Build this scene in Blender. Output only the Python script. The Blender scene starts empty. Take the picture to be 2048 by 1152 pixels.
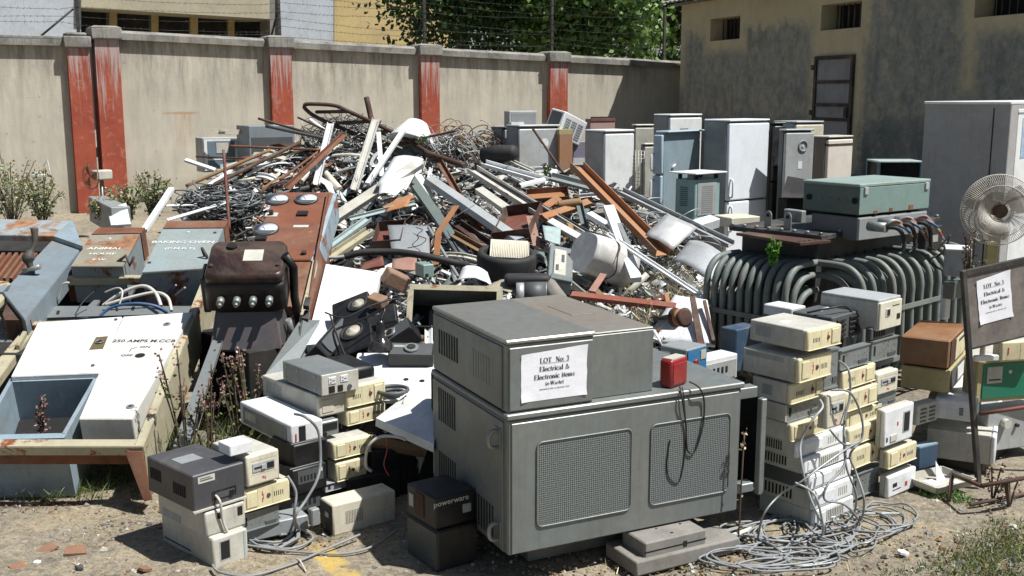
import bpy, bmesh, math, random
from mathutils import Vector, Matrix, noise as mnoise
R = math.radians
scn = bpy.context.scene
# ---------------------------------------------------------------- camera, sky, sun, exposure
CAMH, F = 2.3, 2150.0
TH = math.atan(386.0 / F)
cam_d = bpy.data.cameras.new('camera'); cam = bpy.data.objects.new('camera', cam_d)
scn.collection.objects.link(cam); scn.camera = cam
cam.location = (0, 0, CAMH); cam.rotation_euler = (math.pi / 2 - TH, 0, 0)
cam_d.sensor_width = 36; cam_d.lens = F / 2048 * 36; cam_d.clip_end = 500; cam_d.clip_start = .05
SUN = Vector((.455, -.165, .876)).normalized()
w_ = bpy.data.worlds.new('World'); scn.world = w_; w_.use_nodes = True
nt = w_.node_tree; bg = nt.nodes['Background']
sk = nt.nodes.new('ShaderNodeTexSky'); sk.sky_type = 'NISHITA'; sk.sun_disc = False
sk.sun_elevation = math.asin(SUN.z); sk.sun_rotation = math.atan2(SUN.x, SUN.y)
sk.air_density = 1.0; sk.dust_density = 1.2
nt.links.new(sk.outputs[0], bg.inputs[0]); bg.inputs[1].default_value = .05
sl = bpy.data.lights.new('sun', 'SUN'); sl.energy = 5.0; sl.angle = R(.5); sl.color = (1, .985, .955)
so = bpy.data.objects.new('sun', sl); scn.collection.objects.link(so)
so.rotation_euler = SUN.to_track_quat('Z', 'Y').to_euler()
scn.view_settings.view_transform = 'Standard'; scn.view_settings.look = 'None'
scn.view_settings.gamma = 1; scn.view_settings.exposure = 0.58
# ---------------------------------------------------------------- geometry of the view
CT, ST = math.cos(TH), math.sin(TH)
def ray(px, py):
    a, b = (px - 1024) / F, (py - 576) / F
    return Vector((a, CT - b * ST, -ST - b * CT))
def at(px, py, Y):
    r = ray(px, py); t = Y / r.y
    return Vector((r.x * t, Y, CAMH + r.z * t))
def atz(px, py, z):
    r = ray(px, py); t = (z - CAMH) / r.z
    return Vector((r.x * t, r.y * t, z))
def zat(py, Y): return at(1024, py, Y).z
def onpl(px, py, o, n):
    r = ray(px, py); c = Vector((0, 0, CAMH)); t = (o - c).dot(n) / r.dot(n)
    return c + r * t
def proj(p):
    q = Vector(p) - Vector((0, 0, CAMH)); d = q.y * CT - q.z * ST
    return 1024 + F * q.x / d, 576 - F * (q.y * ST + q.z * CT) / d
def gz(x, y):
    t = max(0, min(1, (y - 8.0) / 5.5)); t = t * t * (3 - 2 * t)
    return .42 * t
def cc(s, o, k):   # crop coords -> full photo coords
    return lambda x, y: (o[0] + k * x, o[1] + k * y)
# ---------------------------------------------------------------- materials
def S(h, k=1.0):
    v = [int(h[i:i + 2], 16) / 255 for i in (0, 2, 4)]
    return tuple(k * (x / 12.92 if x < .04045 else ((x + .055) / 1.055) ** 2.4) for x in v)
MATS = {}
def node(nt, t, **kw):
    n = nt.nodes.new(t)
    for k, v in kw.items():
        if k.startswith('i_'):
            kk = k[2:]; kk = int(kk) if kk.isdigit() else kk
            n.inputs[kk].default_value = v
        else: setattr(n, k, v)
    return n
def ramp(nt, src, a, b, lo=0., hi=1.):
    m = nt.nodes.new('ShaderNodeMapRange'); m.inputs[1].default_value = a; m.inputs[2].default_value = b
    m.inputs[3].default_value = lo; m.inputs[4].default_value = hi
    nt.links.new(src, m.inputs[0]); return m.outputs[0]
def mixc(nt, fac, a, b, mode='MIX'):
    m = nt.nodes.new('ShaderNodeMix'); m.data_type = 'RGBA'; m.blend_type = mode
    for s, v in ((m.inputs[0], fac), (m.inputs[6], a), (m.inputs[7], b)):
        if isinstance(v, (int, float)): s.default_value = v
        elif isinstance(v, (tuple, list)): s.default_value = (*v[:3], 1)
        else: nt.links.new(v, s)
    return m.outputs[2]
def mth(nt, op, a, b=0, c=None):
    m = nt.nodes.new('ShaderNodeMath'); m.operation = op
    for i, v in enumerate((a, b) if c is None else (a, b, c)):
        if isinstance(v, (int, float)): m.inputs[i].default_value = v
        else: nt.links.new(v, m.inputs[i])
    return m.outputs[0]
def coords(nt, sc=(1, 1, 1), rnd=True):
    tc = nt.nodes.new('ShaderNodeTexCoord'); mp = nt.nodes.new('ShaderNodeMapping')
    nt.links.new(tc.outputs['Object'], mp.inputs[0]); mp.inputs['Scale'].default_value = sc
    if rnd:
        oi = nt.nodes.new('ShaderNodeObjectInfo')
        cx = nt.nodes.new('ShaderNodeCombineXYZ')
        for i, f in enumerate((31., 17., 7.)):
            nt.links.new(mth(nt, 'MULTIPLY', oi.outputs['Random'], f), cx.inputs[i])
        nt.links.new(cx.outputs[0], mp.inputs['Location'])
    return mp.outputs[0]
def noise(nt, vec, scale, detail=6, rough=.6, dist=0):
    n = nt.nodes.new('ShaderNodeTexNoise'); n.inputs['Scale'].default_value = scale
    n.inputs['Detail'].default_value = detail; n.inputs['Roughness'].default_value = rough
    n.inputs['Distortion'].default_value = dist
    nt.links.new(vec, n.inputs['Vector']); return n.outputs['Fac']
def newmat(key):
    m = bpy.data.materials.new(key); m.use_nodes = True; MATS[key] = m
    return m, m.node_tree, m.node_tree.nodes['Principled BSDF']
RUST = S('8a4a22')
def M(key, col=(.5, .5, .5), rough=.5, metal=0., dirt=.35, dcol=(.10, .085, .065), rust=0., scale=5., bump=.12,
      streak=0., rcol=RUST, var=.12, grime=.38):
    if key in MATS: return MATS[key]
    m, nt, b = newmat(key)
    v = coords(nt)
    n1 = noise(nt, v, scale, 8, .68)
    n2 = noise(nt, v, scale * 14, 3, .6)
    c = mixc(nt, mth(nt, 'MULTIPLY', ramp(nt, n1, .42, .72), dirt), col, dcol)
    if streak:
        vs = coords(nt, (14, 14, .7)); ns = noise(nt, vs, 2.2, 5, .6)
        c = mixc(nt, mth(nt, 'MULTIPLY', ramp(nt, ns, .5, .72), streak), c, dcol)
    if grime:   # settled dust, drips and scuffs
        nd = noise(nt, coords(nt, (1, 1, 1)), 1.7, 9, .75, .6)
        c = mixc(nt, mth(nt, 'MULTIPLY', ramp(nt, nd, .46, .70), grime), c, (.27, .235, .18))
        vs = coords(nt, (9, 9, .9)); ns = noise(nt, vs, 3.1, 6, .7)
        c = mixc(nt, mth(nt, 'MULTIPLY', ramp(nt, ns, .56, .70), grime * .9), c, (.10, .085, .065))
        sp = ramp(nt, noise(nt, v, 42, 5, .75), .66, .72)
        c = mixc(nt, mth(nt, 'MULTIPLY', sp, grime * 1.6), c, (.07, .055, .04))
    c = mixc(nt, 1., c, mixc(nt, ramp(nt, n2, .3, .7), (1 - var,) * 3, (1,) * 3), 'MULTIPLY')
    ro = ramp(nt, n1, .3, .8, rough - .08, min(1, rough + .2))
    if rust:
        nr = noise(nt, v, scale * .7, 10, .72, .4)
        t = .72 - rust * .42
        fr = ramp(nt, nr, t, t + .05)
        rc = mixc(nt, ramp(nt, noise(nt, v, scale * 6, 4), .35, .65), rcol, tuple(x * .45 for x in rcol))
        c = mixc(nt, fr, c, rc); ro = mth(nt, 'MAXIMUM', ro, mth(nt, 'MULTIPLY', fr, .85))
        if metal: nt.links.new(mth(nt, 'MULTIPLY', mth(nt, 'SUBTRACT', 1., fr), metal), b.inputs['Metallic'])
    elif metal: b.inputs['Metallic'].default_value = metal
    nt.links.new(c, b.inputs['Base Color']); nt.links.new(ro, b.inputs['Roughness'])
    bp = nt.nodes.new('ShaderNodeBump'); bp.inputs['Strength'].default_value = bump; bp.inputs['Distance'].default_value = .01
    nt.links.new(n1, bp.inputs['Height']); nt.links.new(bp.outputs[0], b.inputs['Normal'])
    return m
PAL = dict(
    beige=('dbd1ab', .5, .25), cream=('d8d2be', .5, .3), white=('e4e6e6', .45, .3), offwhite=('c4c2b6', .5, .4),
    grey=('8d9293', .5, .35), lgrey=('a9adad', .5, .35), dgrey=('4c5052', .5, .3), black=('111214', .45, .3),
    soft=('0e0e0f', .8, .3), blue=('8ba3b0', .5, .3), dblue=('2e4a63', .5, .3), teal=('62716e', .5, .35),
    lteal=('a3b5b3', .5, .3), orange=('a06a3e', .7, .4), redbrown=('6e3325', .7, .4), brown=('4a2f20', .75, .4),
    red=('8e1d1f', .35, .2), green=('16765a', .5, .3), pink=('b08f88', .5, .3), cork=('96734a', .8, .3),
    yellow=('b5a976', .6, .4))
for k, (h, r, d) in PAL.items(): M(k, S(h, .92), r, 0, d if k not in ('black', 'soft') else .15, dcol=(.10, .085, .065) if k not in ('black', 'soft') else (.04, .037, .033), grime=.12 if k in ('black', 'soft', 'dgrey', 'white') else .32)
M('steel', S('a2a6a6'), .38, .55, .4, rust=.06, scale=3)
M('ups', S('868d8c', .8), .42, .3, .45, scale=1.6, streak=.25, rust=.03, grime=.3)
M('uplid', S('a0a19c', .9), .36, .55, .45, scale=1.6, dcol=S('5f594f'), grime=.35)
M('upstop', S('85817a', .95), .5, .25, .5, dcol=S('6d5a44'), rust=.0, scale=1.5)
M('galv', S('8f9696'), .45, .5, .45, scale=4)
M('rustwhite', S('d3d1c8', .9), .5, 0, .35, rust=.28)
M('rustgrey', S('8f9a9e', .9), .5, 0, .35, rust=.35)
M('rustblue', S('8c9ca3', .85), .5, 0, .45, rust=.38, scale=3)
M('rustcream', S('b3ac90', .9), .55, 0, .4, rust=.38, scale=6)
M('rusty', S('7d4c31', .85), .8, 0, .65, dcol=S('3c2216'), rust=.2, rcol=S('a9663a'), scale=6)
M('darkrust', S('4a2d22', .9), .8, 0, .5, dcol=S('201410'), rust=.25, rcol=S('6d412c'), scale=6)
M('rustpanel', S('7f4a31', .85), .65, 0, .7, dcol=S('4c2a1c'), rust=.22, rcol=S('a07c5c'), scale=4)
M('hole', (.006, .006, .006), .9, 0, 0, bump=0, grime=0)
M('rubber', (.014, .014, .015), .7, 0, .3, dcol=(.04, .038, .034), scale=6, grime=.1)
M('cable', S('83878a'), .55, 0, .25, bump=0)
M('cablew', S('c9c6bd'), .5, 0, .25, bump=0)
M('cableb', S('26527f'), .5, 0, .25, bump=0)
M('wood', S('8a6a45', .9), .8, 0, .5, scale=3, streak=.2)
M('greywood', S('8b8882', .85), .85, 0, .5, dcol=S('3c3832'), scale=6, bump=.5)
M('paper', S('e9e9ee', .95), .8, 0, .08, grime=.05, dcol=(.4, .38, .34), bump=.3, scale=8, var=.03)
M('ink', (.03, .03, .04), .8, 0, 0, bump=0, grime=0)
M('inkred', S('b03a2e'), .6, 0, 0, bump=0)
M('inkwhite', S('d8d8d2'), .7, 0, .2, bump=0)
M('tube', S('747e7a', .85), .55, .0, .5, rust=.1, scale=7, grime=.45)
M('tank', S('24272a'), .6, 0, .5, dcol=S('4d4a44'), scale=4)
M('castblack', S('100e0d'), .5, .1, .35, dcol=S('35221c'), scale=5, bump=.4, grime=.1)
M('brick', S('8a6a54'), .9, 0, .5, scale=10, bump=.6)
M('alu', S('b7babb'), .45, .35, .3, scale=6, bump=.4)
M('fabric', S('807d76'), .95, 0, .5, scale=8, bump=.8)
# ---------------------------------------------------------------- mesh builder
def link(o): scn.collection.objects.link(o); return o
class MB:
    def __init__(s): s.bm = bmesh.new(); s.ms = []; s.cur = 0
    def use(s, m):
        m = MATS[m] if isinstance(m, str) else m
        if m not in s.ms: s.ms.append(m)
        s.cur = s.ms.index(m); return s
    def _f(s, vs, sm=False):
        try: f = s.bm.faces.new(vs)
        except ValueError: return None
        f.material_index = s.cur; f.smooth = sm; return f
    def hexa(s, P):      # 8 points: bottom ring 0-3 then top ring 4-7
        v = [s.bm.verts.new(p) for p in P]
        for q in ((3, 2, 1, 0), (4, 5, 6, 7), (0, 1, 5, 4), (1, 2, 6, 5), (2, 3, 7, 6), (3, 0, 4, 7)): s._f([v[i] for i in q])
        return v
    def box(s, x0, y0, z0, x1, y1, z1, bev=0, mat=None, M4=None):
        P = [Vector(p) for p in ((x0, y0, z0), (x1, y0, z0), (x1, y1, z0), (x0, y1, z0), (x0, y0, z1), (x1, y0, z1), (x1, y1, z1), (x0, y1, z1))]
        if mat: s.use(mat)
        if M4: P = [M4 @ p for p in P]
        v = s.hexa(P)
        if bev:
            es = list({e for a in v for e in a.link_edges})
            r = bmesh.ops.bevel(s.bm, geom=es, offset=min(bev, .45 * min(abs(x1 - x0), abs(y1 - y0), abs(z1 - z0))), segments=2 if bev > .008 else 1, affect='EDGES', profile=.5)
            for f in r['faces']: f.smooth = bev > .008
        return s
    def cyl(s, p0, p1, r, seg=14, r2=None, cap=True, sm=True):
        p0, p1 = Vector(p0), Vector(p1); r2 = r if r2 is None else r2
        q = (p1 - p0).to_track_quat('Z', 'Y'); A, B = [], []
        for i in range(seg):
            a = 2 * math.pi * i / seg; d = q @ Vector((math.cos(a), math.sin(a), 0))
            A.append(s.bm.verts.new(p0 + d * r)); B.append(s.bm.verts.new(p1 + d * r2))
        for i in range(seg):
            j = (i + 1) % seg; s._f([A[i], A[j], B[j], B[i]], sm)
        if cap: s._f(A[::-1]); s._f(B)
        return s
    def tube(s, pts, r, seg=8, closed=False, flat=1.0):
        pts = [Vector(p) for p in pts]; n = len(pts); rings = []; up = None
        for i, p in enumerate(pts):
            a = pts[(i - 1) % n] if (closed or i) else p; b = pts[(i + 1) % n] if (closed or i < n - 1) else p
            t = (b - a)
            if t.length < 1e-9: t = Vector((0, 0, 1))
            t.normalize()
            if up is None: up = t.orthogonal().normalized()
            up = (up - t * up.dot(t))
            up = up.normalized() if up.length > 1e-6 else t.orthogonal().normalized()
            sd = t.cross(up); rr = r[i] if isinstance(r, (list, tuple)) else r
            rings.append([s.bm.verts.new(p + (up * math.cos(2 * math.pi * k / seg) * flat + sd * math.sin(2 * math.pi * k / seg)) * rr) for k in range(seg)])
        for i in range(n if closed else n - 1):
            A, B = rings[i], rings[(i + 1) % n]
            for k in range(seg): s._f([A[k], A[(k + 1) % seg], B[(k + 1) % seg], B[k]], True)
        if not closed: s._f(rings[0][::-1]); s._f(rings[-1])
        return s
    def lathe(s, prof, seg=24, o=(0, 0, 0), M4=None):
        o = Vector(o); rings = []
        for (r, z) in prof:
            rr = []
            for k in range(seg):
                a = 2 * math.pi * k / seg; p = Vector((r * math.cos(a), r * math.sin(a), z))
                rr.append(s.bm.verts.new((M4 @ p if M4 else p) + o))
            rings.append(rr)
        for A, B in zip(rings, rings[1:]):
            for k in range(seg): s._f([A[k], A[(k + 1) % seg], B[(k + 1) % seg], B[k]], True)
        if prof[0][0] > 1e-5: s._f(rings[0][::-1])
        if prof[-1][0] > 1e-5: s._f(rings[-1])
        return s
    def prism(s, poly, off):     # poly of 3D points (ccw seen from the front), extruded by off
        off = Vector(off); A = [s.bm.verts.new(Vector(p)) for p in poly]; B = [s.bm.verts.new(Vector(p) + off) for p in poly]
        s._f(A); s._f(B[::-1]); n = len(A)
        for i in range(n): s._f([A[i], B[i], B[(i + 1) % n], A[(i + 1) % n]])
        return s
    def build(s, name, parent=None, mat=None, loc=None, nrm=True):
        if mat: s.use(mat)
        if nrm: bmesh.ops.recalc_face_normals(s.bm, faces=s.bm.faces[:])
        me = bpy.data.meshes.new(name); s.bm.to_mesh(me); s.bm.free()
        for m in s.ms: me.materials.append(m)
        o = link(bpy.data.objects.new(name, me))
        if parent: o.parent = parent
        if loc is not None: o.location = loc
        return o
def tag(o, label=None, cat=None, group=None, kind=None):
    if label: o['label'] = label
    if cat: o['category'] = cat
    if group: o['group'] = group
    if kind: o['kind'] = kind
    return o
def thing(name, label, cat, loc=(0, 0, 0), yaw=0, group=None, rot=None):
    o = link(bpy.data.objects.new(name, None)); o.location = loc; o.rotation_euler = rot if rot else (0, 0, yaw)
    o.empty_display_size = .1
    return tag(o, label, cat, group)
def matrix_thing(name, label, cat, o, ex, ey, group=None):   # local x = ex, local y = ey
    ex = ex.normalized(); ez = ex.cross(ey).normalized(); ey = ez.cross(ex)
    t = thing(name, label, cat, (0, 0, 0), 0, group)
    t.matrix_world = Matrix(((ex.x, ey.x, ez.x, o.x), (ex.y, ey.y, ez.y, o.y), (ex.z, ey.z, ez.z, o.z), (0, 0, 0, 1)))
    t.rotation_mode = 'XYZ'
    return t
def fit(px, yt, yb, Y, xr, xl, yaw):   # near corner edge of a box, pixel extent of its right and left faces -> place and size
    o = at(px, yb, Y); zt = zat(yt, Y); zb = o.z
    def solve(k, ux, uy):
        D0 = Y * CT + (CAMH - (zt + zb) / 2) * ST
        kk = (k - 1024) / F
        return (kk * D0 - o.x) / (ux - kk * uy * CT)
    w = solve(xr, math.cos(yaw), math.sin(yaw)) if xr is not None else .3
    d = solve(xl, -math.sin(yaw), math.cos(yaw)) if xl is not None else .35
    return o, max(.03, abs(w)), max(.03, abs(d)), zt - zb
class Box:
    """a box standing on its near corner: local x along the right hand face, y back along the left face"""
    def __init__(s, name, label, cat, c, Y, xr, xl, yaw=40, mat='white', group=None, bev=.006, part='casing', w=None, d=None, body=True, z0=None):
        yaw = R(yaw); o, W, D, H = fit(c[0], c[1], c[2], Y, xr, xl, yaw)
        if z0 is not None: H += o.z - z0; o.z = z0
        s.w, s.d, s.h = (w or W), (d or D), H
        s.t = thing(name, label, cat, o, yaw, group)
        if body: MB().box(0, 0, 0, s.w, s.d, s.h, bev, mat).build(part, s.t)
    def rect(s, mb, face, a0, b0, a1, b1, out=.003, mat=None, bev=0, inn=.004):
        w, d, h = s.w, s.d, s.h
        if mat: mb.use(mat)
        if face == 'R': mb.box(a0 * w, -out, b0 * h, a1 * w, inn, b1 * h, bev)
        elif face == 'L': mb.box(-out, d * (1 - a1), b0 * h, inn, d * (1 - a0), b1 * h, bev)
        elif face == 'T': mb.box(a0 * w, b0 * d, h - inn, a1 * w, b1 * d, h + out, bev)
        return mb
    def part(s, name, face, rects, mat, out=.003, bev=0, label=None):
        if 1 < len(rects) <= 3:
            for r in rects: o = s.part(name, face, [r], mat, out, bev, label)
            return o
        mb = MB()
        for r in rects: s.rect(mb, face, *r, out=out, mat=mat, bev=bev)
        o = mb.build(name, s.t)
        if label: o['label'] = label
        return o
    def slots(s, name, face, a0, b0, a1, b1, n, vert=True, mat='hole', fill=.5, out=.0025):
        rs = []
        for i in range(n):
            if vert:
                st = (a1 - a0) / n; x = a0 + st * i; rs.append((x, b0, x + st * fill, b1))
            else:
                st = (b1 - b0) / n; y = b0 + st * i; rs.append((a0, y, a1, y + st * fill))
        return s.part(name, face, rs, mat, out)
    def pt(s, face, a, b, out=0):
        if face == 'R': return Vector((a * s.w, -out, b * s.h))
        if face == 'L': return Vector((-out, s.d * (1 - a), b * s.h))
        return Vector((a * s.w, b * s.d, s.h + out))
    def nrm(s, face): return {'R': Vector((0, -1, 0)), 'L': Vector((-1, 0, 0)), 'T': Vector((0, 0, 1))}[face]
    def knob(s, name, face, a, b, r, ln=.01, mat='black', seg=14, r2=None):
        p = s.pt(face, a, b); n = s.nrm(face)
        return MB().use(mat).cyl(p - n * .003, p + n * ln, r, seg, r2).build(name, s.t)
    def screws(s, name, face, pts, r=.006, mat='steel'):
        mb = MB().use(mat)
        for a, b in pts:
            p = s.pt(face, a, b); n = s.nrm(face); mb.cyl(p - n * .002, p + n * .004, r, 8)
        return mb.build(name, s.t)
def text_obj(txt, size, mat, parent, loc, rot, name='lettering', bold=.0, ext=.0008, align='CENTER', sx=1.0):
    cu = bpy.data.curves.new('txt', 'FONT'); cu.body = txt; cu.size = size; cu.extrude = ext; cu.offset = bold
    cu.align_x = align; cu.align_y = 'CENTER'; cu.resolution_u = 3
    o = link(bpy.data.objects.new('txt', cu)); bpy.context.view_layer.update()
    dg = bpy.context.evaluated_depsgraph_get()
    me = bpy.data.meshes.new_from_object(o.evaluated_get(dg)); bpy.data.objects.remove(o)
    me.materials.clear(); me.materials.append(MATS[mat])
    ob = link(bpy.data.objects.new(name, me)); ob.parent = parent; ob.location = loc; ob.rotation_euler = rot; ob.scale = (sx, 1, 1)
    return ob
def spline(pts, n=8, closed=False):
    pts = [Vector(p) for p in pts]; out = []; m = len(pts)
    for i in range(m if closed else m - 1):
        g = lambda k: pts[k % m] if closed else pts[max(0, min(m - 1, k))]
        a, b, c, d = g(i - 1), g(i), g(i + 1), g(i + 2)
        for k in range(n):
            t = k / n
            out.append(.5 * ((2 * b) + (c - a) * t + (2 * a - 5 * b + 4 * c - d) * t * t + (3 * b - a - 3 * c + d) * t ** 3))
    if not closed: out.append(pts[-1])
    return out
def cord(name, label, cat, pts, r, mat='cable', group=None, n=8, seg=6, parent=None):
    o = MB().use(mat).tube(spline(pts, n), r, seg).build(name, parent)
    if not parent: tag(o, label, cat, group)
    return o
# ================================================================ SETTING
def ground_mat():
    m, nt, b = newmat('dirt'); v = coords(nt, rnd=False)
    n1 = noise(nt, v, .9, 10, .7); n2 = noise(nt, v, 7, 8, .75); n3 = noise(nt, v, 70, 4, .7); n4 = noise(nt, v, 2.3, 6, .6, .5)
    c = mixc(nt, ramp(nt, n1, .38, .62), S('ab9e86', .74), S('857e70', .74))
    c = mixc(nt, mth(nt, 'MULTIPLY', ramp(nt, n2, .5, .66), .65), c, S('5f574b', .6))
    c = mixc(nt, mth(nt, 'MULTIPLY', ramp(nt, n4, .54, .66), .55), c, S('b3a284', .75))
    c = mixc(nt, mth(nt, 'MULTIPLY', ramp(nt, n3, .6, .72), .6), c, S('b3a78f'))
    c = mixc(nt, mth(nt, 'MULTIPLY', ramp(nt, n3, .45, .33), .75), c, S('3a3128', .6))
    n5 = noise(nt, v, 24, 6, .8, .3); c = mixc(nt, mth(nt, 'MULTIPLY', ramp(nt, n5, .52, .62), .55), c, S('4d453a', .6)); c = mixc(nt, mth(nt, 'MULTIPLY', ramp(nt, n5, .46, .36), .5), c, S('c2b598', .8))
    # worn strip of yellow paint across the concrete
    tc = nt.nodes.new('ShaderNodeTexCoord'); sp = nt.nodes.new('ShaderNodeSeparateXYZ'); nt.links.new(tc.outputs['Object'], sp.inputs[0])
    p0, p1 = atz(625, 1085, 0), atz(690, 1152, 0); d = (p1 - p0).normalized(); nx, ny = -d.y, d.x
    dist = mth(nt, 'ABSOLUTE', mth(nt, 'SUBTRACT', mth(nt, 'ADD', mth(nt, 'MULTIPLY', sp.outputs[0], nx), mth(nt, 'MULTIPLY', sp.outputs[1], ny)), p0.x * nx + p0.y * ny))
    f = mth(nt, 'MULTIPLY', ramp(nt, dist, .075, .055), ramp(nt, n2, .6, .42))
    f = mth(nt, 'MULTIPLY', f, ramp(nt, sp.outputs[1], 5.45, 5.2))
    c = mixc(nt, mth(nt, 'MULTIPLY', f, .75), c, S('c9a94a', .9))
    nt.links.new(c, b.inputs['Base Color']); b.inputs['Roughness'].default_value = .95
    bp = nt.nodes.new('ShaderNodeBump'); bp.inputs['Strength'].default_value = .7; bp.inputs['Distance'].default_value = .03
    nt.links.new(mth(nt, 'ADD', n2, mth(nt, 'MULTIPLY', n3, .4)), bp.inputs['Height']); nt.links.new(bp.outputs[0], b.inputs['Normal'])
    return m
ground_mat()
def axis(lo, hi, a, b, st):
    v = [lo, lo / 2, lo / 4] if lo < -20 else [lo]
    x = a
    while x <= b: v.append(x); x += st
    return v + [b + 4, b + 12, hi / 3, hi]
xs = axis(-300, 300, -7, 9, .14); ys = axis(-60, 400, 3.8, 20, .14)
bm = bmesh.new(); G = [[None] * len(ys) for _ in xs]
for i, x in enumerate(xs):
    for j, y in enumerate(ys):
        z = gz(x, y) + (.03 * mnoise.noise(Vector((x * 1.3, y * 1.3, 0))) + .012 * mnoise.noise(Vector((x * 5, y * 5, 3))) if 4 < y < 20 and abs(x) < 9 else 0)
        G[i][j] = bm.verts.new((x, y, z))
for i in range(len(xs) - 1):
    for j in range(len(ys) - 1):
        f = bm.faces.new((G[i][j], G[i + 1][j], G[i + 1][j + 1], G[i][j + 1])); f.smooth = True
me = bpy.data.meshes.new('ground'); bm.to_mesh(me); bm.free(); me.materials.append(MATS['dirt'])
tag(link(bpy.data.objects.new('ground', me)), kind='structure')

# ---- stained boundary wall
def wall_mat():
    m, nt, b = newmat('wallplaster'); v = coords(nt, rnd=False); tc = nt.nodes.new('ShaderNodeTexCoord')
    sp = nt.nodes.new('ShaderNodeSeparateXYZ'); nt.links.new(tc.outputs['Object'], sp.inputs[0])
    n1 = noise(nt, v, 1.1, 8, .65); n2 = noise(nt, v, 9, 6, .7)
    st = noise(nt, coords(nt, (3.2, 3.2, .55), False), 1.6, 8, .7); st2 = noise(nt, coords(nt, (13, 13, 1.1), False), 1.5, 7, .7)
    c = mixc(nt, ramp(nt, n1, .35, .65), S('c7bfac', .88), S('b5afa1', .88))
    top = ramp(nt, sp.outputs[2], 2.1, 3.15)
    low = ramp(nt, sp.outputs[2], 1.1, .5)
    g = mth(nt, 'MULTIPLY', mth(nt, 'ADD', ramp(nt, st, .42, .66), mth(nt, 'MULTIPLY', ramp(nt, st2, .5, .7), .5)), mth(nt, 'ADD', .25, mth(nt, 'MULTIPLY', top, .75)))
    c = mixc(nt, mth(nt, 'MULTIPLY', mth(nt, 'MINIMUM', g, .9), .95), c, S('7a756b', .8))
    c = mixc(nt, mth(nt, 'MULTIPLY', ramp(nt, n2, .63, .70), .6), c, S('5c564e', .7))
    c = mixc(nt, mth(nt, 'MULTIPLY', low, mth(nt, 'MULTIPLY', ramp(nt, n1, .3, .6), .5)), c, S('8e8069', .8))
    # rust bleed under an old bracket
    r = lambda s, lo, hi, w: mth(nt, 'MULTIPLY', ramp(nt, s, lo - w, lo), ramp(nt, s, hi + w, hi))
    sR = RS[0]; zR = RS[1]
    bar = mth(nt, 'MULTIPLY', r(sp.outputs[0], sR - .22, sR + .22, .1), r(sp.outputs[2], zR - .006, zR + .006, .022))
    drip = mth(nt, 'MULTIPLY', mth(nt, 'MULTIPLY', r(sp.outputs[0], sR - .06, sR + .14, .06), mth(nt, 'MULTIPLY', ramp(nt, sp.outputs[2], zR - .6, zR), ramp(nt, sp.outputs[2], zR + .01, zR))), ramp(nt, st2, .42, .6))
    c = mixc(nt, mth(nt, 'MINIMUM', mth(nt, 'ADD', mth(nt, 'MULTIPLY', bar, ramp(nt, n2, .35, .6)), mth(nt, 'MULTIPLY', drip, .6)), .6), c, S('a5753f', .9))
    nt.links.new(c, b.inputs['Base Color']); b.inputs['Roughness'].default_value = .92
    bp = nt.nodes.new('ShaderNodeBump'); bp.inputs['Strength'].default_value = .5; bp.inputs['Distance'].default_value = .02
    nt.links.new(mth(nt, 'ADD', n1, mth(nt, 'MULTIPLY', n2, .3)), bp.inputs['Height']); nt.links.new(bp.outputs[0], b.inputs['Normal'])
def pillar_mat():
    m, nt, b = newmat('pillarred'); v = coords(nt, rnd=True); tc = nt.nodes.new('ShaderNodeTexCoord')
    sp = nt.nodes.new('ShaderNodeSeparateXYZ'); nt.links.new(tc.outputs['Object'], sp.inputs[0])
    n1 = noise(nt, v, 2.2, 8, .7); st = noise(nt, coords(nt, (16, 16, .8), True), 1.6, 6, .65)
    c = mixc(nt, ramp(nt, n1, .35, .62), S('a3513a', .9), S('90402c', .9))
    c = mixc(nt, mth(nt, 'MULTIPLY', ramp(nt, noise(nt, v, 10, 6), .55, .7), .35), c, S('b98e7c'))
    a = mth(nt, 'ADD', sp.outputs[2], mth(nt, 'MULTIPLY', mth(nt, 'SUBTRACT', st, .5), 4.2))
    f = ramp(nt, a, 2.45, 3.1)
    c = mixc(nt, mth(nt, 'MULTIPLY', f, .85), c, S('a99f9b', .9))
    nt.links.new(c, b.inputs['Base Color']); b.inputs['Roughness'].default_value = .9
    bp = nt.nodes.new('ShaderNodeBump'); bp.inputs['Strength'].default_value = .4; bp.inputs['Distance'].default_value = .02
    nt.links.new(n1, bp.inputs['Height']); nt.links.new(bp.outputs[0], b.inputs['Normal'])
M('coping', S('98958e', .85), .9, 0, .9, dcol=S('45423e', .8), scale=3.5, bump=.6, streak=.5)
WO, WY = Vector((-6.7, 17.5, 0)), math.atan2(.498, .867)
We, Wn = Vector((math.cos(WY), math.sin(WY), 0)), Vector((math.sin(WY), -math.cos(WY), 0))
def onwall(px, py, off=0):
    p = onpl(px, py, WO + Wn * off, Wn); return (p - WO).dot(We), p.z
RS = onwall(362, 226)
wall_mat(); pillar_mat()
zL, zR_ = onwall(262, 60)[1], onwall(1285, 118)[1]
sL0, sR0 = onwall(200, 80)[0], onwall(1290, 120)[0]
def ztop(s): return zL + (zR_ - zL) * (s - sL0) / (sR0 - sL0)
t = thing('boundary_wall', 'long stained cream boundary wall with red pillars and grey coping behind the scrap heap', 'wall', WO, WY)
sE = sR0 + 3.2
mb = MB().use('wallplaster')
mb.hexa([(sL0, 0, -.2), (sE, 0, -.2), (sE, .25, -.2), (sL0, .25, -.2), (sL0, 0, ztop(sL0) - .12), (sE, 0, ztop(sE) - .12), (sE, .25, ztop(sE) - .12), (sL0, .25, ztop(sL0) - .12)])
mb.build('wall_panel', t)
pil = [(200, 248), (546, 588), (844, 880), (1100, 1135)]
edges = []
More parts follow.
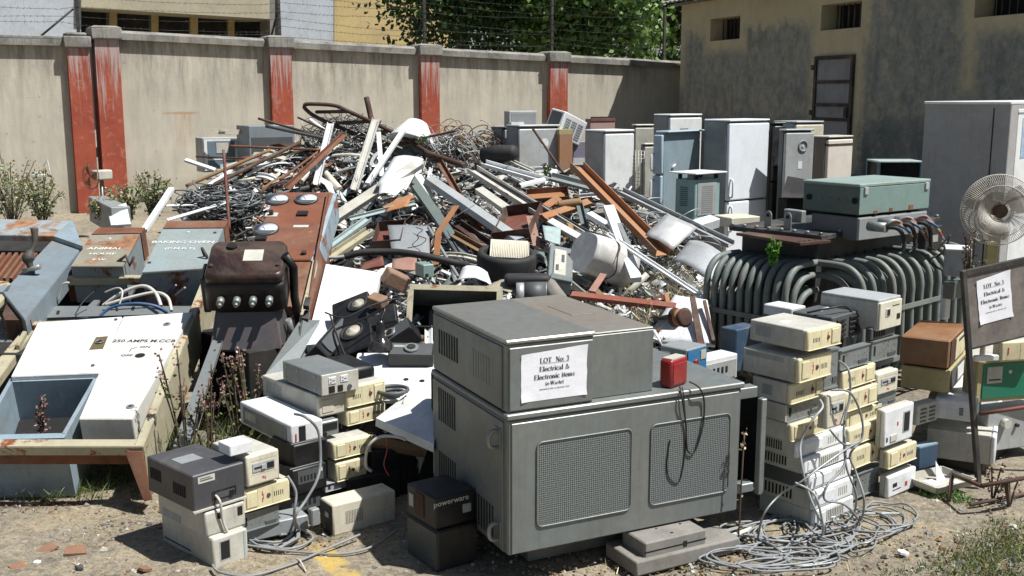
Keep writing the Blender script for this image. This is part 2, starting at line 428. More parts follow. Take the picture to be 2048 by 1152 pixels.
for a, b in pil:
    s0, _ = onwall(a, 250, .13); s1, _ = onwall(b, 250, .13); edges.append((s0, s1))
    MB().use('pillarred').box(0, -.13, -.2, s1 - s0, .3, ztop(s0) - .1).build('pillar', t, loc=(s0, 0, 0))
    mb = MB().use('coping'); zt = ztop((s0 + s1) / 2)
    mb.box(s0 - .05, -.19, zt - .16, s1 + .05, .34, zt + .02, .02)
    c = [(s0 - .05, -.19), (s1 + .05, -.19), (s1 + .05, .34), (s0 - .05, .34)]; mx = (s0 + s1) / 2
    k = [((x + (mx - x) * .3), (y + (.07 - y) * .4)) for x, y in c]
    mb.hexa([(x, y, zt + .021) for x, y in c] + [(x, y, zt + .055) for x, y in k]); mb.build('pillar_cap', t)
edges.append((sE, sE))
for i in range(4):
    a, b = edges[i][1] + .052, edges[i + 1][0] - .052
    mb = MB().use('coping')
    mb.hexa([(a, -.09, ztop(a) - .15), (b, -.09, ztop(b) - .15), (b, .3, ztop(b) - .15), (a, .3, ztop(a) - .15), (a, -.09, ztop(a) - .05), (b, -.09, ztop(b) - .05), (b, .3, ztop(b) - .05), (a, .3, ztop(a) - .05)])
    mb.hexa([(a, -.06, ztop(a) - .048), (b, -.06, ztop(b) - .048), (b, .27, ztop(b) - .048), (a, .27, ztop(a) - .048), (a, .05, ztop(a)), (b, .05, ztop(b)), (b, .16, ztop(b)), (a, .16, ztop(a))])
    mb.build('coping', t)
# left, lower run of wall
OL = WO + Wn * .02
t2 = thing('boundary_wall', 'lower run of cream wall with one red pillar at the far left of the yard', 'wall', OL, WY)
sa, sb = onwall(145, 250, .15)[0], onwall(190, 250, .15)[0]
zl = onwall(120, 75)[1]
MB().use('wallplaster').box(-9, 0, -.2, sb, .25, zl - .1).build('wall_panel', t2)
MB().use('pillarred').box(0, -.13, -.2, sb - sa - .01, .3, zl - .1).build('pillar', t2, loc=(sa, 0, 0))
mb = MB().use('coping').box(-9, -.09, zl - .13, sa - .052, .3, zl - .03); mb.box(-9, -.05, zl - .028, sa - .052, .26, zl + .02, .01); mb.build('coping', t2)
mb = MB().use('coping').box(sa - .05, -.19, zl - .16, sb + .02, .34, zl + .02, .02); mb.box(sa, -.12, zl + .021, sb - .03, .26, zl + .08, .03); mb.build('pillar_cap', t2)
# barbed wire
M('darkiron', (.02, .018, .017), .7, 0, .2, rust=.1)
M('wire', S('3c3a38'), .6, .3, 0, bump=0)
t = thing('barbed_wire_fence', 'barbed wire strung between dark iron posts on top of the boundary wall', 'fence', WO, WY)
P = []
for px in (-330, 158, 560, 850, 1105, 1330):
    s, z = onwall(px, 70, -.12); zb = (zl if px < 190 else ztop(s)) - .05
    MB().use('darkiron').box(-.025, 0, 0, .025, .05, 1.15).build('post', t, loc=(s, .12, zb)); P.append((s, zb))
    if px < 1000:
        MB().use('darkiron').tube([(s, .145, zb + .55), (s - .62, .145, zb + .02)] if px in (158, -330) else [(s, .12, zb + .6), (s + .05, .9, zb + .02)], .02, 4).build('brace', t)
rnd = random.Random(4)
for k in range(7):
    mb = MB().use('wire'); pts = []
    for (sa_, za), (sb_, zb) in zip(P, P[1:]):
        h0, h1 = .1 + k * .15 + rnd.uniform(-.03, .03), .1 + k * .15 + rnd.uniform(-.1, .1)
        for j in range(12):
            u = j / 12; sg = -.35 * u * (1 - u) * rnd.uniform(.3, .5) * (1 if k else .2)
            pts.append((sa_ + (sb_ - sa_) * u, .1 + .02 * rnd.random(), za + (zb - za) * u + h0 + (h1 - h0) * u + sg))
    mb.tube(pts, .0032, 3)
    for a, b in zip(pts, pts[1:]):
        for q in range(3):
            p = Vector(a).lerp(Vector(b), (q + .5) / 3); d = Vector((rnd.uniform(-1, 1), rnd.uniform(-.5, .5), rnd.uniform(-1, 1))).normalized() * .025
            mb.tube([p - d, p + d], .003, 3)
    mb.build('wire_strand', t)
# ---- far building beyond the wall (vertical face parallel to the wall)
FO = at(360, 40, 33); Fn = Wn
def far(px, py, off=0): return onpl(px, py, FO + Fn * off, Fn)
M('farwhite', S('c3cbd2', .85), .85, 0, .15, scale=.8, bump=0); M('farcream', S('bdb49a', .88), .85, 0, .25, scale=1, bump=0)
M('faryellow', S('c9b27a', .92), .85, 0, .2, scale=1, bump=0); M('fargrey', S('8b8b86', .8), .9, 0, .3, scale=1, bump=0)
t = thing('institute_building', 'pale office building with a recessed window band beyond the boundary wall', 'building')
def farq(name, pts, m, off, dep): # quad by pixel, extruded back
    return MB().use(m).prism([far(x, y, off) for x, y in pts], -Fn * dep).build(name, t)
farq('wall', [(-400, 260), (162, 260), (162, -420), (-400, -420)], 'farwhite', .0, 5)
farq('wall', [(540, 260), (556, 260), (556, -420), (540, -420)], 'fargrey', -.1, 5)
farq('wall', [(556.5, 260), (668, 260), (668, -420), (556.5, -420)], 'farwhite', .0, 5)
farq('wall', [(668.5, 260), (905, 260), (905, -420), (668.5, -420)], 'faryellow', .02, 5)
farq('fascia', [(162.5, 15), (539.5, 38), (539.5, -420), (162.5, -420)], 'farcream', .25, 4)
farq('recess_wall', [(163, 260), (539, 260), (539, 20), (163, 0)], 'fargrey', -1.2, .4)
for a, b in ((163, 212), (236, 297), (318, 376), (397, 452), (470, 528)):
    f = farq('window', [(a, 66 + (a - 163) * .05), (b, 66 + (b - 163) * .05), (b, 10 + (b - 163) * .05), (a, 10 + (a - 163) * .05)], 'soft', -1.15, .04)
for a, b in ((219, 234), (303, 317), (381, 396), (457, 469)):
    farq('mullion', [(a, 80), (b, 80), (b, 10), (a, 10)], 'faryellow', -1.0, .1)
# ---- store building on the right
BO = Vector((3.42, 22.3, 0)); BE = Vector((.333, -.943, 0)).normalized(); BY = math.atan2(BE.y, BE.x); BN = Vector((BE.y, -BE.x, 0)) 
def onb(px, py, off=0):
    p = onpl(px, py, BO + BN * off, BN); return (p - BO).dot(BE), p.z
win = []
for a, b, t0, b0 in ((1420, 1479, 35, 80), (1641, 1721, 6, 58), (1948, 2075, -38, 30)):
    s0 = onb(a, b0)[0]; s1 = onb(b, b0)[0]; z0 = onb((a + b) / 2, b0)[1]; z1 = onb((a + b) / 2, t0)[1]; win.append((s0, s1, z0, z1))
ds0, dzt = onb(1634, 113); ds1, _ = onb(1712, 110); dzb = onb(1690, 345)[1]
def bwall_mat():
    m, nt, b = newmat('storeplaster'); v = coords(nt, rnd=False); tc = nt.nodes.new('ShaderNodeTexCoord')
    sp = nt.nodes.new('ShaderNodeSeparateXYZ'); nt.links.new(tc.outputs['Object'], sp.inputs[0])
    x, z = sp.outputs[0], sp.outputs[2]
    n1 = noise(nt, v, 1.2, 8, .7); n2 = noise(nt, v, 7, 6, .75); st = noise(nt, coords(nt, (2.2, 2.2, 1.6), False), 1.2, 9, .78)
    def boxd(s0, s1, z0, z1):
        dx = mth(nt, 'SUBTRACT', mth(nt, 'ABSOLUTE', mth(nt, 'SUBTRACT', x, (s0 + s1) / 2)), (s1 - s0) / 2)
        dz = mth(nt, 'SUBTRACT', mth(nt, 'ABSOLUTE', mth(nt, 'SUBTRACT', z, (z0 + z1) / 2)), (z1 - z0) / 2)
        return mth(nt, 'MAXIMUM', dx, dz)
    d = boxd(ds0 - .1, ds1 + .16, dzb - 1, dzt + .42)
    for s0, s1, z0, z1 in win: d = mth(nt, 'MINIMUM', d, boxd(s0 - .18, s1 + .18, z0 - .16, z1 + 1))
    d = mth(nt, 'MINIMUM', d, boxd(8.0, 8.15, 2.4, 6))
    d = mth(nt, 'MINIMUM', d, boxd(.0, .12, 2.5, 6))
    dtop = mth(nt, 'SUBTRACT', mth(nt, 'ADD', 3.5, ramp(nt, x, 5.6, 6.4, 0, .42)), mth(nt, 'ADD', z, mth(nt, 'MULTIPLY', mth(nt, 'SUBTRACT', st, .5), 1.5)))
    d = mth(nt, 'MINIMUM', d, dtop)
    d = mth(nt, 'ADD', d, mth(nt, 'MULTIPLY', mth(nt, 'SUBTRACT', n2, .5), .55)); d = mth(nt, 'ADD', d, mth(nt, 'MULTIPLY', mth(nt, 'SUBTRACT', noise(nt, coords(nt, (2, 2, 2), False), 4, 7, .75), .5), .35))
    f = ramp(nt, d, -.06, .14)
    g = mixc(nt, ramp(nt, n2, .35, .7), S('767a74', .95), S('a3a298', .95))
    g = mixc(nt, ramp(nt, mth(nt, 'ADD', z, mth(nt, 'MULTIPLY', n1, .5)), 2.25, 2.0), g, S('6a716c', .95))
    g = mixc(nt, mth(nt, 'MULTIPLY', ramp(nt, n1, .54, .66), .45), g, S('b0aa9a', .95))
    g = mixc(nt, mth(nt, 'MULTIPLY', ramp(nt, noise(nt, v, 2.6, 9, .8), .52, .60), .55), g, S('b5ab90', .9))
    g = mixc(nt, mth(nt, 'MULTIPLY', ramp(nt, noise(nt, coords(nt, (2, 2, 1.0), False), 1.6, 8, .75), .48, .62), .5), g, S('565e5c', .9))
    y = mixc(nt, ramp(nt, st, .4, .7), S('bfb391', .97), S('aaa38a', .92))
    c = mixc(nt, f, y, g)
    nt.links.new(c, b.inputs['Base Color']); b.inputs['Roughness'].default_value = .93
    bp = nt.nodes.new('ShaderNodeBump'); bp.inputs['Strength'].default_value = .5; bp.inputs['Distance'].default_value = .02
    nt.links.new(n2, bp.inputs['Height']); nt.links.new(bp.outputs[0], b.inputs['Normal'])
bwall_mat()
BT, BL, BTH = 4.08, 13.0, .38
t = thing('store_building', 'plastered store building with patchy grey and yellow wall and barred window openings', 'building', BO, BY)
mb = MB().use('storeplaster')
holes = win
sc = sorted({0, BL, *[w[0] for w in win], *[w[1] for w in win]})
for i in range(len(sc) - 1):
    a, b = sc[i], sc[i + 1]; h = [w for w in win if abs(w[0] - a) < 1e-6]
    if h:
        mb.box(a, 0, 0, b, BTH, h[0][2]); 
        if h[0][3] < BT: mb.box(a, 0, h[0][3], b, BTH, BT)
    else: mb.box(a, 0, 0, b, BTH, BT)
mb.box(0, BTH, 0, .3, 7, BT); mb.build('wall', t)
MB().use('soft').box(.3, 1.6, 0, BL, 1.7, BT).build('inner_wall', t)  # coloured black so the room inside stays dark
for s0, s1, z0, z1 in win:
    mb = MB().use('darkiron')
    n = max(4, int((s1 - s0) / .13))
    for i in range(1, n):
        x = s0 + (s1 - s0) * i / n; mb.box(x - .01, .2, z0, x + .01, .22, z1)
    mb.build('window_bars', t)
    MB().use('hole').box(s0, .37, z0, s1, .375, z1).build('dark_window_sheet', t)  # black sheet stands in for the dark room behind the bars
# roof: corrugated cement sheets overhanging
M('rooftile', S('8f908c', .8), .9, 0, .6, scale=4)
mb = MB().use('rooftile')
N = 150
for i in range(N):
    x0 = -.35 + i * (BL + .7) / N; x1 = x0 + (BL + .7) / N; u = .03 * (i % 2)
    y0, y1 = -.32, 5
    A = [(x0, y0, BT + .02 + u), (x1, y0, BT + .02 + .03 - u), (x1, y1, BT + 1.3 + .03 - u), (x0, y1, BT + 1.3 + u)]
    mb.prism(A, (0, 0, .02))
mb.build('roof', t)
MB().use('fargrey').box(-.25, -.2, BT + .0, BL, .37, BT + .012).build('eaves_board', t)
MB().use('darkrust').box(onb(1528, 3)[0], -.5, BT - .12, onb(1553, 3)[0], -.002, BT - .02).build('beam_end', t)
# grey door with iron frame
d = thing('iron_framed_door', 'tall narrow weathered door with dark iron bars set in the grey store wall', 'door', BO, BY)
M('doorgrey', S('94979a', .9), .8, 0, .5, scale=3, streak=.2, grime=.2)
pass
MB().use('doorgrey').box(ds0 + .03, -.02, dzb, ds1 - .03, -.002, dzt - .03).build('door_panel', d)
mb = MB().use('darkiron').box(ds0, -.05, dzb, ds0 + .06, -.001, dzt); mb.box(ds1 - .06, -.05, dzb, ds1, -.001, dzt); mb.box(ds0 + .06, -.05, dzt - .06, ds1 - .06, -.001, dzt)
for py in (164, 210, 239): z = onb(1670, py)[1]; mb.box(ds0 + .06, -.045, z - .025, ds1 - .06, -.021, z + .025)
mb.build('door_frame', d)
mb = MB().use('darkiron')
for py in (135, 225): z = onb(1632, py)[1]; mb.box(ds0 - .07, -.06, z - .04, ds0 - .002, -.005, z + .04)
mb.build('hinge', d)
MB().use('darkiron').box(ds1 - .14, -.075, onb(1700, 225)[1] - .08, ds1 - .065, -.046, onb(1700, 225)[1] + .08).build('latch', d)
tag(MB().use('fargrey').box(ds0 - .6, -1.2, .1, ds1 + .5, -.003, dzb - .01, .02).build('door_step'), 'low grey concrete step under the iron framed door', 'step')
st_ = bpy.data.objects['door_step']; st_.location = BO; st_.rotation_euler = (0, 0, BY)
# ================================================================ CENTRE AND RIGHT
C4 = lambda x, y: (1348 + .3924 * x, 700 + .3924 * y)
C3 = lambda x, y: (1348 + .3472 * x, 350 + .3472 * y)
C5 = lambda x, y: (600 + .3906 * x, 750 + .3906 * y)
C6 = lambda x, y: (600 + .3472 * x, 450 + .3472 * y)
CL = lambda x, y: (.349 * x, 750 + .349 * y)
def mesh_mat():
    m, nt, b = newmat('perforated'); v = coords(nt, (1, 1, 1), False)
    vo = nt.nodes.new('ShaderNodeTexVoronoi'); vo.inputs['Scale'].default_value = 95; vo.inputs['Randomness'].default_value = .12
    nt.links.new(v, vo.inputs['Vector'])
    f = ramp(nt, vo.outputs['Distance'], .30, .44)
    c = mixc(nt, f, (.02, .022, .022), S('8f9695', .75)); nt.links.new(c, b.inputs['Base Color'])
    b.inputs['Roughness'].default_value = .5; b.inputs['Metallic'].default_value = .2
mesh_mat()
# ---- printed notice, letters drawn with serifs
def serif_text(txt, h, mat, parent, loc, rot, wt=.17, th=.06, adv=1.0, name='lettering', underline=False, wide=1.22):
    """a small roman face: thick stems, thin hairlines, slab serifs; loc is the centre of the line"""
    A = math.pi
    def arc(cx, cy, rx, ry, a0, a1, n=10): return [(cx + rx * math.cos(A * (a0 + (a1 - a0) * i / n)), cy + ry * math.sin(A * (a0 + (a1 - a0) * i / n))) for i in range(n + 1)]
    W, T = wt, th
    def st(x0, y0, x1, y1, w=None): return ('s', [(x0, y0), (x1, y1)], w or W)
    def sf(x, y, w=.2): return ('s', [(x - w, y), (x + w, y)], T)
    X = .62
    def bowl(cx, cy, rx, ry, a0=0, a1=2): return ('b', arc(cx, cy, rx, ry, a0, a1, 16), W)
    G = {
        'L': (.62, [st(.15, 0, .15, 1), sf(.15, 1), sf(.15, .03), ('s', [(.15, .03), (.58, .03)], T), ('s', [(.58, 0), (.58, .25)], T)]),
        'O': (.78, [bowl(.38, .5, .32, .48)]), 'T': (.66, [st(.33, 0, .33, 1), sf(.33, .03), ('s', [(.03, .97), (.63, .97)], T), ('s', [(.03, .97), (.03, .75)], T), ('s', [(.63, .97), (.63, .75)], T)]),
        'N': (.78, [('s', [(.15, 0), (.15, 1)], T), ('s', [(.64, 0), (.64, 1)], T), st(.15, 1, .64, .02), sf(.15, .03, .12), sf(.64, .97, .12), sf(.1, .97, .1)]),
        'E': (.66, [st(.15, 0, .15, 1), sf(.15, .97, .12), sf(.15, .03, .12), ('s', [(.15, .97), (.55, .97), (.55, .75)], T), ('s', [(.15, .03), (.58, .03), (.58, .27)], T), ('s', [(.15, .52), (.42, .52)], T), ('s', [(.42, .4), (.42, .62)], T)]),
        'W': (.98, [st(.1, 1, .3, .02), ('s', [(.3, .02), (.5, .95)], T), st(.48, 1, .68, .02), ('s', [(.68, .02), (.88, 1)], T), sf(.1, .97, .12), sf(.48, .97, .1), sf(.88, .97, .1)]),
        'I': (.34, [st(.16, 0, .16, 1), sf(.16, .03, .14), sf(.16, .97, .14)]),
        'o': (.54, [bowl(.26, .31, .21, .3)]), 'e': (.5, [('b', arc(.25, .31, .2, .3, .05, 1.82, 14), W), ('s', [(.08, .34), (.44, .34)], T)]),
        'c': (.48, [('b', arc(.25, .31, .2, .3, .2, 1.8, 14), W)]), 'l': (.3, [st(.14, 0, .14, 1), sf(.14, .03, .13), ('s', [(.02, .97), (.14, .97)], T)]),
        't': (.36, [st(.16, .06, .16, .85, W * .9), ('s', [(.02, .6), (.33, .6)], T), ('s', [(.16, .05), (.32, .05)], T)]),
        'r': (.42, [st(.13, 0, .13, X), sf(.13, .03, .12), ('s', [(.02, .6), (.13, .6)], T), ('s', arc(.27, .42, .14, .18, 1, .2, 6), T * 1.5)]),
        'i': (.3, [st(.14, 0, .14, X), sf(.14, .03, .13), ('s', [(.02, .6), (.14, .6)], T), ('s', [(.06, .84), (.2, .84)], W * .9)]),
        'a': (.5, [('b', arc(.2, .17, .15, .16, 0, 2, 12), W * .7), st(.35, .02, .35, .45), ('s', arc(.2, .45, .15, .16, 0, .9, 8), T * 1.3), ('s', [(.35, .03), (.47, .03)], T)]),
        'n': (.58, [st(.13, 0, .13, X), sf(.13, .03, .12), ('s', [(.02, .6), (.13, .6)], T), ('s', arc(.28, .42, .15, .18, 1, 0, 8), T * 1.5), st(.43, 0, .43, .44), sf(.43, .03, .12)]),
        'm': (.84, [st(.13, 0, .13, X), sf(.13, .03, .1), ('s', [(.02, .6), (.13, .6)], T), ('s', arc(.27, .42, .13, .18, 1, 0, 8), T * 1.5), st(.4, 0, .4, .44), sf(.4, .03, .1), ('s', arc(.55, .42, .14, .18, 1, 0, 8), T * 1.5), st(.69, 0, .69, .44), sf(.69, .03, .1)]),
        's': (.42, [('s', [(.35, .52), (.22, .6), (.09, .5), (.14, .38), (.28, .26), (.34, .14), (.2, .03), (.07, .13)], W * .62)]),
        '3': (.52, [('s', [(.08, .82), (.22, .97), (.4, .84), (.36, .65), (.2, .55), (.38, .48), (.44, .27), (.32, .06), (.08, .08)], W * .68)]),
        ':': (.26, [('s', [(.05, .52), (.19, .52)], W * .9), ('s', [(.05, .08), (.19, .08)], W * .9)]),
        '&': (.84, [('s', [(.74, .55), (.58, .2), (.35, .02), (.12, .1), (.1, .3), (.4, .6), (.45, .85), (.33, .97), (.22, .85), (.28, .62), (.74, .03)], W * .62)]),
        '(': (.34, [('s', arc(.38, .4, .26, .6, .68, 1.32, 8), T * 1.6)]), ')': (.34, [('s', arc(-.06, .4, .26, .6, .32, -.32, 8), T * 1.6)]),
        '-': (.34, [('s', [(.04, .3), (.28, .3)], W * .6)]), ' ': (.34, []), '.': (.24, [('s', [(.05, .07), (.18, .07)], W * .9)]),
    }
    tot = sum(G.get(ch, G['o'])[0] * adv for ch in txt); x = -tot / 2; mb = MB().use(mat)
    def seg(p, q, w, zz):
        p, q = Vector((*p, 0)), Vector((*q, 0)); d = q - p
        if d.length < 1e-6: return
        d.normalize(); n = Vector((-d.y, d.x, 0)) * w / 2
        a = [p - n, q - n, q + n, p + n]
        mb._f([mb.bm.verts.new(((v.x + x) * h, (v.y - .45) * h, zz)) for v in a])
    k = 0
    for ch in txt:
        wd, L = G.get(ch, G['o'])
        for kind, pts, w in L:
            for a, b in zip(pts, pts[1:]):
                k += 1
                ww = w
                if kind == 'b':
                    vert = abs(b[1] - a[1]) / (math.hypot(b[0] - a[0], b[1] - a[1]) + 1e-9); ww = T + (w - T) * vert ** 1.5
                seg(a, b, ww, .0006 + .00002 * (k % 9))
        x += wd * adv
    if underline:
        x = 0; seg((-tot / 2, -.16), (tot / 2, -.16), .06, .0006)
    o = mb.build(name, parent, nrm=False); o.location = loc; o.rotation_euler = rot; o.scale = (wide, 1, 1); return o
def notice(t, o, ex, ez, w, h, items='items', tail=''):
    """paper sheet: o = lower left corner, ex to the right, ez up (local to t)"""
    ex, ez = ex.normalized(), ez.normalized(); n = ex.cross(ez)
    mb = MB().use('paper'); rnd = random.Random(7); N = 8; V = [[None] * (N + 1) for _ in range(N + 1)]
    for i in range(N + 1):
        for j in range(N + 1):
            x, y = i / N, j / N
            lift = .0012
            if (i in (0, N) and j in (0, N)): lift = .007
            V[i][j] = mb.bm.verts.new(o + ex * (x * w + (0 if 0 < i < N else rnd.uniform(-.002, .002))) + ez * (y * h + (.018 * (x ** 1.3) if j == N else 0) * 1) + n * lift)
    for i in range(N):
        for j in range(N): mb._f([V[i][j], V[i + 1][j], V[i + 1][j + 1], V[i][j + 1]], True)
    p = mb.build('paper_notice', t, nrm=False)
    q = Matrix((ex, ez, n)).transposed().to_euler()
    def line(s, y, hh, **k): return serif_text(s, hh, 'ink', p, o + ex * (w * (.5 + k.pop('dx', 0))) + ez * (y * h) + n * .0022, q, **k)
    H_ = min(h * .105, w * .094)
    line('LOT  No: 3', .83, H_, underline=True, adv=1.02)
    line('Electrical &', .655, H_)
    line('Electronic ' + items, .49, H_)
    line('(e-Waste)', .345, H_ * .8)
    line('(Contaminate items of electronic store)', .235, H_ * .31)
    return p
# ---- the big grey steel cabinets in the middle
Y0, YAW = 4.77, 25.6
low = Box('ups_cabinet', 'large grey steel power cabinet with two perforated grilles standing on wooden blocks', 'cabinet', (1016, 842, 1113), Y0, 1479, 868, YAW, 'ups', bev=.008, part='body')
w, d, h = low.w, low.d, low.h
# top lip, front panel, side panel
MB().use('ups').box(-.012, -.012, h + .001, w + .012, d, h + .03, .006).build('top_lip', low.t)
low.part('front_panel', 'R', [(.012, .012, .985, .975)], 'ups', .008, .003)
low.part('side_panel', 'L', [(.01, .012, .955, .975)], 'ups', .008, .003)
def rrect(cx, cz, hw, hh, r, n=5):
    P = []
    for (sx, sz, a0) in ((1, 1, 0), (-1, 1, .5), (-1, -1, 1), (1, -1, 1.5)):
        for i in range(n + 1):
            a = math.pi * (a0 + .5 * i / n); P.append((cx + sx * (hw - r) + r * math.cos(a), cz + sz * (hh - r) + r * math.sin(a)))
    return P
for a0, a1 in ((.11, .5), (.585, .945)):
    P = rrect((a0 + a1) / 2 * w, .5 * h, (a1 - a0) / 2 * w, .315 * h, .03)
    g = MB().use('perforated').prism([(x, -.0105, z) for x, z in P], (0, .004, 0)).build('grille', low.t)
    MB().use('ups').tube([(x, -.012, z) for x, z in P], .0045, 6, closed=True).build('grille_rim', g)
low.screws('screws', 'R', [(.03, .07), (.03, .5), (.03, .93), (.5, .03), (.5, .955), (.965, .07), (.965, .93), (.965, .5)], .009)
low.slots('vent_slots', 'L', .1, .66, .36, .93, 8, out=.0095)
low.slots('vent_slots', 'L', .1, .17, .36, .40, 8, out=.0095)
low.slots('vent_slots', 'L', .58, .06, .86, .3, 8, out=.0095)
for b in (.26 - .12, .83):   # D shaped lifting lugs on the side near the corner
    p = low.pt('L', .9, b, .008); mb = MB().use('galv')
    q = [(-.0, -.0, -.04), (-.028, -.0, -.04), (-.045, 0, -.02), (-.045, 0, .02), (-.028, 0, .04), (0, 0, .04)]
    mb.tube([p + Vector(v) for v in spline(q, 4)], .011, 8); mb.build('lifting_lug', low.t)
    low.part('lug_plate', 'L', [(.865, b - .09, .94, b + .09)], 'ups', .013, .003)
# upper cabinet: deep box on the left, lower flush box on the right
zt = low.t.location.z + h + .031
up = Box('control_cabinet', 'grey steel control cabinet carrying the paper lot notice, on top of the grilled cabinet', 'cabinet', (1014, 690, 838), Y0 + .01, 1187, 868, YAW, 'ups', bev=.006, part='body', z0=zt)
w2, d2, h2 = up.w, up.d, up.h
MB().use('uplid').box(-.01, -.012, h2 + .0005, w2 + .002, d2, h2 + .022, .006).build('lid', up.t)
up.part('front_panel', 'R', [(.02, .03, .985, .95)], 'ups', .008, .004)
up.part('side_panel', 'L', [(.01, .03, .95, .95)], 'ups', .008, .003)
up.screws('screws', 'R', [(.06, .08), (.06, .9), (.95, .08), (.95, .9)], .008)
up.slots('vent_slots', 'L', .1, .34, .4, .74, 8, out=.0095)
up.slots('embossed_slots', 'L', .58, .28, .82, .7, 7, out=.0095, mat='ups')
up.screws('bolt', 'T', [(.18, .42)], .014, 'darkiron')
def pix(face, a, b): return None
pw, ph = .345 * 1.0, .235
pw = w2 * .76; ph = h2 * .70
notice(up.t, Vector((.15 * w2, -.0082, .14 * h2)), Vector((1, 0, 0)), Vector((0, 0, 1)), pw, ph)
u = Vector((math.cos(R(YAW)), math.sin(R(YAW)), 0)); v_ = Vector((-math.sin(R(YAW)), math.cos(R(YAW)), 0))
o2 = Vector(up.t.location) + u * (w2 + .004) + v_ * .0
r2 = thing('rear_housing', 'plain grey sheet steel housing with rusty top butted against the notice cabinet', 'cabinet', o2 + v_ * .045 - Vector((0, 0, -.0)), R(YAW))
k = (1318 - 1024) / F; D0 = o2.y * CT + (CAMH - 1.15) * ST; wr = (k * D0 - o2.x) / (u.x - k * u.y * CT)
hr = h2 - .012
MB().use('ups').box(0, 0, 0, wr, d2 + .06, hr, .004).build('body', r2)
MB().use('upstop').box(0.001, .001, hr + .0005, wr, d2 + .06, hr + .012, .005).build('top_panel', r2)
MB().use('upstop').box(wr * .35, d2 * .45, hr + .0125, wr * .7, d2 * .75, hr + .0145, .001).build('inspection_plate', r2)
# open frame jutting from the right side of the cabinet
c = at(1482, 775, Y0 + .55)
fr = thing('tube_stand', 'grey square tube frame sticking out from the right end of the big grilled cabinet', 'frame', Vector(low.t.location) + u * (w + .014), R(YAW))
mb = MB().use('galv').box(0, .1, h - .1, .17, .17, h - .04, .004).box(0.0, .1, .04, .17, .17, .09, .004).box(.06, .175, .0, .11, .23, h - .05, .004)
mb.build('rail', fr)
MB().use('dgrey').box(.0, .3, .02, .15, .75, h - .06).build('rear_panel', fr)
MB().use('galv').box(.12, .0, .06, .155, .04, h - .08, .004).build('upright', fr)
Box('gap_shade_block', 'black block added to darken the gap between the big cabinet and the right stacks', 'casing', (1532, 792, 985), 5.85, 1565, 1476, 38, 'soft')  # added black filler, its colour stands in for shade in the gap
# power supply brick, red, with a black cord
red = Box('telephone_handset_charger', 'small glossy red plastic charger with a black cord perched on the grey cabinet edge', 'charger', (1342, 722, 785), 5.2, 1389, 1318, 48, 'red', bev=.015, z0=zt + .0, part='body', w=.15)
red.part('top_plate', 'T', [(.1, .1, .9, .9)], 'offwhite', .004)
red.part('side_panel', 'R', [(.1, .12, .9, .85)], 'red', .004, .002)
rl = red.t.location
def fp(px, py, off=.03):   # point just proud of the cabinet front
    n = Vector((math.sin(R(YAW)), -math.cos(R(YAW)), 0)); return onpl(px, py, Vector(low.t.location) + n * off, n)
cord('charger_cord', 'thin black cord looping down over the right grille of the big cabinet', 'cord',
     [rl + Vector((.04, -.02, .02)), fp(1364, 795, .03), fp(1372, 850, .02), fp(1375, 900, .02), fp(1390, 902, .02), fp(1406, 850, .02), fp(1408, 800, .02), fp(1398, 775, .04), rl + Vector((.09, -.0, .04))], .0045, 'rubber')
cord('charger_cord', 'thinner black cord hanging lowest over the right grille and curling under itself', 'cord',
     [rl + Vector((.05, -.03, .02)), fp(1368, 800, .025), fp(1372, 880, .015), fp(1360, 960, .015), fp(1340, 958, .015), fp(1334, 930, .015), fp(1340, 880, .015)], .003, 'rubber')
# wooden blocks under it
def block(name, label, cat, c, z0, zt, xr, xl, yaw, mat, bev=.008, **k):
    Yb = atz(c[0], c[1], z0).y
    return Box(name, label, cat, (c[0], c[1] - 30, c[1]), Yb, xr, xl, yaw, mat, bev=bev, **k)
plank = Box('wooden_block', 'upper weathered grey wooden block with bolt holes under the big cabinet', 'wood block', (1290, 1087, 1122), atz(1290, 1150, 0).y + .02, 1412, 1244, 28, 'greywood', bev=.006, part='block')
plank.part('groove', 'R', [(0, .42, 1, .5)], 'hole', .001)
plank.part('bolt_hole', 'T', [(.5, .2, .54, .27), (.78, .55, .82, .62), (.4, .6, .43, .65)], 'hole', .001)
plank.part('nail_notch', 'R', [(.62, .3, .68, .62)], 'hole', .002)
zb = plank.t.location.z
Yb = plank.t.location.y
b2 = Box('wooden_block', 'lower split grey sleeper lying on the dirt beneath the upper wooden block', 'wood block', (1272, 1125, 1172), Yb - .05, 1480, 1210, 28, 'greywood', bev=.01, part='block', z0=0)
o_ = b2.t.location
b3 = thing('wooden_block', 'thick grey timber hidden in shade under the front corner of the big cabinet', 'wood block', Vector((.08, 5.05, 0)), R(YAW))
zlow = low.t.location.z
MB().use('greywood').box(0, 0, 0, .9, .12, zlow - .002, .006).build('block', b3)
b4 = thing('wooden_block', 'thick grey timber in the shade under the rear of the big cabinet', 'wood block', Vector((-.2, 5.5, 0)), R(YAW))
MB().use('greywood').box(0, 0, 0, 1.1, .12, zlow - .002, .006).build('block', b4)
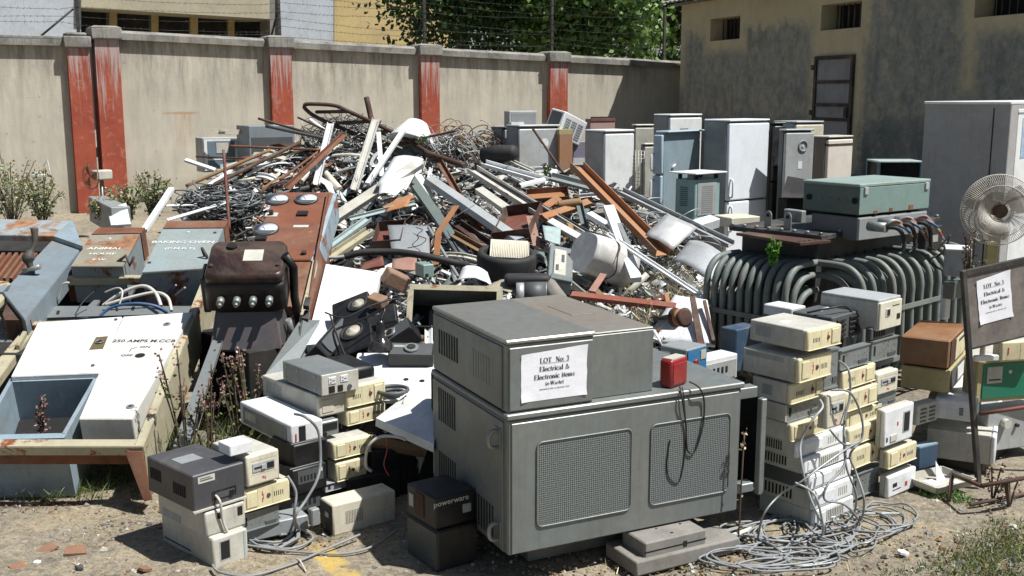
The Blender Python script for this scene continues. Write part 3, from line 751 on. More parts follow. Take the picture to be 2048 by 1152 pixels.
# ---- computer cases
def pc(c, Y, xr, xl, yaw, label, mat='beige', side=None, face='R', style='slots', group=None, name='computer_case', cat='computer case', flip=False, z0=None, badge=True, d=None):
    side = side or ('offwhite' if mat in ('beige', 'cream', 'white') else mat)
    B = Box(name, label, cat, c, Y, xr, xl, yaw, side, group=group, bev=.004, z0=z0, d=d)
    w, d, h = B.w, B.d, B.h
    fl = (lambda a, b, a2, b2: (1 - a2, b, 1 - a, b2)) if flip else (lambda a, b, a2, b2: (a, b, a2, b2))
    if face == 'R':
        mb = MB().use(mat).box(-.004, -.03, -.0, w + .004, -.0005, h, .012)
        mb.build('bezel', B.t); off = .03
    else:
        mb = MB().use(mat).box(-.03, -.004, 0, -.0005, d + .004, h, .012); mb.build('bezel', B.t); off = .03
    def P(nm, rs, m, o): return B.part(nm, face, [fl(*r) for r in rs], m, off + o, .002 if m == mat else 0)
    if style == 'slots':
        P('drive_bay_cover', [(.07, .16, .3, .84)], mat, .005)
        P('groove', [(.055, .1, .062, .9), (.31, .1, .317, .9), (.62, .12, .625, .88)], 'yellow', .0008)
        P('vent_slots', [(.66 + i * .045, .38, .675 + i * .045, .58) for i in range(5)], 'hole', .001)
        p = B.pt(face, .6 if flip else .42 + .12, .5, off); n = B.nrm(face)
        MB().use('brown').cyl(p - n * .002, p + n * .004, h * .09, 12).build('power_button', B.t)
        if badge: P('badge', [(.4, .55, .418, .75), (.42, .38, .435, .62), (.4, .25, .418, .45)], 'inkred', .001)
        P('lip', [(.0, .02, 1, .07)], mat, .006)
    elif style == 'plain':
        P('drive_bay_cover', [(.1, .2, .5, .8)], mat, .004)
        P('vent_slots', [(.62 + i * .05, .3, .64 + i * .05, .72) for i in range(5)], 'offwhite', .002)
    elif style == 'ribs':
        P('ribs', [(.3 + i * .045, .2, .322 + i * .045, .8) for i in range(10)], 'offwhite', .004)
        P('drive_bay_cover', [(.06, .2, .26, .8)], mat, .004)
    elif style == 'floppy':
        P('drive_bay_cover', [(.15, .45, .85, .72)], 'lgrey', .004)
        P('drive_opening', [(.2, .55, .55, .6), (.6, .48, .82, .66)], 'hole', .006)
        P('drive_lever', [(.42, .5, .55, .64)], 'lgrey', .01)
        P('badge', [(.45, .18, .5, .26), (.52, .15, .56, .24)], 'inkred', .001)
        P('groove', [(.1, .8, .9, .805), (.1, .36, .9, .365)], 'yellow', .001)
    return B
def plate(c, Y, xr, xl, yaw, label, mat='galv', name='metal_chassis', cat='chassis', group=None, seed=1, face='R'):
    B = Box(name, label, cat, c, Y, xr, xl, yaw, mat, group=group, bev=.003)
    rnd = random.Random(seed); rs = []
    for i in range(16):
        a, b = rnd.uniform(.05, .93), rnd.uniform(.12, .85); rs.append((a, b, a + .012, b + .05))
    B.part('screw_holes', face, rs, 'hole', .001)
    B.part('connector_slot', face, [(.08, .3, .13, .75)], 'hole', .003); B.part('port', face, [(.62, .14, .92, .28)], 'dgrey', .005)
    B.part('flange', face, [(0, .0, 1, .04), (0, .96, 1, 1)], mat, .008)
    return B
gR = 'computer cases stacked at the right'
YA = 5.47
def k4(cx, y0, y1): a = C4(cx, y0); b = C4(cx, y1); return (a[0], a[1], b[1])
def x4(x): return 1348 + .3924 * x
rows = [
    (690, 815, 908, 890, 435, 'white', 'ribs', 'white case at the very bottom of the near right stack, buried in looped cables'),
    (686, 716, 814, 888, 432, 'white', 'plain', 'white case second from the bottom of the near right stack'),
    (666, 632, 715, 880, 435, 'white', 'plain', 'white case with dark side, third from the bottom of the near right stack'),
    (640, 550, 631, 877, 440, 'white', 'ribs', 'white ribbed case fourth from the bottom of the near right stack'),
    (604, 466, 549, 852, 440, 'white', 'plain', 'white case with slotted side, fifth from the bottom of the near right stack'),
    (575, 375, 465, 746, 440, 'beige', 'slots', 'yellowed beige case just under the bare metal chassis in the near right stack')]
for i, (cx, y0, y1, xr, xl, m, st, lb) in enumerate(rows):
    B = pc(k4(cx, y0, y1), YA, x4(xr), x4(xl), 40, lb, m, style=st, group=gR, side='offwhite' if i != 2 else 'dgrey')
    if i in (1, 3, 4): B.slots('side_slots', 'L', .06, .25, .7, .8, 9, fill=.45)
B = plate(k4(570, 278, 372), YA, x4(752), x4(440), 40, 'bare grey metal chassis with black socket, halfway up the near right stack', seed=3)
B.part('cover', 'L', [(.25, .05, 1, .95)], 'offwhite', .006); B.slots('side_slots', 'L', .3, .3, .6, .7, 12)
B = pc(k4(570, 172, 276), YA, x4(752), x4(400), 40, 'third beige case from the top of the near right stack', 'beige', group=gR, flip=True)
B.slots('side_hatch', 'L', .3, .25, .6, .75, 14, mat='lgrey')
B = pc(k4(612, 42, 168), YA - .03, x4(778), x4(352), 40, 'second beige case from the top of the near right stack, wider than its neighbours', 'beige', group=gR)
B.slots('side_hatch', 'L', .06, .72, .8, .9, 30, mat='lgrey'); 
B = pc((1606, 660, 702), YA - .02, 1673, 1500, 39, 'topmost beige case of the near right stack with dusty white lid', 'beige', group=gR, flip=True)
B.slots('side_hatch', 'L', .12, .3, .42, .8, 10, mat='lgrey')
plate_paper = MB().use('paper')
B.part('paper_scrap', 'T', [(.2, .5, .45, .6)], 'paper', .002)
# second column
YB = 5.8
for cx, y0, y1, xr, xl, fl, lb in (
    (835, 108, 202, 1003, 800, True, 'top beige case in the second column of the right stacks'),
    (850, 214, 316, 1015, 815, True, 'second beige case from the top in the second column of the right stacks'),
    (855, 318, 405, 1037, 820, False, 'third beige case from the top in the second column, slightly twisted'),
    (868, 402, 490, 1046, 830, True, 'beige case just above the lowest one in the second column of the right stacks'),
    (880, 505, 607, 1057, 845, True, 'lowest beige case in the second column, draped with grey cables')):
    pc(k4(cx, y0, y1), YB - (.02 if fl else -.03), x4(xr), x4(xl), 41, lb, 'beige', group=gR, flip=fl)
plate(k4(905, 640, 765), YB, x4(1045), x4(880), 40, 'dented bare metal chassis at the foot of the second column behind the cables', seed=8)
B = pc(k4(752, 226, 402), 5.42, x4(850), x4(735), 38, 'small upright cream case with a floppy drive wedged between the first and second columns', 'cream', style='floppy', group=gR)
plate(k4(760, 0, 205), 5.62, x4(835), x4(740), 38, 'tall perforated grey metal side wedged upright beside the top of the near right stack', seed=12)
a = C3(955, 1015); b = C3(955, 1128)
B = plate((a[0], a[1], b[1]), 5.75, C3(1125, 0)[0], C3(915, 0)[0], 41, 'pale grey perforated chassis on top of the second column of the right stacks', seed=21)
# third column
pc(k4(1012, 118, 232), 6.0, x4(1118), x4(998), 40, 'cream upright case with a cartridge slot in the third column of the right stacks', 'cream', style='floppy', group=gR)
plate(k4(1022, 236, 300), 6.0, x4(1132), x4(1010), 40, 'short grey metal chassis below the cream cartridge case in the third column', seed=31)
a = C3(1135, 960); b = C3(1135, 1082)
plate((a[0], a[1], b[1]), 6.05, C3(1288, 0)[0], C3(1100, 0)[0], 40, 'grey metal rack unit with black sockets under the large dot matrix printer', seed=33)
a = C3(1135, 885); b = C3(1135, 955)
Box('rack_unit', 'dark slotted rack unit squeezed directly under the large dot matrix printer', 'rack unit', (a[0], a[1], b[1]), 6.05, C3(1275, 0)[0], C3(1100, 0)[0], 40, 'dgrey').slots('vent_slots', 'R', .1, .2, .6, .8, 5)
# fourth column
B = pc(k4(1045, 306, 495), 5.88, x4(1195), x4(1030), 40, 'upright white tower case with a long dark drive window in the fourth column', 'white', style='none', group=gR)
B.part('drive_window', 'R', [(.66, .28, .84, .78)], 'hole', .034); B.part('window_frame', 'R', [(.63, .24, .87, .82)], 'lgrey', .032)
B.part('badge', 'R', [(.42, .5, .46, .6)], 'inkred', .032); B.part('sticker', 'R', [(.06, .14, .12, .26)], 'dblue', .032); B.part('button', 'R', [(.2, .12, .42, .28)], 'offwhite', .036)
pc(k4(1066, 512, 605), 5.9, x4(1213), x4(1045), 40, 'beige case under the upright white tower in the fourth column', 'beige', group=gR)
B = pc(k4(1066, 642, 754), 5.9, x4(1208), x4(1050), 40, 'white case on the ground at the foot of the fourth column', 'white', style='none', group=gR)
B.part('drive_opening', 'R', [(.15, .45, .3, .62)], 'hole', .032); B.part('slot', 'R', [(.15, .3, .45, .33)], 'hole', .032); B.part('badge', 'R', [(.6, .3, .68, .5)], 'inkred', .032)
# on top of the right stacks
a = C3(1172, 735); b = C3(1172, 903)
B = Box('dot_matrix_printer', 'large off white printer with small square windows on top of the right stacks', 'printer', (a[0], a[1], b[1]), 6.05, C3(1307, 0)[0], C3(840, 0)[0], 42, 'offwhite', bev=.01)
B.part('front_panel', 'R', [(.02, .03, .98, .97)], 'cream', .008, .004)
B.part('window', 'R', [(.25, .45, .45, .75)], 'offwhite', .012, .003); B.part('dark_window_sheet', 'R', [(.3, .5, .42, .7)], 'hole', .014)
B.part('socket', 'R', [(.76, .3, .9, .48)], 'hole', .011); B.part('nameplate', 'R', [(.55, .78, .85, .81)], 'ink', .0095)
B.part('lid', 'T', [(.01, .01, .99, .99)], 'lgrey', .012, .004); B.screws('screws', 'T', [(.2, .1), (.2, .9), (.8, .1), (.8, .5), (.8, .9)], .008, 'dgrey')
a = C3(905, 822); b = C3(905, 968)
B = Box('power_supply', 'dark charcoal power supply with louvred end and torn white label on its top', 'power supply', (a[0], a[1], b[1]), 5.95, C3(1080, 0)[0], C3(678, 0)[0], 44, 'dgrey', bev=.006)
B.part('torn_label', 'T', [(.35, .55, .75, .68)], 'paper', .002)
for j in range(2):
    for i in range(4): B.part('louvre', 'R', [(.15 + .42 * j, .15 + i * .2, .42 + .42 * j, .27 + i * .2)], 'black', .012, .004)
B.part('red_label', 'L', [(.05, .35, .25, .7)], 'redbrown', .002)
cord('short_black_cord', 'black cord lying across the top of the charcoal power supply', 'cord', [B.t.matrix_basis @ Vector((x, y, z)) for x, y, z in ((-.02, .15, B.h + .01), (.05, .05, B.h + .04), (.2, .02, B.h + .03), (.28, -.02, B.h - .1))], .007, 'rubber')
a = C3(560, 770); b = C3(560, 830)
Box('plastic_tray', 'flat white plastic tray resting behind the topmost beige case', 'tray', (a[0] + 40, a[1], b[1]), 6.3, C3(760, 0)[0], C3(515, 0)[0], 40, 'white')
# behind the big cabinet: blue panel meter, white case
B = Box('battery_charger', 'grey instrument with a blue control panel behind the red charger', 'instrument', (1372, 700, 752), 5.9, 1413, 1320, 45, 'grey')
B.part('control_panel', 'R', [(.04, .05, .96, .95)], 'blue2' if 'blue2' in MATS else M('blue2', S('2d6f9a'), .5, 0, .2), .006)
B.knob('knob', 'R', .4, .45, .018, .02, 'red'); B.part('meter', 'R', [(.65, .5, .9, .85)], 'offwhite', .01)
B.part('label', 'L', [(.05, .5, .4, .8)], 'white', .003)
B = Box('computer_case', 'white desktop case with grey ported end between the blue instrument and the near right stack', 'computer case', (1405, 722, 772), 6.1, 1475, 1372, 38, 'white', group=gR); B.part('port_panel', 'R', [(.05, .1, .95, .8)], 'lgrey', .004); B.slots('ports', 'R', .15, .35, .75, .6, 5, out=.006)
B = Box('crt_monitor', 'dark blue grey case leaning in the shadow left of the beige stack', 'monitor', (1470, 660, 745), 6.4, 1515, 1440, 40, 'dblue')
# ---- far right devices
B = Box('brown_instrument', 'brown varnished box with a cream meter panel to the right of the printer', 'instrument', (1896, 682, 738), 6.4, 1932, 1800, 58, M('varnish', S('7c5230'), .5, 0, .5, dcol=S('9a8468'), scale=3), bev=.008)
B.part('end_panel', 'R', [(.05, .05, .95, .95)], 'darkrust', .006); B.part('meter_panel', 'R', [(.3, .12, .85, .88)], 'beige', .01); B.part('display', 'R', [(.45, .7, .75, .78)], 'hole', .012)
B.screws('knobs', 'R', [(.55, .35), (.65, .5), (.5, .55)], .008, 'red')
B = Box('yellow_instrument', 'yellowed metal instrument underneath the brown varnished box', 'instrument', (1896, 742, 787), 6.4, 1932, 1802, 58, 'yellow'); B.part('end_panel', 'R', [(.08, .08, .95, .92)], 'dgrey', .006); B.part('display', 'R', [(.4, .2, .8, .8)], 'white', .008)
B = Box('ups_unit', 'white vented box with two rows of louvres behind the long white tower', 'power supply', (1833, 812, 852), 6.25, 1876, 1812, 35, 'offwhite')
for j in range(2):
    for i in range(4): B.part('louvre', 'R', [(.15 + .42 * j, .12 + i * .2, .42 + .42 * j, .2 + i * .2)], 'dgrey', .004)
B = Box('ups_unit', 'long white round edged unit with small vent slots behind the long white tower', 'power supply', (1948, 806, 846), 6.3, 1970, 1868, 62, 'white', bev=.012); B.slots('vent_slots', 'L', .62, .3, .72, .7, 4, vert=False); B.part('end_panel', 'R', [(.1, .1, .9, .9)], 'lteal', .004)
B = pc((1978, 872, 930), 6.32, 2010, 1853, 64, 'long white tower case lying on its side on the dark box at the right', 'white', style='none', face='R')
B.part('drive_opening', 'R', [(.45, .25, .85, .7)], 'lgrey', .032); B.part('socket', 'R', [(.5, .4, .62, .62), (.7, .4, .8, .62)], 'hole', .036)
B.part('lid_patch', 'T', [(.1, .0, .9, .22)], 'lgrey', .002)
B = Box('black_box', 'long black box on the ground under the long white tower', 'box', (1962, 925, 962), 6.34, 2075, 1872, 50, 'black')
B = Box('blue_box', 'small steel blue box between the black box and the fourth column', 'box', (1826, 898, 942), 6.2, 1876, 1810, 30, 'dblue'); B.part('top_sheet', 'T', [(.02, .02, .98, .98)], 'blue', .004)
B = Box('printer_body', 'pale grey machine with round knobs at the right edge beside the green panel', 'printer', (1970, 825, 905), 6.5, 2100, 1935, 20, 'lgrey'); B.knob('knob', 'R', .25, .7, .03, .04, 'offwhite'); B.knob('knob', 'R', .45, .6, .012, .02, 'black')
B = Box('stabiliser', 'yellow framed voltage stabiliser with green front panel and square meter at the right edge', 'stabiliser', (1950, 722, 806), 6.45, 2130, 1925, 14, 'yellow')
B.part('front_panel', 'R', [(.06, .08, .99, .92)], 'green', .006, .003); B.part('meter', 'R', [(.1, .45, .27, .85)], 'offwhite', .012, .003); B.part('meter_needle', 'R', [(.12, .52, .25, .55)], 'ink', .014)
B.knob('lamp', 'R', .36, .7, .012, .01, 'cream'); B.knob('lamp', 'R', .62, .7, .014, .01, 'red'); B.knob('lamp', 'R', .7, .7, .014, .01, 'pink'); B.screws('switch', 'R', [(.5, .45), (.5, .3), (.64, .5)], .008, 'hole')
B = pc((1996, 682, 722), 6.45, 2070, 1985, 12, 'cream case with a red mark on top of the green fronted stabiliser', 'beige', style='none'); B.part('badge', 'R', [(.16, .35, .19, .7)], 'inkred', .032); B.part('groove', 'R', [(.5, .1, .51, .9)], 'yellow', .031)
B = Box('plastic_cover', 'white plastic cover leaning against the cream case on the stabiliser', 'cover', (1950, 712, 724), 6.4, 2000, 1945, 10, 'white')
# signboard on two thin legs
p0 = at(1957, 972, 6.12); p0.z = 0.0; top = at(1926, 541, 6.12)
ex = Vector((1, .30, 0)).normalized(); ez = (top - p0).normalized(); ex = (ex - ez * ex.dot(ez)).normalized()
sg = matrix_thing('notice_board', 'dark framed notice board on thin iron legs with a paper lot notice', 'sign', p0, ex, ez.cross(ex) * -1 if False else (ez.cross(ex)))
Mi = sg.matrix_world.inverted(); L = (top - p0).length
MB().use('darkiron').box(-.015, -.015, 0, .015, .015, L, .003).build('leg', sg)
MB().use('darkiron').box(.62, -.015, .0, .65, .015, L, .003).build('leg', sg)
q0 = Mi @ at(1934, 686, 6.22); zb = q0.z
M('boardface', S('6b625e', .8), .8, 0, .6, scale=6, dcol=S('9a948c'))
MB().use('boardface').box(.0155, -.004, zb, .6195, .004, L - .02).build('board', sg)
MB().use('darkiron').box(.0155, -.012, L - .035, .6195, .012, L, .002).build('frame_bar', sg); MB().use('darkiron').box(.0155, -.01, zb - .015, .6195, .01, zb + .0, .002).build('frame_bar', sg)
a = Mi @ at(1957, 637, 6.25); b = Mi @ at(2036, 550, 6.35)
notice(sg, Vector((.085, -.006, zb + .12)), Vector((1, 0, .03)), Vector((-.02, 0, 1)), .235, .265, 'Items')
# ---- electric fan
fc = at(1996, 420, 6.9)
fan = thing('pedestal_fan', 'cream pedestal fan with round wire guard in front of the tall white cabinet', 'fan', (fc.x, fc.y, gz(fc.x, fc.y) - .05), R(-12))
fz = fc.z - fan.location.z
M('fanwire', S('d8d2c6', .95), .5, 0, .2, bump=0)
rr = 70 / F * 7.0
mb = MB().use('fanwire'); NW = 110
for i in range(NW):
    a = 2 * math.pi * i / NW; ca, sa = math.cos(a), math.sin(a)
    prof = [(.28, -.07), (.6, -.085), (.88, -.06), (1, 0), (.88, .05), (.5, .075), (.2, .08)]
    mb.tube([(rr * k * ca, y * 1.0, fz + rr * k * sa) for k, y in prof], .0016, 3)
for k, y in ((1, 0), (.72, -.078), (.28, -.07), (.5, .075)):
    mb.tube([(rr * k * math.cos(t_), y, fz + rr * k * math.sin(t_)) for t_ in [2 * math.pi * i / 48 for i in range(48)]], .004 if k == 1 else .0025, 5, closed=True)
mb.build('wire_guard', fan)
M('fanbody', S('b5ad98', .9), .5, 0, .4)
hb = MB().use('fanbody').lathe([(.0, 0), (.052, 0), (.058, .03), (.055, .1), (.04, .15), (.0, .16)], 20, (0, .08, fz), Matrix.Rotation(-math.pi / 2, 4, 'X')).build('motor_housing', fan)
MB().use('darkrust').cyl((0, -.045, fz), (0, -.072, fz), .045, 18).build('hub', fan)
for i in range(3):
    mb = MB().use(M('blade', S('9a968c'), .4, 0, .2)); a0 = i * 2.094 + .5; V = []
    for k in range(6):
        r_ = .04 + (rr * .9 - .04) * k / 5; wd = .35 + .25 * math.sin(k / 5 * 3)
        V.append([mb.bm.verts.new((r_ * math.cos(a0 + s_ * wd), s_ * .03, fz + r_ * math.sin(a0 + s_ * wd))) for s_ in (-1, 0, 1)])
    for A, B_ in zip(V, V[1:]):
        for q in range(2): mb._f([A[q], A[q + 1], B_[q + 1], B_[q]], True)
    mb.build('blade', fan)
MB().use('fanbody').cyl((0, .13, fz - .06), (0, .11, 0), .018, 12).build('pole', fan)
MB().use('yellow').box(-.04, .06, fz - .42, .035, .12, fz - .22, .008).build('switch_box', fan)
MB().use('fanbody').cyl((0, .11, 0), (0, .11, .04), .2, 24, .17).build('base', fan)
# ---- tall white cabinet
B = Box('incubator_cabinet', 'tall white laboratory cabinet with faded blue poster at the right edge', 'cabinet', (1968, 208, 900), 9.0, 2300, 1828, 50, M('cabwhite', S('a9a9a8', .9), .5, 0, .3, scale=1.5), z0=gz(4, 9))
B.part('gasket', 'L', [(.80, .02, .815, .985)], 'black', .002); B.part('lid', 'T', [(-.005, -.005, 1.0, 1.0)], 'white', .02, .005)
M('poster', S('7fa0b8'), .7, 0, .8, dcol=S('c9cdd0'), scale=9, streak=.5)
B.part('torn_poster', 'R', [(.05, .79, .5, .945)], 'poster', .010)
B.part('door_panel', 'R', [(.03, .02, .97, .98)], 'white', .006, .003)
B.part('nameplate', 'R', [(.03, .962, .3, .968)], 'grey', .009)
p = B.pt('L', .86, .62); mb = MB().use('steel'); mb.tube(spline([p + Vector((0, .06, .03)), p + Vector((-.05, .0, .03)), p + Vector((-.06, -.08, .02)), p + Vector((-.05, -.16, .02))], 5), .014, 8); mb.build('door_latch', B.t)
# ---- transformer
TY = 7.55
tr = thing('oil_transformer', 'large black oil transformer with curved grey cooling tubes', 'transformer', at(1622, 850, TY), R(42)); tl = tr.location; tl.z = .08
to = Vector(tl); u4 = Vector((math.cos(R(42)), math.sin(R(42)), 0)); v4 = Vector((-math.sin(R(42)), math.cos(R(42)), 0))
def spt(px, d_, z, o=to):
    k = (px - 1024) / F; D0 = o.y * CT + (CAMH - z) * ST; return (k * D0 - o.x) / (d_.x - k * d_.y * CT)
TW, TD = spt(1868, u4, 1.0), spt(1462, v4, 1.0); ztank = zat(470, TY) - tl.z; ztube = zat(528, TY) - tl.z
MB().use('tank').box(0.06, .06, .12, TW - .04, TD - .04, ztank - .04, .02).build('tank', tr)
MB().use('tank').box(-.02, -.02, ztank - .038, TW + .02, TD + .02, ztank, .004).build('top_plate', tr)
mb = MB().use('galv')
for i in range(8):
    for a, b in ((i / 7.0, 0), (0, i / 7.0)): mb.cyl((a * TW, b * TD, ztank), (a * TW, b * TD, ztank + .02), .014, 6)
mb.build('bolt', tr)
def tubepath(out, zt_, zb_, r=.19):
    return [(0.06, 0, zt_), (-(out - r), 0, zt_), (-(out - r * .5), 0, zt_ - r * .14), (-(out - r * .14), 0, zt_ - r * .5), (-out, 0, zt_ - r), (-out, 0, zt_ - r * 1.6), (-out, 0, zb_ + r), (-(out - r * .5), 0, zb_ + .03), (0.06, 0, zb_)]
tm = {}
for lay, (out, dz) in enumerate(((.33, 0), (.24, -.09), (.19, -.2))):
    mb = MB().use('tube').tube(spline(tubepath(out, ztube + dz, .16 - dz * .6), 6), .0235, 10, flat=1.05)
    o = mb.build('cooling_tube', tr); o.location = (0, .03, 0); tm[lay] = o
nL = 10; nR = 13
for lay in range(3):
    for i in range(nL):
        if i == 0 and lay < 3:
            o = tm[lay]
        else: o = tm[lay].copy(); link(o)
        o.parent = tr; o.location = (0.0, .05 + i * (TD - .08) / (nL - 1), 0)
for lay in range(3 if False else 2):
    for i in range(nR):
        o = tm[lay].copy(); link(o); o.parent = tr; o.rotation_euler = (0, 0, math.pi / 2); o.location = (.05 + i * (TW - .08) / (nR - 1), 0, 0)
for o in tm.values(): o.parent = tr
mb = MB().use('tube').box(-.365, 0.0, .62 * ztube, -.355, TD, .62 * ztube + .035).box(-.365, 0.0, .3 * ztube, -.355, TD, .3 * ztube + .035)
mb.box(0, -.365, .66 * ztube, TW, -.355, .66 * ztube + .035).box(0, -.365, .3 * ztube, TW, -.355, .3 * ztube + .035); mb.build('tube_brace', tr)
mb = MB().use('darkiron')   # lifting lugs on the lid
for a in (.08, .22):
    x, y = TW * .0 + .08, TD * .45 + a * 1.2
    mb.box(x, y - .015, ztank, x + .02, y + .015, ztank + .0)
mb.bm.free()
for k in range(2):
    mb = MB().use('galv'); y = TD * .38 + k * .17; P = [(0, -.03), (0, .07), (.012, .095), (.03, .1), (.048, .095), (.06, .07), (.06, -.0), (.06, -.03)]
    mb.prism([(.06, y + a_, ztank + .03 + b_) for a_, b_ in P], (.012, 0, 0)); mb.build('lifting_lug', tr)
    MB().use('hole').box(.058, y + .018, ztank + .085, .0735, y + .042, ztank + .11).build('lug_hole', tr)
# plate sticking out to the left on top
def place4(cx_, yt, yb, Y, xr, xl, yaw, **k): pass
B = Box('steel_plate', 'rusty drilled steel plate lying on the transformer tank with two lifting eyes behind it', 'plate', (1600, 486, 492), 7.35, 1662, 1472, 30, 'darkrust', bev=.002, part='plate'); B.screws('bolt_hole', 'T', [(.15 + .17 * i, .08) for i in range(5)], .012, 'hole')
B = Box('junction_box', 'plain dark grey steel box between the transformer and the green switch box', 'junction box', (1714, 436, 482), 7.6, 1853, 1622, 36, M('boxgrey', S('77797a', .8), .55, 0, .4), bev=.006)
B.part('cover', 'R', [(.01, .02, .99, .96)], 'grey', .006, .003)
jb = B
B = Box('switch_box', 'sage green steel switch box on top of the transformer, lid closed with clasps', 'switch box', (1717, 374, 431), 7.6, 1858, 1606, 36, M('sage', S('5a716b', .8), .5, 0, .35, rust=.06, scale=3), bev=.006)
B.part('lid', 'T', [(-.01, -.01, 1.01, 1.01)], M('sagetop', S('93a9a3', .85), .5, 0, .4, scale=3), .02, .005); B.part('side_band', 'R', [(.0, .02, 1, .96)], M('sagelight', S('7c9690', .85), .5, 0, .25, scale=3), .004, .002)
for a, b in ((.93, .5), (.12, .5)): B.knob('plug', 'L', a, b, .022, .012, 'hole')
for i in range(4): B.knob('knockout', 'L', .32 + i * .15, .5, .017, .003, 'sage')
B.part('clasp', 'R', [(.05, .72, .1, .98), (.92, .72, .97, .98)], 'lgrey', .015, .003); B.part('hinge', 'R', [(.42, .02, .46, .16), (.7, .02, .76, .2), (.2, .0, .25, .12)], 'rusty', .008)
# cable glands and wires
for i, (px, py, m, ex_) in enumerate(((1768, 455, 'cableb', 0), (1790, 448, 'dgrey', 1), (1822, 445, 'rubber', 2))):
    p = at(px, py, 7.45); t_ = thing('cable_gland', ['blue and yellow wire bundle hanging out of the dark grey steel box', 'grey gland with coloured wire ends beside the dark steel box', 'black cable gland at the right end of the dark steel box'][i], 'cable', p, R(40))
    MB().use('galv').cyl((0, .12, 0), (0, -.02, 0), .035, 12).build('collar', t_)
    MB().use('rubber').tube(spline([(0, 0, 0), (.03, -.08, -.0), (.08, -.1, -.05), (.09, -.11, -.12 - .03 * i), (.08, -.1, -.17)], 5), .015, 8).build('sheath', t_)
    for j, cm in enumerate(('cableb', 'yellow', 'inkred', 'cable')):
        MB().use(cm).tube(spline([(.0, -.02, .02), (.05, -.09, .015 + .01 * j), (.1 + .03 * j, -.15, -.03 - .03 * j)], 4), .009, 5).build('wire', t_)
# items right of the transformer
B = Box('metal_box', 'pale grey metal box standing behind the transformer tubes near the fan', 'box', (1940, 502, 555), 7.2, 1946, 1890, 70, 'lgrey'); B.part('top', 'T', [(0, 0, 1, 1)], 'white', .006)
B = Box('metal_box', 'black metal casing with wires just right of the green switch box', 'box', (1850, 455, 500), 7.9, 1885, 1835, 40, 'black'); B.part('label', 'R', [(.2, .3, .7, .6)], 'lgrey', .004)
cord('black_wire_tangle', 'black wires curling between the switch box and the fan', 'wire', [at(x, y, 7.5) for x, y in ((1850, 460), (1870, 500), (1900, 470), (1885, 505), (1860, 520), (1890, 540), (1905, 500), (1930, 520))], .008, 'rubber')
B = Box('teal_motor_cover', 'dull teal metal cover lying behind the notice board', 'cover', (1905, 565, 600), 7.0, 1940, 1885, 40, 'teal')
B = Box('meter_case', 'white meter case beside the right end of the cooling tubes', 'meter', (1888, 570, 640), 7.1, 1902, 1880, 40, 'white')
# tray and bars
p = atz(1878, 968, 0.03)
t = thing('plastic_tray', 'cracked white plastic tray with a torn sheet in it on the dirt at the right', 'tray', p, R(28))
mb = MB().use('offwhite')
W_, D_, H_ = .3, .22, .045
mb.box(-W_ / 2, -D_ / 2, 0, W_ / 2, D_ / 2, .008)
mb.prism([(-W_ / 2, -D_ / 2, 0), (W_ / 2, -D_ / 2, 0), (W_ / 2 + .02, -D_ / 2 - .02, H_), (-W_ / 2 - .02, -D_ / 2 - .02, H_)], (0, .008, 0))
mb.prism([(-W_ / 2, D_ / 2, 0), (W_ / 2, D_ / 2, 0), (W_ / 2 + .02, D_ / 2 + .02, H_), (-W_ / 2 - .02, D_ / 2 + .02, H_)], (0, -.008, 0))
mb.prism([(-W_ / 2, -D_ / 2, 0), (-W_ / 2, D_ / 2, 0), (-W_ / 2 - .02, D_ / 2 + .02, H_), (-W_ / 2 - .02, -D_ / 2 - .02, H_)], (.008, 0, 0))
mb.prism([(W_ / 2, -D_ / 2, 0), (W_ / 2, D_ / 2, 0), (W_ / 2 + .02, D_ / 2 + .02, H_), (W_ / 2 + .02, -D_ / 2 - .02, H_)], (-.008, 0, 0)); mb.build('tray', t)
mb = MB().use('white').prism([(-.02, 0, .01), (.08, .02, .01), (.03, .06, .12)], (0, .004, 0)); mb.box(-.1, -.05, .009, -.02, .04, .022); mb.box(.05, -.07, .009, .09, -.03, .02); mb.build('torn_sheet', t)
def rod(name, label, cat, pts, r, mat, group=None, seg=6, sm=True):
    mb = MB().use(mat)
    for a, b in zip(pts, pts[1:]): mb.cyl(a, b, r, seg, sm=sm)
    return tag(mb.build(name), label, cat, group)
rod('bent_stand', 'rusty bent iron bar frame lying on the dirt at the lower right', 'frame', [atz(1897, 1002, .02), at(1905, 948, 5.95), atz(1962, 972, .18), atz(2060, 954, .2)], .012, 'darkrust')
rod('iron_bar', 'thin iron bar lying on the dirt beside the bent iron frame', 'bar', [atz(1940, 1010, .02), atz(2060, 985, .02)], .01, 'darkrust')
rod('iron_peg', 'short rusty iron peg upright under the bent frame', 'peg', [atz(2018, 1013, .0), at(2010, 962, 5.7)], .01, 'darkrust')
rod('red_bar', 'thin red painted bar crossing in front of the pale machine at the right edge', 'bar', [at(1960, 828, 6.1), at(2075, 810, 6.1)], .012, 'redbrown')
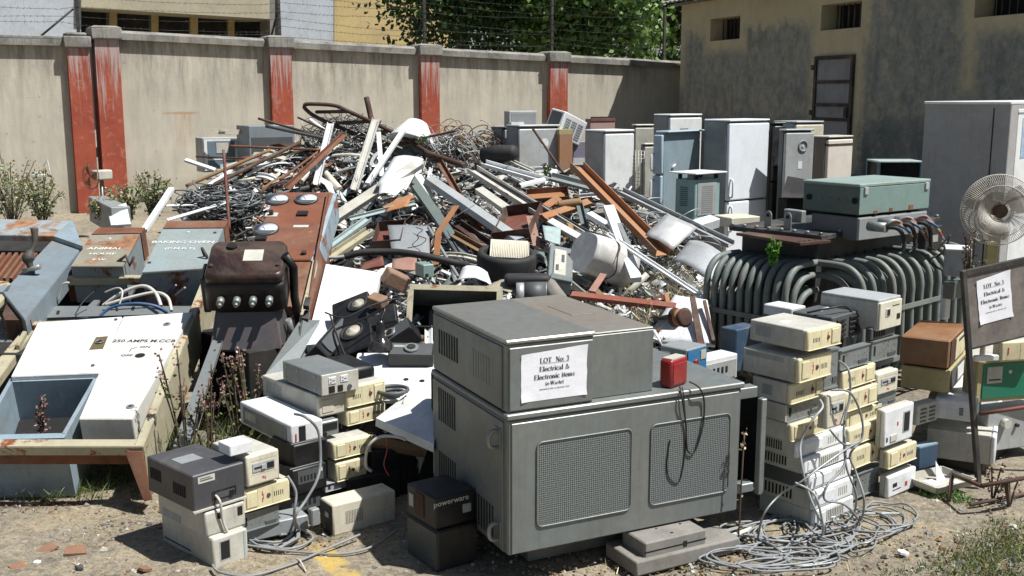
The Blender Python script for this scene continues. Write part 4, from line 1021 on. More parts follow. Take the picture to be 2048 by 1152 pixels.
# ---- looping grey power cables at the foot of the right stacks
rnd = random.Random(11)
def floor_loop(pts, z=.012): return [Vector((*atz(x, y, z + rnd.uniform(0, .03)).xy, z + rnd.uniform(0, .03))) for x, y in pts]
def stack_pt(x, y, Y): return at(x, y, Y)
cabs = [
    ('grey power cable draped from the bare chassis down the corner of the near right stack', [stack_pt(1640, 800, 5.4), stack_pt(1645, 815, 5.3), stack_pt(1625, 840, 5.25), stack_pt(1603, 880, 5.25), stack_pt(1602, 920, 5.2), stack_pt(1615, 980, 5.2), stack_pt(1635, 1030, 5.2)] + floor_loop([(1650, 1065), (1600, 1080), (1530, 1075), (1520, 1040)])),
    ('grey power cable hanging from the perforated chassis across the second column', [stack_pt(1678, 722, 5.6), stack_pt(1697, 740, 5.5), stack_pt(1700, 790, 5.5), stack_pt(1688, 850, 5.45), stack_pt(1692, 930, 5.4), stack_pt(1712, 990, 5.4)] + floor_loop([(1700, 1040), (1640, 1070), (1620, 1095), (1700, 1110)])),
    ('grey power cable arching between the upright cream case and the lowest beige case', [stack_pt(1662, 780, 5.4), stack_pt(1700, 785, 5.4), stack_pt(1722, 830, 5.45), stack_pt(1724, 875, 5.45), stack_pt(1700, 910, 5.4), stack_pt(1712, 945, 5.4), stack_pt(1728, 1000, 5.3)] + floor_loop([(1715, 1045), (1650, 1060), (1560, 1075)])),
    ('slack grey cable stretched across the white cases of the near right stack', [stack_pt(1660, 860, 5.3), stack_pt(1690, 890, 5.35), stack_pt(1724, 880, 5.4), stack_pt(1690, 900, 5.3), stack_pt(1640, 935, 5.2), stack_pt(1600, 965, 5.15), stack_pt(1560, 990, 5.2), stack_pt(1527, 1030, 5.15)] + floor_loop([(1515, 1080), (1515, 1110), (1550, 1120)])),
    ('grey cable falling straight down the gap between the first and second columns', [stack_pt(1690, 870, 5.4), stack_pt(1688, 930, 5.35), stack_pt(1655, 970, 5.25), stack_pt(1650, 1000, 5.25), stack_pt(1690, 1010, 5.3)] + floor_loop([(1720, 1055), (1690, 1085), (1630, 1085)])),
    ('grey cable leaning over the bottom white cases toward the wooden blocks', [stack_pt(1590, 965, 5.15), stack_pt(1625, 985, 5.15), stack_pt(1640, 1020, 5.15)] + floor_loop([(1640, 1075), (1560, 1082), (1490, 1070), (1455, 1068)])),
]
for lb, pts in cabs: cord('power_cable', lb, 'cable', pts, .0062, rnd.choice(('cable', 'lgrey', 'galv')))
def ring(cx, cy, rx, ry, n=9, a0=0, turns=1.3, jit=.12, z=.012):
    P = []
    m = int(n * turns)
    for i in range(m):
        a = a0 + 2 * math.pi * i / n; k = 1 + rnd.uniform(-jit, jit)
        g = atz(cx + rx * k * math.cos(a), cy + ry * k * math.sin(a), 0); P.append(Vector((g.x, g.y, z + .012 * (i / m) + rnd.uniform(0, .02))))
    return P
loops = [(1775, 1040, 55, 28), (1770, 1052, 62, 20), (1680, 1080, 62, 26), (1655, 1095, 55, 22), (1560, 1075, 42, 40), (1555, 1072, 35, 34), (1590, 1105, 90, 22), (1500, 1110, 80, 28), (1620, 1120, 60, 20), (1530, 1125, 110, 20), (1700, 1060, 90, 35), (1640, 1060, 75, 25), (1570, 1140, 95, 14), (1475, 1085, 55, 22), (1720, 1095, 30, 16), (1660, 1045, 40, 20), (1560, 1085, 130, 34), (1610, 1075, 100, 30), (1500, 1128, 90, 18), (1690, 1070, 70, 30), (1740, 1050, 70, 26)]
for i, (cx, cy, rx, ry) in enumerate(loops):
    P = ring(cx, cy, rx, ry, a0=rnd.uniform(0, 6), turns=rnd.choice([1.1, 1.4, 1.8]), jit=.16)
    cord('coiled_cable', 'grey mains cable coiled on the dirt at the foot of the right stacks', 'cable', P, rnd.uniform(.005, .0064), rnd.choice(('cable', 'cable', 'galv', 'grey', 'cable')), 'loose cables on the dirt at the right')
for (px, py) in ((1658, 1062), (1488, 1082), (1495, 1095), (1700, 1000)):
    g = atz(px, py, 0); t_ = thing('cable_plug', 'grey moulded mains plug lying among the coiled cables', 'plug', g, rnd.uniform(0, 3), 'plugs among the right hand cables')
    MB().use('dgrey').box(-.03, -.012, .0, .03, .012, .022, .005).build('plug_body', t_); MB().use('steel').box(.031, -.008, .008, .048, -.004, .013).build('pin', t_); MB().use('steel').box(.031, .004, .008, .048, .008, .013).build('pin', t_)
# ================================================================ LEFT SIDE
CP = lambda x, y: (.3472 * x, 380 + .3472 * y)
def kL(x, y0, y1): a = CL(x, y0); b = CL(x, y1); return (a[0], a[1], b[1])
def k5(x, y0, y1): a = C5(x, y0); b = C5(x, y1); return (a[0], a[1], b[1])
def k6(x, y0, y1): a = C6(x, y0); b = C6(x, y1); return (a[0], a[1], b[1])
lx = lambda x: .349 * x
x5 = lambda x: 600 + .3906 * x
x6 = lambda x: 600 + .3472 * x
gL = 'computer cases stacked at the left'
YL = 4.99
B = pc(kL(1212, 932, 1108), YL, lx(1400), lx(930), 47, 'grey white case at the bottom of the nearest left stack with a black square opening', 'offwhite', style='none', group=gL)
B.part('opening', 'R', [(.2, .25, .46, .82)], 'hole', .032); B.part('opening_frame', 'R', [(.17, .21, .49, .86)], 'lgrey', .031); B.part('side_strip', 'R', [(.88, .05, .94, .95)], 'lteal', .032); B.slots('side_line', 'L', .05, .2, .6, .3, 1, vert=False, mat='dgrey')
B = pc(kL(1168, 783, 925), YL + .02, lx(1386), lx(908), 47, 'off white case sandwiched in the middle of the nearest left stack', 'offwhite', style='none', group=gL)
B.part('opening', 'R', [(.28, .62, .4, .86), (.8, .5, .93, .85)], 'hole', .032); B.part('side_label', 'L', [(.1, .05, .5, .35)], 'lgrey', .002)
B = Box('ups_unit', 'dark grey rusting power unit with slotted side on top of the nearest left stack', 'power supply', kL(1112, 582, 790), YL - .03, lx(1402), lx(845), 47, M('upsdark', S('47484d', .9), .45, .1, .4, rust=.14, scale=3, rcol=S('7a4a3a')), bev=.006)
B.slots('vent_slots', 'L', .08, .42, .33, .74, 6); B.slots('vent_slots', 'L', .58, .3, .86, .62, 6)
B.part('label', 'R', [(.1, .74, .42, .92)], 'offwhite', .002); B.part('label_print', 'R', [(.14, .8, .38, .83), (.14, .86, .34, .88)], 'dgrey', .003)
B.part('socket_recess', 'R', [(.35, .18, .82, .42)], 'black', .002); B.part('socket_plate', 'R', [(.42, .2, .78, .36)], 'dgrey', .005); B.knob('fuse', 'R', .72, .28, .014, .012, 'black')
B.part('top_label', 'T', [(.2, .45, .62, .68)], 'grey', .002); B.part('base_lip', 'R', [(-.02, -.02, 1.02, .03)], 'offwhite', .012)
cord('mains_lead', 'off white cord dropping from the dark grey power unit down its stack', 'cord', [B.t.matrix_basis @ Vector(p) for p in ((B.w * .42, -.0, B.h * .3), (B.w * .42, -.04, B.h * .15), (B.w * .48, -.03, -.08), (B.w * .62, -.04, -.2), (B.w * .75, -.05, -.32), (B.w * .75, -.1, -.45), (B.w * .7, -.2, -.49))], .0065, 'cablew')
B = pc(kL(1405, 462, 640), 5.2, lx(1580), lx(1290), 46, 'cream upright case with a grey drive opening right behind the dark grey power unit', 'cream', style='floppy', group=gL, d=.3)
B = Box('plastic_box', 'small clean white plastic box resting on the dark grey power unit', 'box', kL(1320, 408, 470), 5.12, lx(1448), lx(1250), 44, 'white', bev=.004)
B = pc(kL(1378, 655, 785), 5.2, lx(1642), lx(1330), 44, 'beige case with a broken lower corner behind the dark grey power unit', 'beige', group=gL, flip=False, d=.3)
plate(kL(1390, 800, 905), 5.2, lx(1600), lx(1350), 42, 'bare pale metal chassis below the broken beige case in the left stacks', seed=5)
B = Box('metal_casing', 'long low grey metal casing at the bottom between the left stacks', 'casing', kL(1402, 880, 965), 5.24, lx(1768), lx(1350), 32, 'grey')
B = Box('metal_casing', 'small casing standing on end with a grey handle next to the cream perforated unit', 'casing', kL(1790, 775, 872), 5.35, lx(1835), lx(1765), 40, 'grey')
# column 2
B = pc(kL(1665, 540, 690), 5.55, lx(1855), lx(1560), 42, 'black computer case with a rear port panel in the middle left stack', 'black', style='none', group=gL)
B.part('port_panel', 'R', [(.15, .4, .9, .9)], 'dgrey', .032); B.slots('ports', 'R', .22, .5, .82, .7, 6, out=.034); B.part('white_port', 'R', [(.78, .72, .86, .84)], 'white', .036)
B = Box('metal_casing', 'dark open metal casing beneath the black computer case', 'casing', kL(1670, 700, 800), 5.55, lx(1840), lx(1570), 42, 'dgrey'); B.slots('ports', 'R', .1, .3, .9, .6, 5)
B = pc(kL(1672, 398, 535), 5.6, lx(1860), lx(1560), 42, 'shadowed black case directly below the tilted off white desktop case', 'black', style='none', group=gL)
B = Box('computer_case', 'off white desktop case with dull metal side and black drive opening in the left stacks', 'computer case', kL(1672, 290, 425), 5.62, lx(1852), lx(1375), 40, 'white', group=gL, bev=.01)
B.part('side_panel', 'L', [(.08, .12, .92, .88)], 'galv', .004); B.part('side_label', 'L', [(.12, .35, .34, .7)], 'offwhite', .006); B.part('drive_opening', 'R', [(.24, .1, .44, .88)], 'hole', .004); B.part('badge', 'R', [(.12, .3, .16, .6)], 'inkred', .004)
B = Box('tape_deck', 'small grey unit with a dark display beside the tilted desktop case', 'instrument', kL(1832, 275, 360), 5.75, lx(1942), lx(1800), 40, 'galv'); B.part('display', 'R', [(.1, .4, .9, .85)], 'hole', .004); B.knob('knob', 'R', .25, .2, .012, .01, 'black')
B = pc(kL(1815, 118, 242), 5.85, lx(1975), lx(1505), 42, 'cream case with ribbed side on which the grey socket unit stands', 'cream', style='plain', group=gL); B.slots('side_hatch', 'L', .08, .25, .38, .8, 12, mat='lgrey')
B = Box('ups_unit', 'grey power unit with two white wall sockets on its front, topping the left stacks', 'power supply', k6(125, 868, 985), 5.8, x6(335), lx(1620), 40, 'galv', bev=.004)
B.part('front_panel', 'R', [(.0, .0, 1, 1)], 'offwhite', .005, .002)
for a in (.18, .5): B.part('wall_socket', 'R', [(a, .5, a + .2, .85)], 'white', .009, .002); 
B.part('socket_pins', 'R', [(.22, .72, .25, .76), (.27, .66, .34, .68), (.22, .57, .25, .61), (.54, .72, .57, .76), (.59, .66, .66, .68), (.54, .57, .57, .61)], 'ink', .011)
B.part('power_inlet', 'R', [(.18, .08, .34, .4), (.42, .08, .56, .38)], 'hole', .008); B.knob('coax_port', 'R', .74, .22, .014, .012, 'dgrey'); B.screws('screws', 'R', [(.05, .1), (.05, .88), (.85, .88), (.85, .3)], .006, 'ink'); B.screws('rivets', 'L', [(.1, .2), (.1, .8), (.85, .2), (.85, .8), (.4, .8)], .008)
# column 3
for k, (x, y0, y1, xr, xl, f, lb) in enumerate(((258, 930, 1052, 475, 215, True, 'topmost beige case of the stack beside the white sheet metal, under the black monitor shell'), (256, 1064, 1155, 475, 210, False, 'beige case second from top beside the white sheet metal'))):
    pc(k6(x, y0, y1), 5.95, x6(xr), x6(xl), 42, lb, 'beige', group=gL, flip=f)
pc(k5(162, 345, 432), 5.75, x5(352), x5(105), 40, 'beige case third from the top in the stack beside the dark gap', 'beige', group=gL)
pc(k5(176, 448, 545), 5.75, x5(328), x5(140), 40, 'lowest beige case, above the tall perforated cream unit', 'beige', group=gL)
plate(k5(130, 560, 600), 5.7, x5(320), x5(90), 40, 'thin bent metal chassis between the lowest beige case and the cream unit', seed=6, mat='lgrey')
B = Box('monitor_shell', 'rounded black plastic monitor shell on the beige cases', 'monitor', k6(235, 835, 925), 6.1, x6(440), x6(85), 35, 'black', bev=.03); B.slots('rear_slots', 'R', .3, .45, .8, .75, 10, out=.001)
B = Box('ups_unit', 'low cream power unit with a square of vent holes standing on the ground', 'power supply', k5(170, 668, 832), 5.37, x5(492), x5(103), 36, 'cream', bev=.012)
rs = [(.2 + .025 * i, .32 + .045 * j, .2 + .025 * i + .012, .32 + .045 * j + .022) for i in range(11) for j in range(9)]
B.part('vent_holes', 'R', rs, 'hole', .001); B.part('end_panel', 'L', [(.05, .04, .95, .94)], 'black', .004); B.part('switch', 'L', [(.5, .55, .75, .7)], 'offwhite', .008); B.part('socket', 'L', [(.3, .15, .5, .3)], 'dgrey', .007)
# black units by the cabinet
B = Box('ups_unit', 'lower black power unit with greyed dusty side in the shade of the big cabinet', 'power supply', (876, 1065, 1146), 4.93, 955, 815, 36, 'black', bev=.008); B.part('side_panel', 'L', [(.03, .04, .97, .95)], M('dustblack', S('3c4a4d', .8), .5, 0, .5, scale=5), .004)
B = Box('ups_unit', 'upper black power unit with white script in the shade of the big cabinet', 'power supply', (872, 998, 1062), 4.95, 952, 814, 36, 'black', bev=.01); B.part('side_panel', 'L', [(.3, .2, .6, .9)], 'darkrust', .004); B.part('side_label', 'L', [(.1, .35, .25, .75)], 'lgrey', .005)
text_obj('powerware', .04, 'inkwhite', B.t, B.pt('R', .38, .82, .002), (math.pi / 2, 0, 0), sx=1.1); B.part('socket_plate', 'R', [(.66, .35, .86, .62)], 'lgrey', .008, .002)
B = Box('void_shade_block', 'black slotted block added to darken the void behind the cream perforated power unit', 'crate', (748, 905, 1000), 5.85, 868, 700, 30, 'soft'); B.slots('side_slots', 'R', .1, .3, .8, .7, 6, mat='black')  # added black block in place of the deep shadow between the stacks
B = Box('void_shade_block', 'black block added as shade under the beige cases of the left stacks', 'crate', (700, 960, 1030), 5.75, 800, 640, 32, 'soft')  # second added black block, shadow under the cases put into its colour
# cable coil in front
for i, (cx, cy, rx, ry) in enumerate(((545, 1080, 52, 26), (550, 1078, 44, 22), (560, 1085, 62, 22), (535, 1075, 48, 20))):
    cord('coiled_cable', 'grey cable coiled on the dirt in front of the left stacks', 'cable', ring(cx, cy, rx, ry, a0=i, turns=1.5, jit=.08), .007, 'cable', 'loose cables coiled at the left')
cord('power_cable', 'grey cable rising from the coil up past the beige and black cases', 'cable', [at(590, 828, 5.5), at(612, 835, 5.3), at(636, 862, 5.35), at(641, 920, 5.35), at(634, 960, 5.3), at(612, 1000, 5.25), at(590, 1035, 5.2)] + [atz(598, 1065, .02), atz(570, 1090, .02)], .008, 'cable')
cord('power_cable', 'second grey cable bending down beside the beige case toward the coil', 'cable', [at(575, 952, 5.15), at(592, 985, 5.15), at(588, 1030, 5.15), atz(590, 1062, .015), atz(560, 1070, .03)], .0075, 'cable')
cord('power_cable', 'grey cable running along the ground from the coil toward the cream unit', 'cable', floor_loop([(490, 1088), (560, 1105), (620, 1100), (680, 1110), (740, 1095), (793, 1062)]), .0065, 'cable')
cord('power_cable', 'grey cable trailing toward the bottom edge in front of the nearest left stack', 'cable', floor_loop([(425, 1135), (440, 1150), (500, 1148), (580, 1125), (650, 1095), (720, 1075)]), .0065, 'cable')
cord('power_cable', 'bare tail of grey cable on the dirt left of the yellow paint', 'cable', floor_loop([(590, 1118), (600, 1130), (612, 1142)]), .0045, 'cablew')
# ---- the fallen switchboard rack
PA = at(285, 893, 5.8); PB = at(420, 553, 8.2)
pn = Vector((1, 0, 0)).cross((PB - PA)).normalized(); pv = pn.cross(Vector((1, 0, 0))).normalized()
def pl(px, py, off=0): return onpl(px, py, PA + pn * off, pn)
def slab(name, t, quad, top, dep, mat, bev=0, **k):  # quad of photo points lying 'top' above the board plane, 'dep' thick
    P = [pl(x, y, top) for x, y in quad]; Mi = t.matrix_world.inverted() if t else Matrix()
    mb = MB().use(mat).prism([Mi @ p for p in P], (Mi.to_3x3() @ (-pn)) * dep)
    if bev: bmesh.ops.bevel(mb.bm, geom=mb.bm.edges[:], offset=bev, segments=2, affect='EDGES')
    return mb.build(name, t)
def lthing(name, label, cat, px, py, group=None):
    t = thing(name, label, cat, pl(px, py), 0, group); bpy.context.view_layer.update(); return t
rack = lthing('switchboard_rack', 'rusty cream angle iron rack of a fallen switchboard lying tilted at the lower left', 'rack', 285, 893)
for q in ([(-60, 893), (268, 893), (277, 878), (-52, 878)], [(268, 893), (286, 893), (424, 549), (408, 549)], [(100, 557), (407, 555), (409, 549), (104, 550)], [(30, 690), (38, 690), (112, 557), (100, 557)], [(60, 651), (390, 636), (393, 630), (64, 643)]):
    slab('frame_bar', rack, q, .035, .06, 'rustcream', .004)
slab('side_skirt', rack, [(284, 893), (286.5, 893), (426, 549), (423.5, 549)], .0, .30, 'rustcream')
slab('end_skirt', rack, [(-60, 898), (284, 898), (285, 893.5), (-60, 893.5)], .0, .10, 'rusty')
# leg at the near corner
lq = [at(250, 903, 5.72), at(284, 903, 5.72), at(304, 1000, 5.66), at(288, 1003, 5.66)]; lq = [rack.matrix_world.inverted() @ p for p in lq]; MB().use('rusty').prism(lq, (0, .012, 0)).build('leg', rack); MB().use('rusty').prism([lq[0], lq[0] + Vector((.012, 0, 0)), lq[3] + Vector((.012, 0, 0)), lq[3]], (0, .14, 0)).build('leg', rack)
slab('leg_brace', rack, [(-40, 1012), (290, 1012), (290, 1004), (-40, 1004)], -.35, .03, 'rusty')
# cable cell
slab('cell_back', rack, [(80, 652), (388, 636), (408, 556), (118, 557)], -.22, .02, 'soft')
for q, tp in (([(72, 636), (392, 626), (394, 612), (78, 612)], -.04), ([(74, 660), (250, 655), (255, 640), (80, 642)], -.04), ([(150, 636), (176, 636), (200, 600), (188, 600)], -.05)):
    slab('cell_partition', rack, q, tp, .02, 'galv')
slab('knockout', rack, [(112, 628), (118, 628), (120, 621), (114, 621)], -.036, .003, 'hole'); slab('knockout', rack, [(262, 620), (268, 620), (270, 613), (264, 613)], -.036, .003, 'hole')
def rc(lb, pts, r, m): cord('cut_cable', lb, 'cable', [pl(x, y, o) for x, y, o in pts], r, m)
rc('thick blue cable arching low in the open switchboard cell', [(200, 632, .0), (225, 614, .05), (270, 607, .08), (310, 612, .06), (335, 625, .0)], .012, 'cableb')
rc('thick white cable looping highest in the open switchboard cell', [(205, 612, -.05), (245, 585, .05), (285, 572, .1), (310, 585, .08), (322, 612, .02)], .014, 'cablew')
rc('white cable bending right behind the blue cable in the open cell', [(210, 610, 0), (260, 595, .05), (310, 585, .08), (335, 595, .06), (343, 622, 0)], .012, 'cablew')
rc('thin white wire bent like a hook at the left of the open cell', [(116, 602, -.02), (125, 570, .1), (138, 565, .12)], .007, 'cablew')
rc('pale wire hooked over in the middle of the open cell', [(210, 585, .02), (235, 576, .08), (245, 585, .08), (238, 612, 0)], .007, 'cablew')
rc('blue wire end poking up at the right of the open cell', [(338, 590, 0), (352, 570, .12)], .008, 'cableb')
rc('grey cable end poking up near the right rail of the open cell', [(350, 592, 0), (370, 575, .1)], .008, 'cable')
rc('black wire running across the partitions of the open cell', [(150, 630, 0), (165, 605, .05), (188, 583, .1)], .005, 'rubber')
# white door
dr = lthing('distribution_box_door', 'white steel distribution box door with a brass lock plate on the fallen switchboard', 'distribution box', 22, 753)
slab('door_panel', dr, [(22, 753), (200, 746), (244, 633), (76, 645)], .05, .03, 'white', .004)
slab('door_edge', dr, [(22, 760), (200, 753), (202, 746), (24, 753)], .02, .03, 'lgrey')
slab('lock_plate', dr, [(178, 699), (206, 697), (216, 672), (192, 674)], .054, .004, M('brass', S('6f6242'), .5, .3, .4))
mbp = pl(199, 685, .054); MB().use('hole').cyl(dr.matrix_world.inverted() @ mbp, dr.matrix_world.inverted() @ (mbp + pn * .008), .02, 16).build('lock', dr)
MB().use('steel').tube([dr.matrix_world.inverted() @ (mbp + pn * .009 + Vector((math.cos(a) * .024, 0, 0)) + pv * math.sin(a) * .024) for a in [i * .5236 for i in range(12)]], .003, 5, closed=True).build('lock_ring', dr)
for (x, y) in ((186, 732), (232, 640)): p = dr.matrix_world.inverted() @ pl(x, y, .05); MB().use('dgrey').cyl(p, p + pn * .01, .012, 8).build('corner_bolt', dr)
# 250 A panel
pa = lthing('breaker_box', 'off white breaker box lettered 250 AMPS with a black switch hole', 'breaker box', 158, 840)
slab('panel', pa, [(158, 838), (264, 838), (386, 624), (247, 633)], .07, .3, M('panelwhite', S('d6d5cc', .92), .5, 0, .25, grime=.15), .004)
Mi = pa.matrix_world.inverted(); q = Matrix((Vector((1, 0, 0)), pv, pn)).transposed().to_euler()
def ptext(s, x, y, sz, m='ink', off=.0715, t=pa, sx=1.2, b=.0012): text_obj(s, sz, m, t, t.matrix_world.inverted() @ pl(x, y, off), q, sx=sx, bold=b * .35)
ptext('250 AMPS M.CCB', 288, 682, .056, sx=1.0, b=.0022); ptext('ON', 290, 694, .036, b=.001); ptext('OFF', 253, 711, .036, b=.001)
p = Mi @ pl(280, 711, .0708); MB().use('hole').cyl(p, p + pn * .0015, .032, 20).build('switch_hole', pa)
MB().use('ink').tube([Mi @ pl(x, y, .0715) for x, y in ((259, 704), (262, 698), (268, 696), (274, 695))], .0025, 4).build('arc_mark', pa)
for x, y in ((334, 649), (261, 814)):
    p = Mi @ pl(x, y, .0705); t_ = MB().use('steel').cyl(p, p + pn * .006, .024, 18).build('quarter_turn_lock', pa); MB().use('ink').cyl(p + pn * .0062, p + pn * .007, .012, 12).build('key_slot', t_)
# blue tray
tr2 = lthing('open_cabinet', 'open pale blue steel cabinet shell beside the 250 amp box, dark inside', 'cabinet', 0, 880)
def wall_(q, tp=.02, dep=.4): slab('side_wall', tr2, q, tp, dep, M('paleblue', S('8fa3ae', .85), .5, 0, .45, rust=.05))
wall_([(-60, 878), (128, 874), (131, 866), (-56, 870)]); wall_([(120, 874), (129, 874), (198, 752), (190, 752)]); wall_([(20, 764), (192, 757), (196, 750), (24, 757)], .02, .4); wall_([(-50, 878), (-40, 878), (28, 757), (20, 757)])
slab('rim', tr2, [(-62, 880), (128, 876), (133, 868), (-57, 872)], .026, .006, 'blue'); slab('base', tr2, [(-56, 878), (122, 874), (190, 757), (24, 764)], -.38, .01, 'soft')  # base coloured near black to paint the shade inside the shell
# two lettered boxes on the upper rail
def lbox(name, label, quad, top, dep, mat, side, lid='door_lid'):
    t = lthing(name, label, 'switch box', *quad[0]); slab('body', t, quad, top, dep, side); 
    cx = sum(p[0] for p in quad) / 4; cy = sum(p[1] for p in quad) / 4
    slab(lid, t, [(cx + (x - cx) * .985, cy + (y - cy) * .985) for x, y in quad], top + .018, .017, mat, .003); return t
b1 = lbox('switch_box', 'rust stained grey switch box lettered ANIMAL HOUSE on the fallen switchboard', [(142, 533), (246, 533), (280, 468), (182, 470)], .12, .3, M('rg2', S('938e7c', .85), .6, 0, .5, rust=.58, rcol=S('94694a'), scale=2.5), 'rustgrey')
slab('back_strip', b1, [(183, 468), (282, 466), (290, 455), (198, 455)], .1, .25, 'rusty'); slab('lower_panel', b1, [(132, 556), (240, 555), (246, 537), (144, 538)], .0, .2, 'rustpanel')
ptext('3', 219, 477, .05, 'inkwhite', .141, b1); ptext('ANIMAL', 210, 497, .062, 'inkwhite', .141, b1, 1.25); ptext('HOUSE', 205, 507.5, .052, 'inkwhite', .141, b1, 1.25); ptext('E.W.', 199, 519, .045, 'inkwhite', .141, b1, 1.25)
p = b1.matrix_world.inverted() @ pl(253, 522, .1); MB().use('darkiron').tube([p + Vector(v) for v in ((-.04, -.1, 0), (.04, -.12, .06), (.06, -.1, -.02), (.1, -.12, .05))], .014, 6).build('handle', b1)
b2_ = lbox('switch_box', 'blue grey switch box lettered BAKING OVEN on the fallen switchboard', [(284, 545), (415, 537), (447, 457), (325, 458)], .12, .3, M('bb2', S('929f9f', .85), .55, 0, .5, dcol=S('6d6250'), rust=.12, scale=2.5), 'rustblue')
slab('back_strip', b2_, [(326, 456), (448, 455), (456, 441), (335, 442)], .1, .25, 'rusty')
ptext('4', 376, 464, .05, 'inkwhite', .141, b2_); ptext('BAKING OVEN', 366, 484, .066, 'inkwhite', .141, b2_, 1.15); ptext('(P.M.B.T)', 360, 497, .056, 'inkwhite', .141, b2_, 1.15)
for x, y in ((430, 466), (299, 526)): p = b2_.matrix_world.inverted() @ pl(x, y, .138); MB().use('ink').cyl(p, p + pn * .008, .013, 8).build('corner_bolt', b2_)
p = b2_.matrix_world.inverted() @ pl(412, 515, .12); MB().use('darkiron').tube([p + Vector(v) for v in ((0, -.02, .0), (-.01, -.06, .08), (.03, -.08, .02), (.02, -.02, -.1))], .012, 6).build('handle', b2_)
# radiator box at the far left
rb = lthing('heater_bank', 'open blue grey steel heater bank with rusty fins at the far left', 'heater', 0, 480)
M('rbtop', S('9ba8ab', .85), .55, 0, .4, rust=.5, rcol=S('9a7252'), scale=2)
slab('top_flange', rb, [(-120, 468), (108, 472), (143, 441), (-90, 436)], .16, .05, 'rbtop', .004)
slab('side_wall', rb, [(107, 472), (165, 492), (145, 442), (142, 441)], .16, .3, 'paleblue'); slab('side_rail', rb, [(5, 583), (50, 640), (162, 497), (110, 474)], .12, .18, M('rail', S('84929a', .8), .5, 0, .45, rust=.14, scale=3), .004)
slab('base', rb, [(-120, 640), (10, 640), (108, 475), (-120, 470)], -.12, .02, 'soft'); slab('near_rail', rb, [(-120, 590), (15, 583), (22, 570), (-120, 577)], .12, .2, 'rail')
for i in range(7): x = -8 + i * 13 - 26; slab('fin', rb, [(x, 556 + (3 - i) * 0), (x + 6, 556), (x + 44, 505), (x + 38, 505)], .04, .14, 'rusty')
p = rb.matrix_world.inverted() @ pl(70, 540, .13); MB().use('darkiron').tube([p + Vector(v) for v in spline([(.02, 0, .32), (.02, -.02, .2), (-.02, -.05, .1), (.0, -.06, .0), (.0, -.05, -.2)], 5)], [.03, .03, .026, .024, .022, .02, .02, .02, .03, .045, .05, .045, .03, .025, .025, .025, .024, .02, .018, .015, .012][:21], 8).build('lever', rb)
MB().use('steel').cyl(p + Vector((-.06, -.06, .0)), p + Vector((.08, -.08, .04)), .02, 8).build('lever_pivot', rb)
ob = lthing('broken_trough', 'rusty cream steel trough with toothed brackets at the far left edge', 'trough', 20, 620)
slab('rim', ob, [(-60, 625), (-20, 628), (30, 572), (15, 562), (-60, 560)], .1, .04, 'rustcream', .004); slab('side_wall', ob, [(5, 628), (10, 640), (62, 640), (28, 572)], .08, .3, 'darkrust')
for i in range(3): slab('bracket', ob, [(-10, 640 + 26 * i), (42 - 8 * i, 632 + 26 * i), (46 - 8 * i, 617 + 26 * i), (-6, 614 + 26 * i)], -.03 - .02 * i, .02, 'galv'); slab('bracket_slots', ob, [(8, 632 + 26 * i), (30 - 8 * i, 629 + 26 * i), (31 - 8 * i, 626 + 26 * i), (9, 628 + 26 * i)], -.028 - .02 * i, .004, 'hole')
slab('long_rail', ob, [(-70, 795), (-30, 795), (82, 640), (62, 640)], .0, .06, 'rustcream', .004)
# dark under-structure so that the board rests on something solid
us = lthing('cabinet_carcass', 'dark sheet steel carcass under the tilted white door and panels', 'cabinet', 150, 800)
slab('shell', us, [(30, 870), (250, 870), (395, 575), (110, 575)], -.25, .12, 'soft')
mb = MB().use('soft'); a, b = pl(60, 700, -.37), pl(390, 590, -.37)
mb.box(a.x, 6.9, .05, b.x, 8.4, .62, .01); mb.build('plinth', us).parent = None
o = bpy.data.objects['plinth']; o.name = 'dark_plinth'; tag(o, 'dark steel box in deep shade propping up the upper end of the fallen switchboard', 'plinth')
# ---- black cast iron breaker
q3 = at(500, 624, 7.3)
br = thing('oil_circuit_breaker', 'black cast iron oil circuit breaker with four studs and a rusty domed lid', 'circuit breaker', q3, 0, rot=(R(24), 0, R(6)))
def rbox(x0, y0, z0, x1, y1, z1, r, m, nm, taper=1.0):
    mb = MB().use(m); P = []
    cx, cy = (x0 + x1) / 2, (y0 + y1) / 2
    top = [(cx + p[0], cy + p[1]) for p in rrect(0, 0, (x1 - x0) / 2, (y1 - y0) / 2, r)]
    bot = [(cx + p[0] * taper, cy + p[1] * taper) for p in rrect(0, 0, (x1 - x0) / 2, (y1 - y0) / 2, r)]
    n = len(top); A = [mb.bm.verts.new((x, y, z0)) for x, y in bot]; Bv = [mb.bm.verts.new((x, y, z1 - .03)) for x, y in top]; C = [mb.bm.verts.new((cx + (x - cx) * .93, cy + (y - cy) * .93, z1)) for x, y in top]
    for U, V in ((A, Bv), (Bv, C)):
        for i in range(n): mb._f([U[i], U[(i + 1) % n], V[(i + 1) % n], V[i]], True)
    mb._f(A[::-1]); mb._f(C); return mb.build(nm, br)
rbox(-.27, -.12, .10, .27, .34, .31, .045, 'castblack', 'housing')
rbox(-.26, -.11, .311, .26, .33, .38, .05, M('lidrust', S('2b1c17', .9), .4, .2, .4, dcol=S('5d3a2c'), rust=.2, rcol=S('71402c'), scale=5), 'lid')
NECK = (-.235, -.10, -.13, .235, .3, .099, .05, M('tankgrey', S('57585c', .85), .4, .2, .5, dcol=S('6a4a40'), scale=6), 'neck', .84)
mb = MB().use('tankgrey').hexa([(-.25, -.30, -.14), (.25, -.30, -.14), (.25, .3, -.14), (-.25, .3, -.14), (-.2, -.09, .099), (.2, -.09, .099), (.2, .3, .099), (-.2, .3, .099)]); mb = None
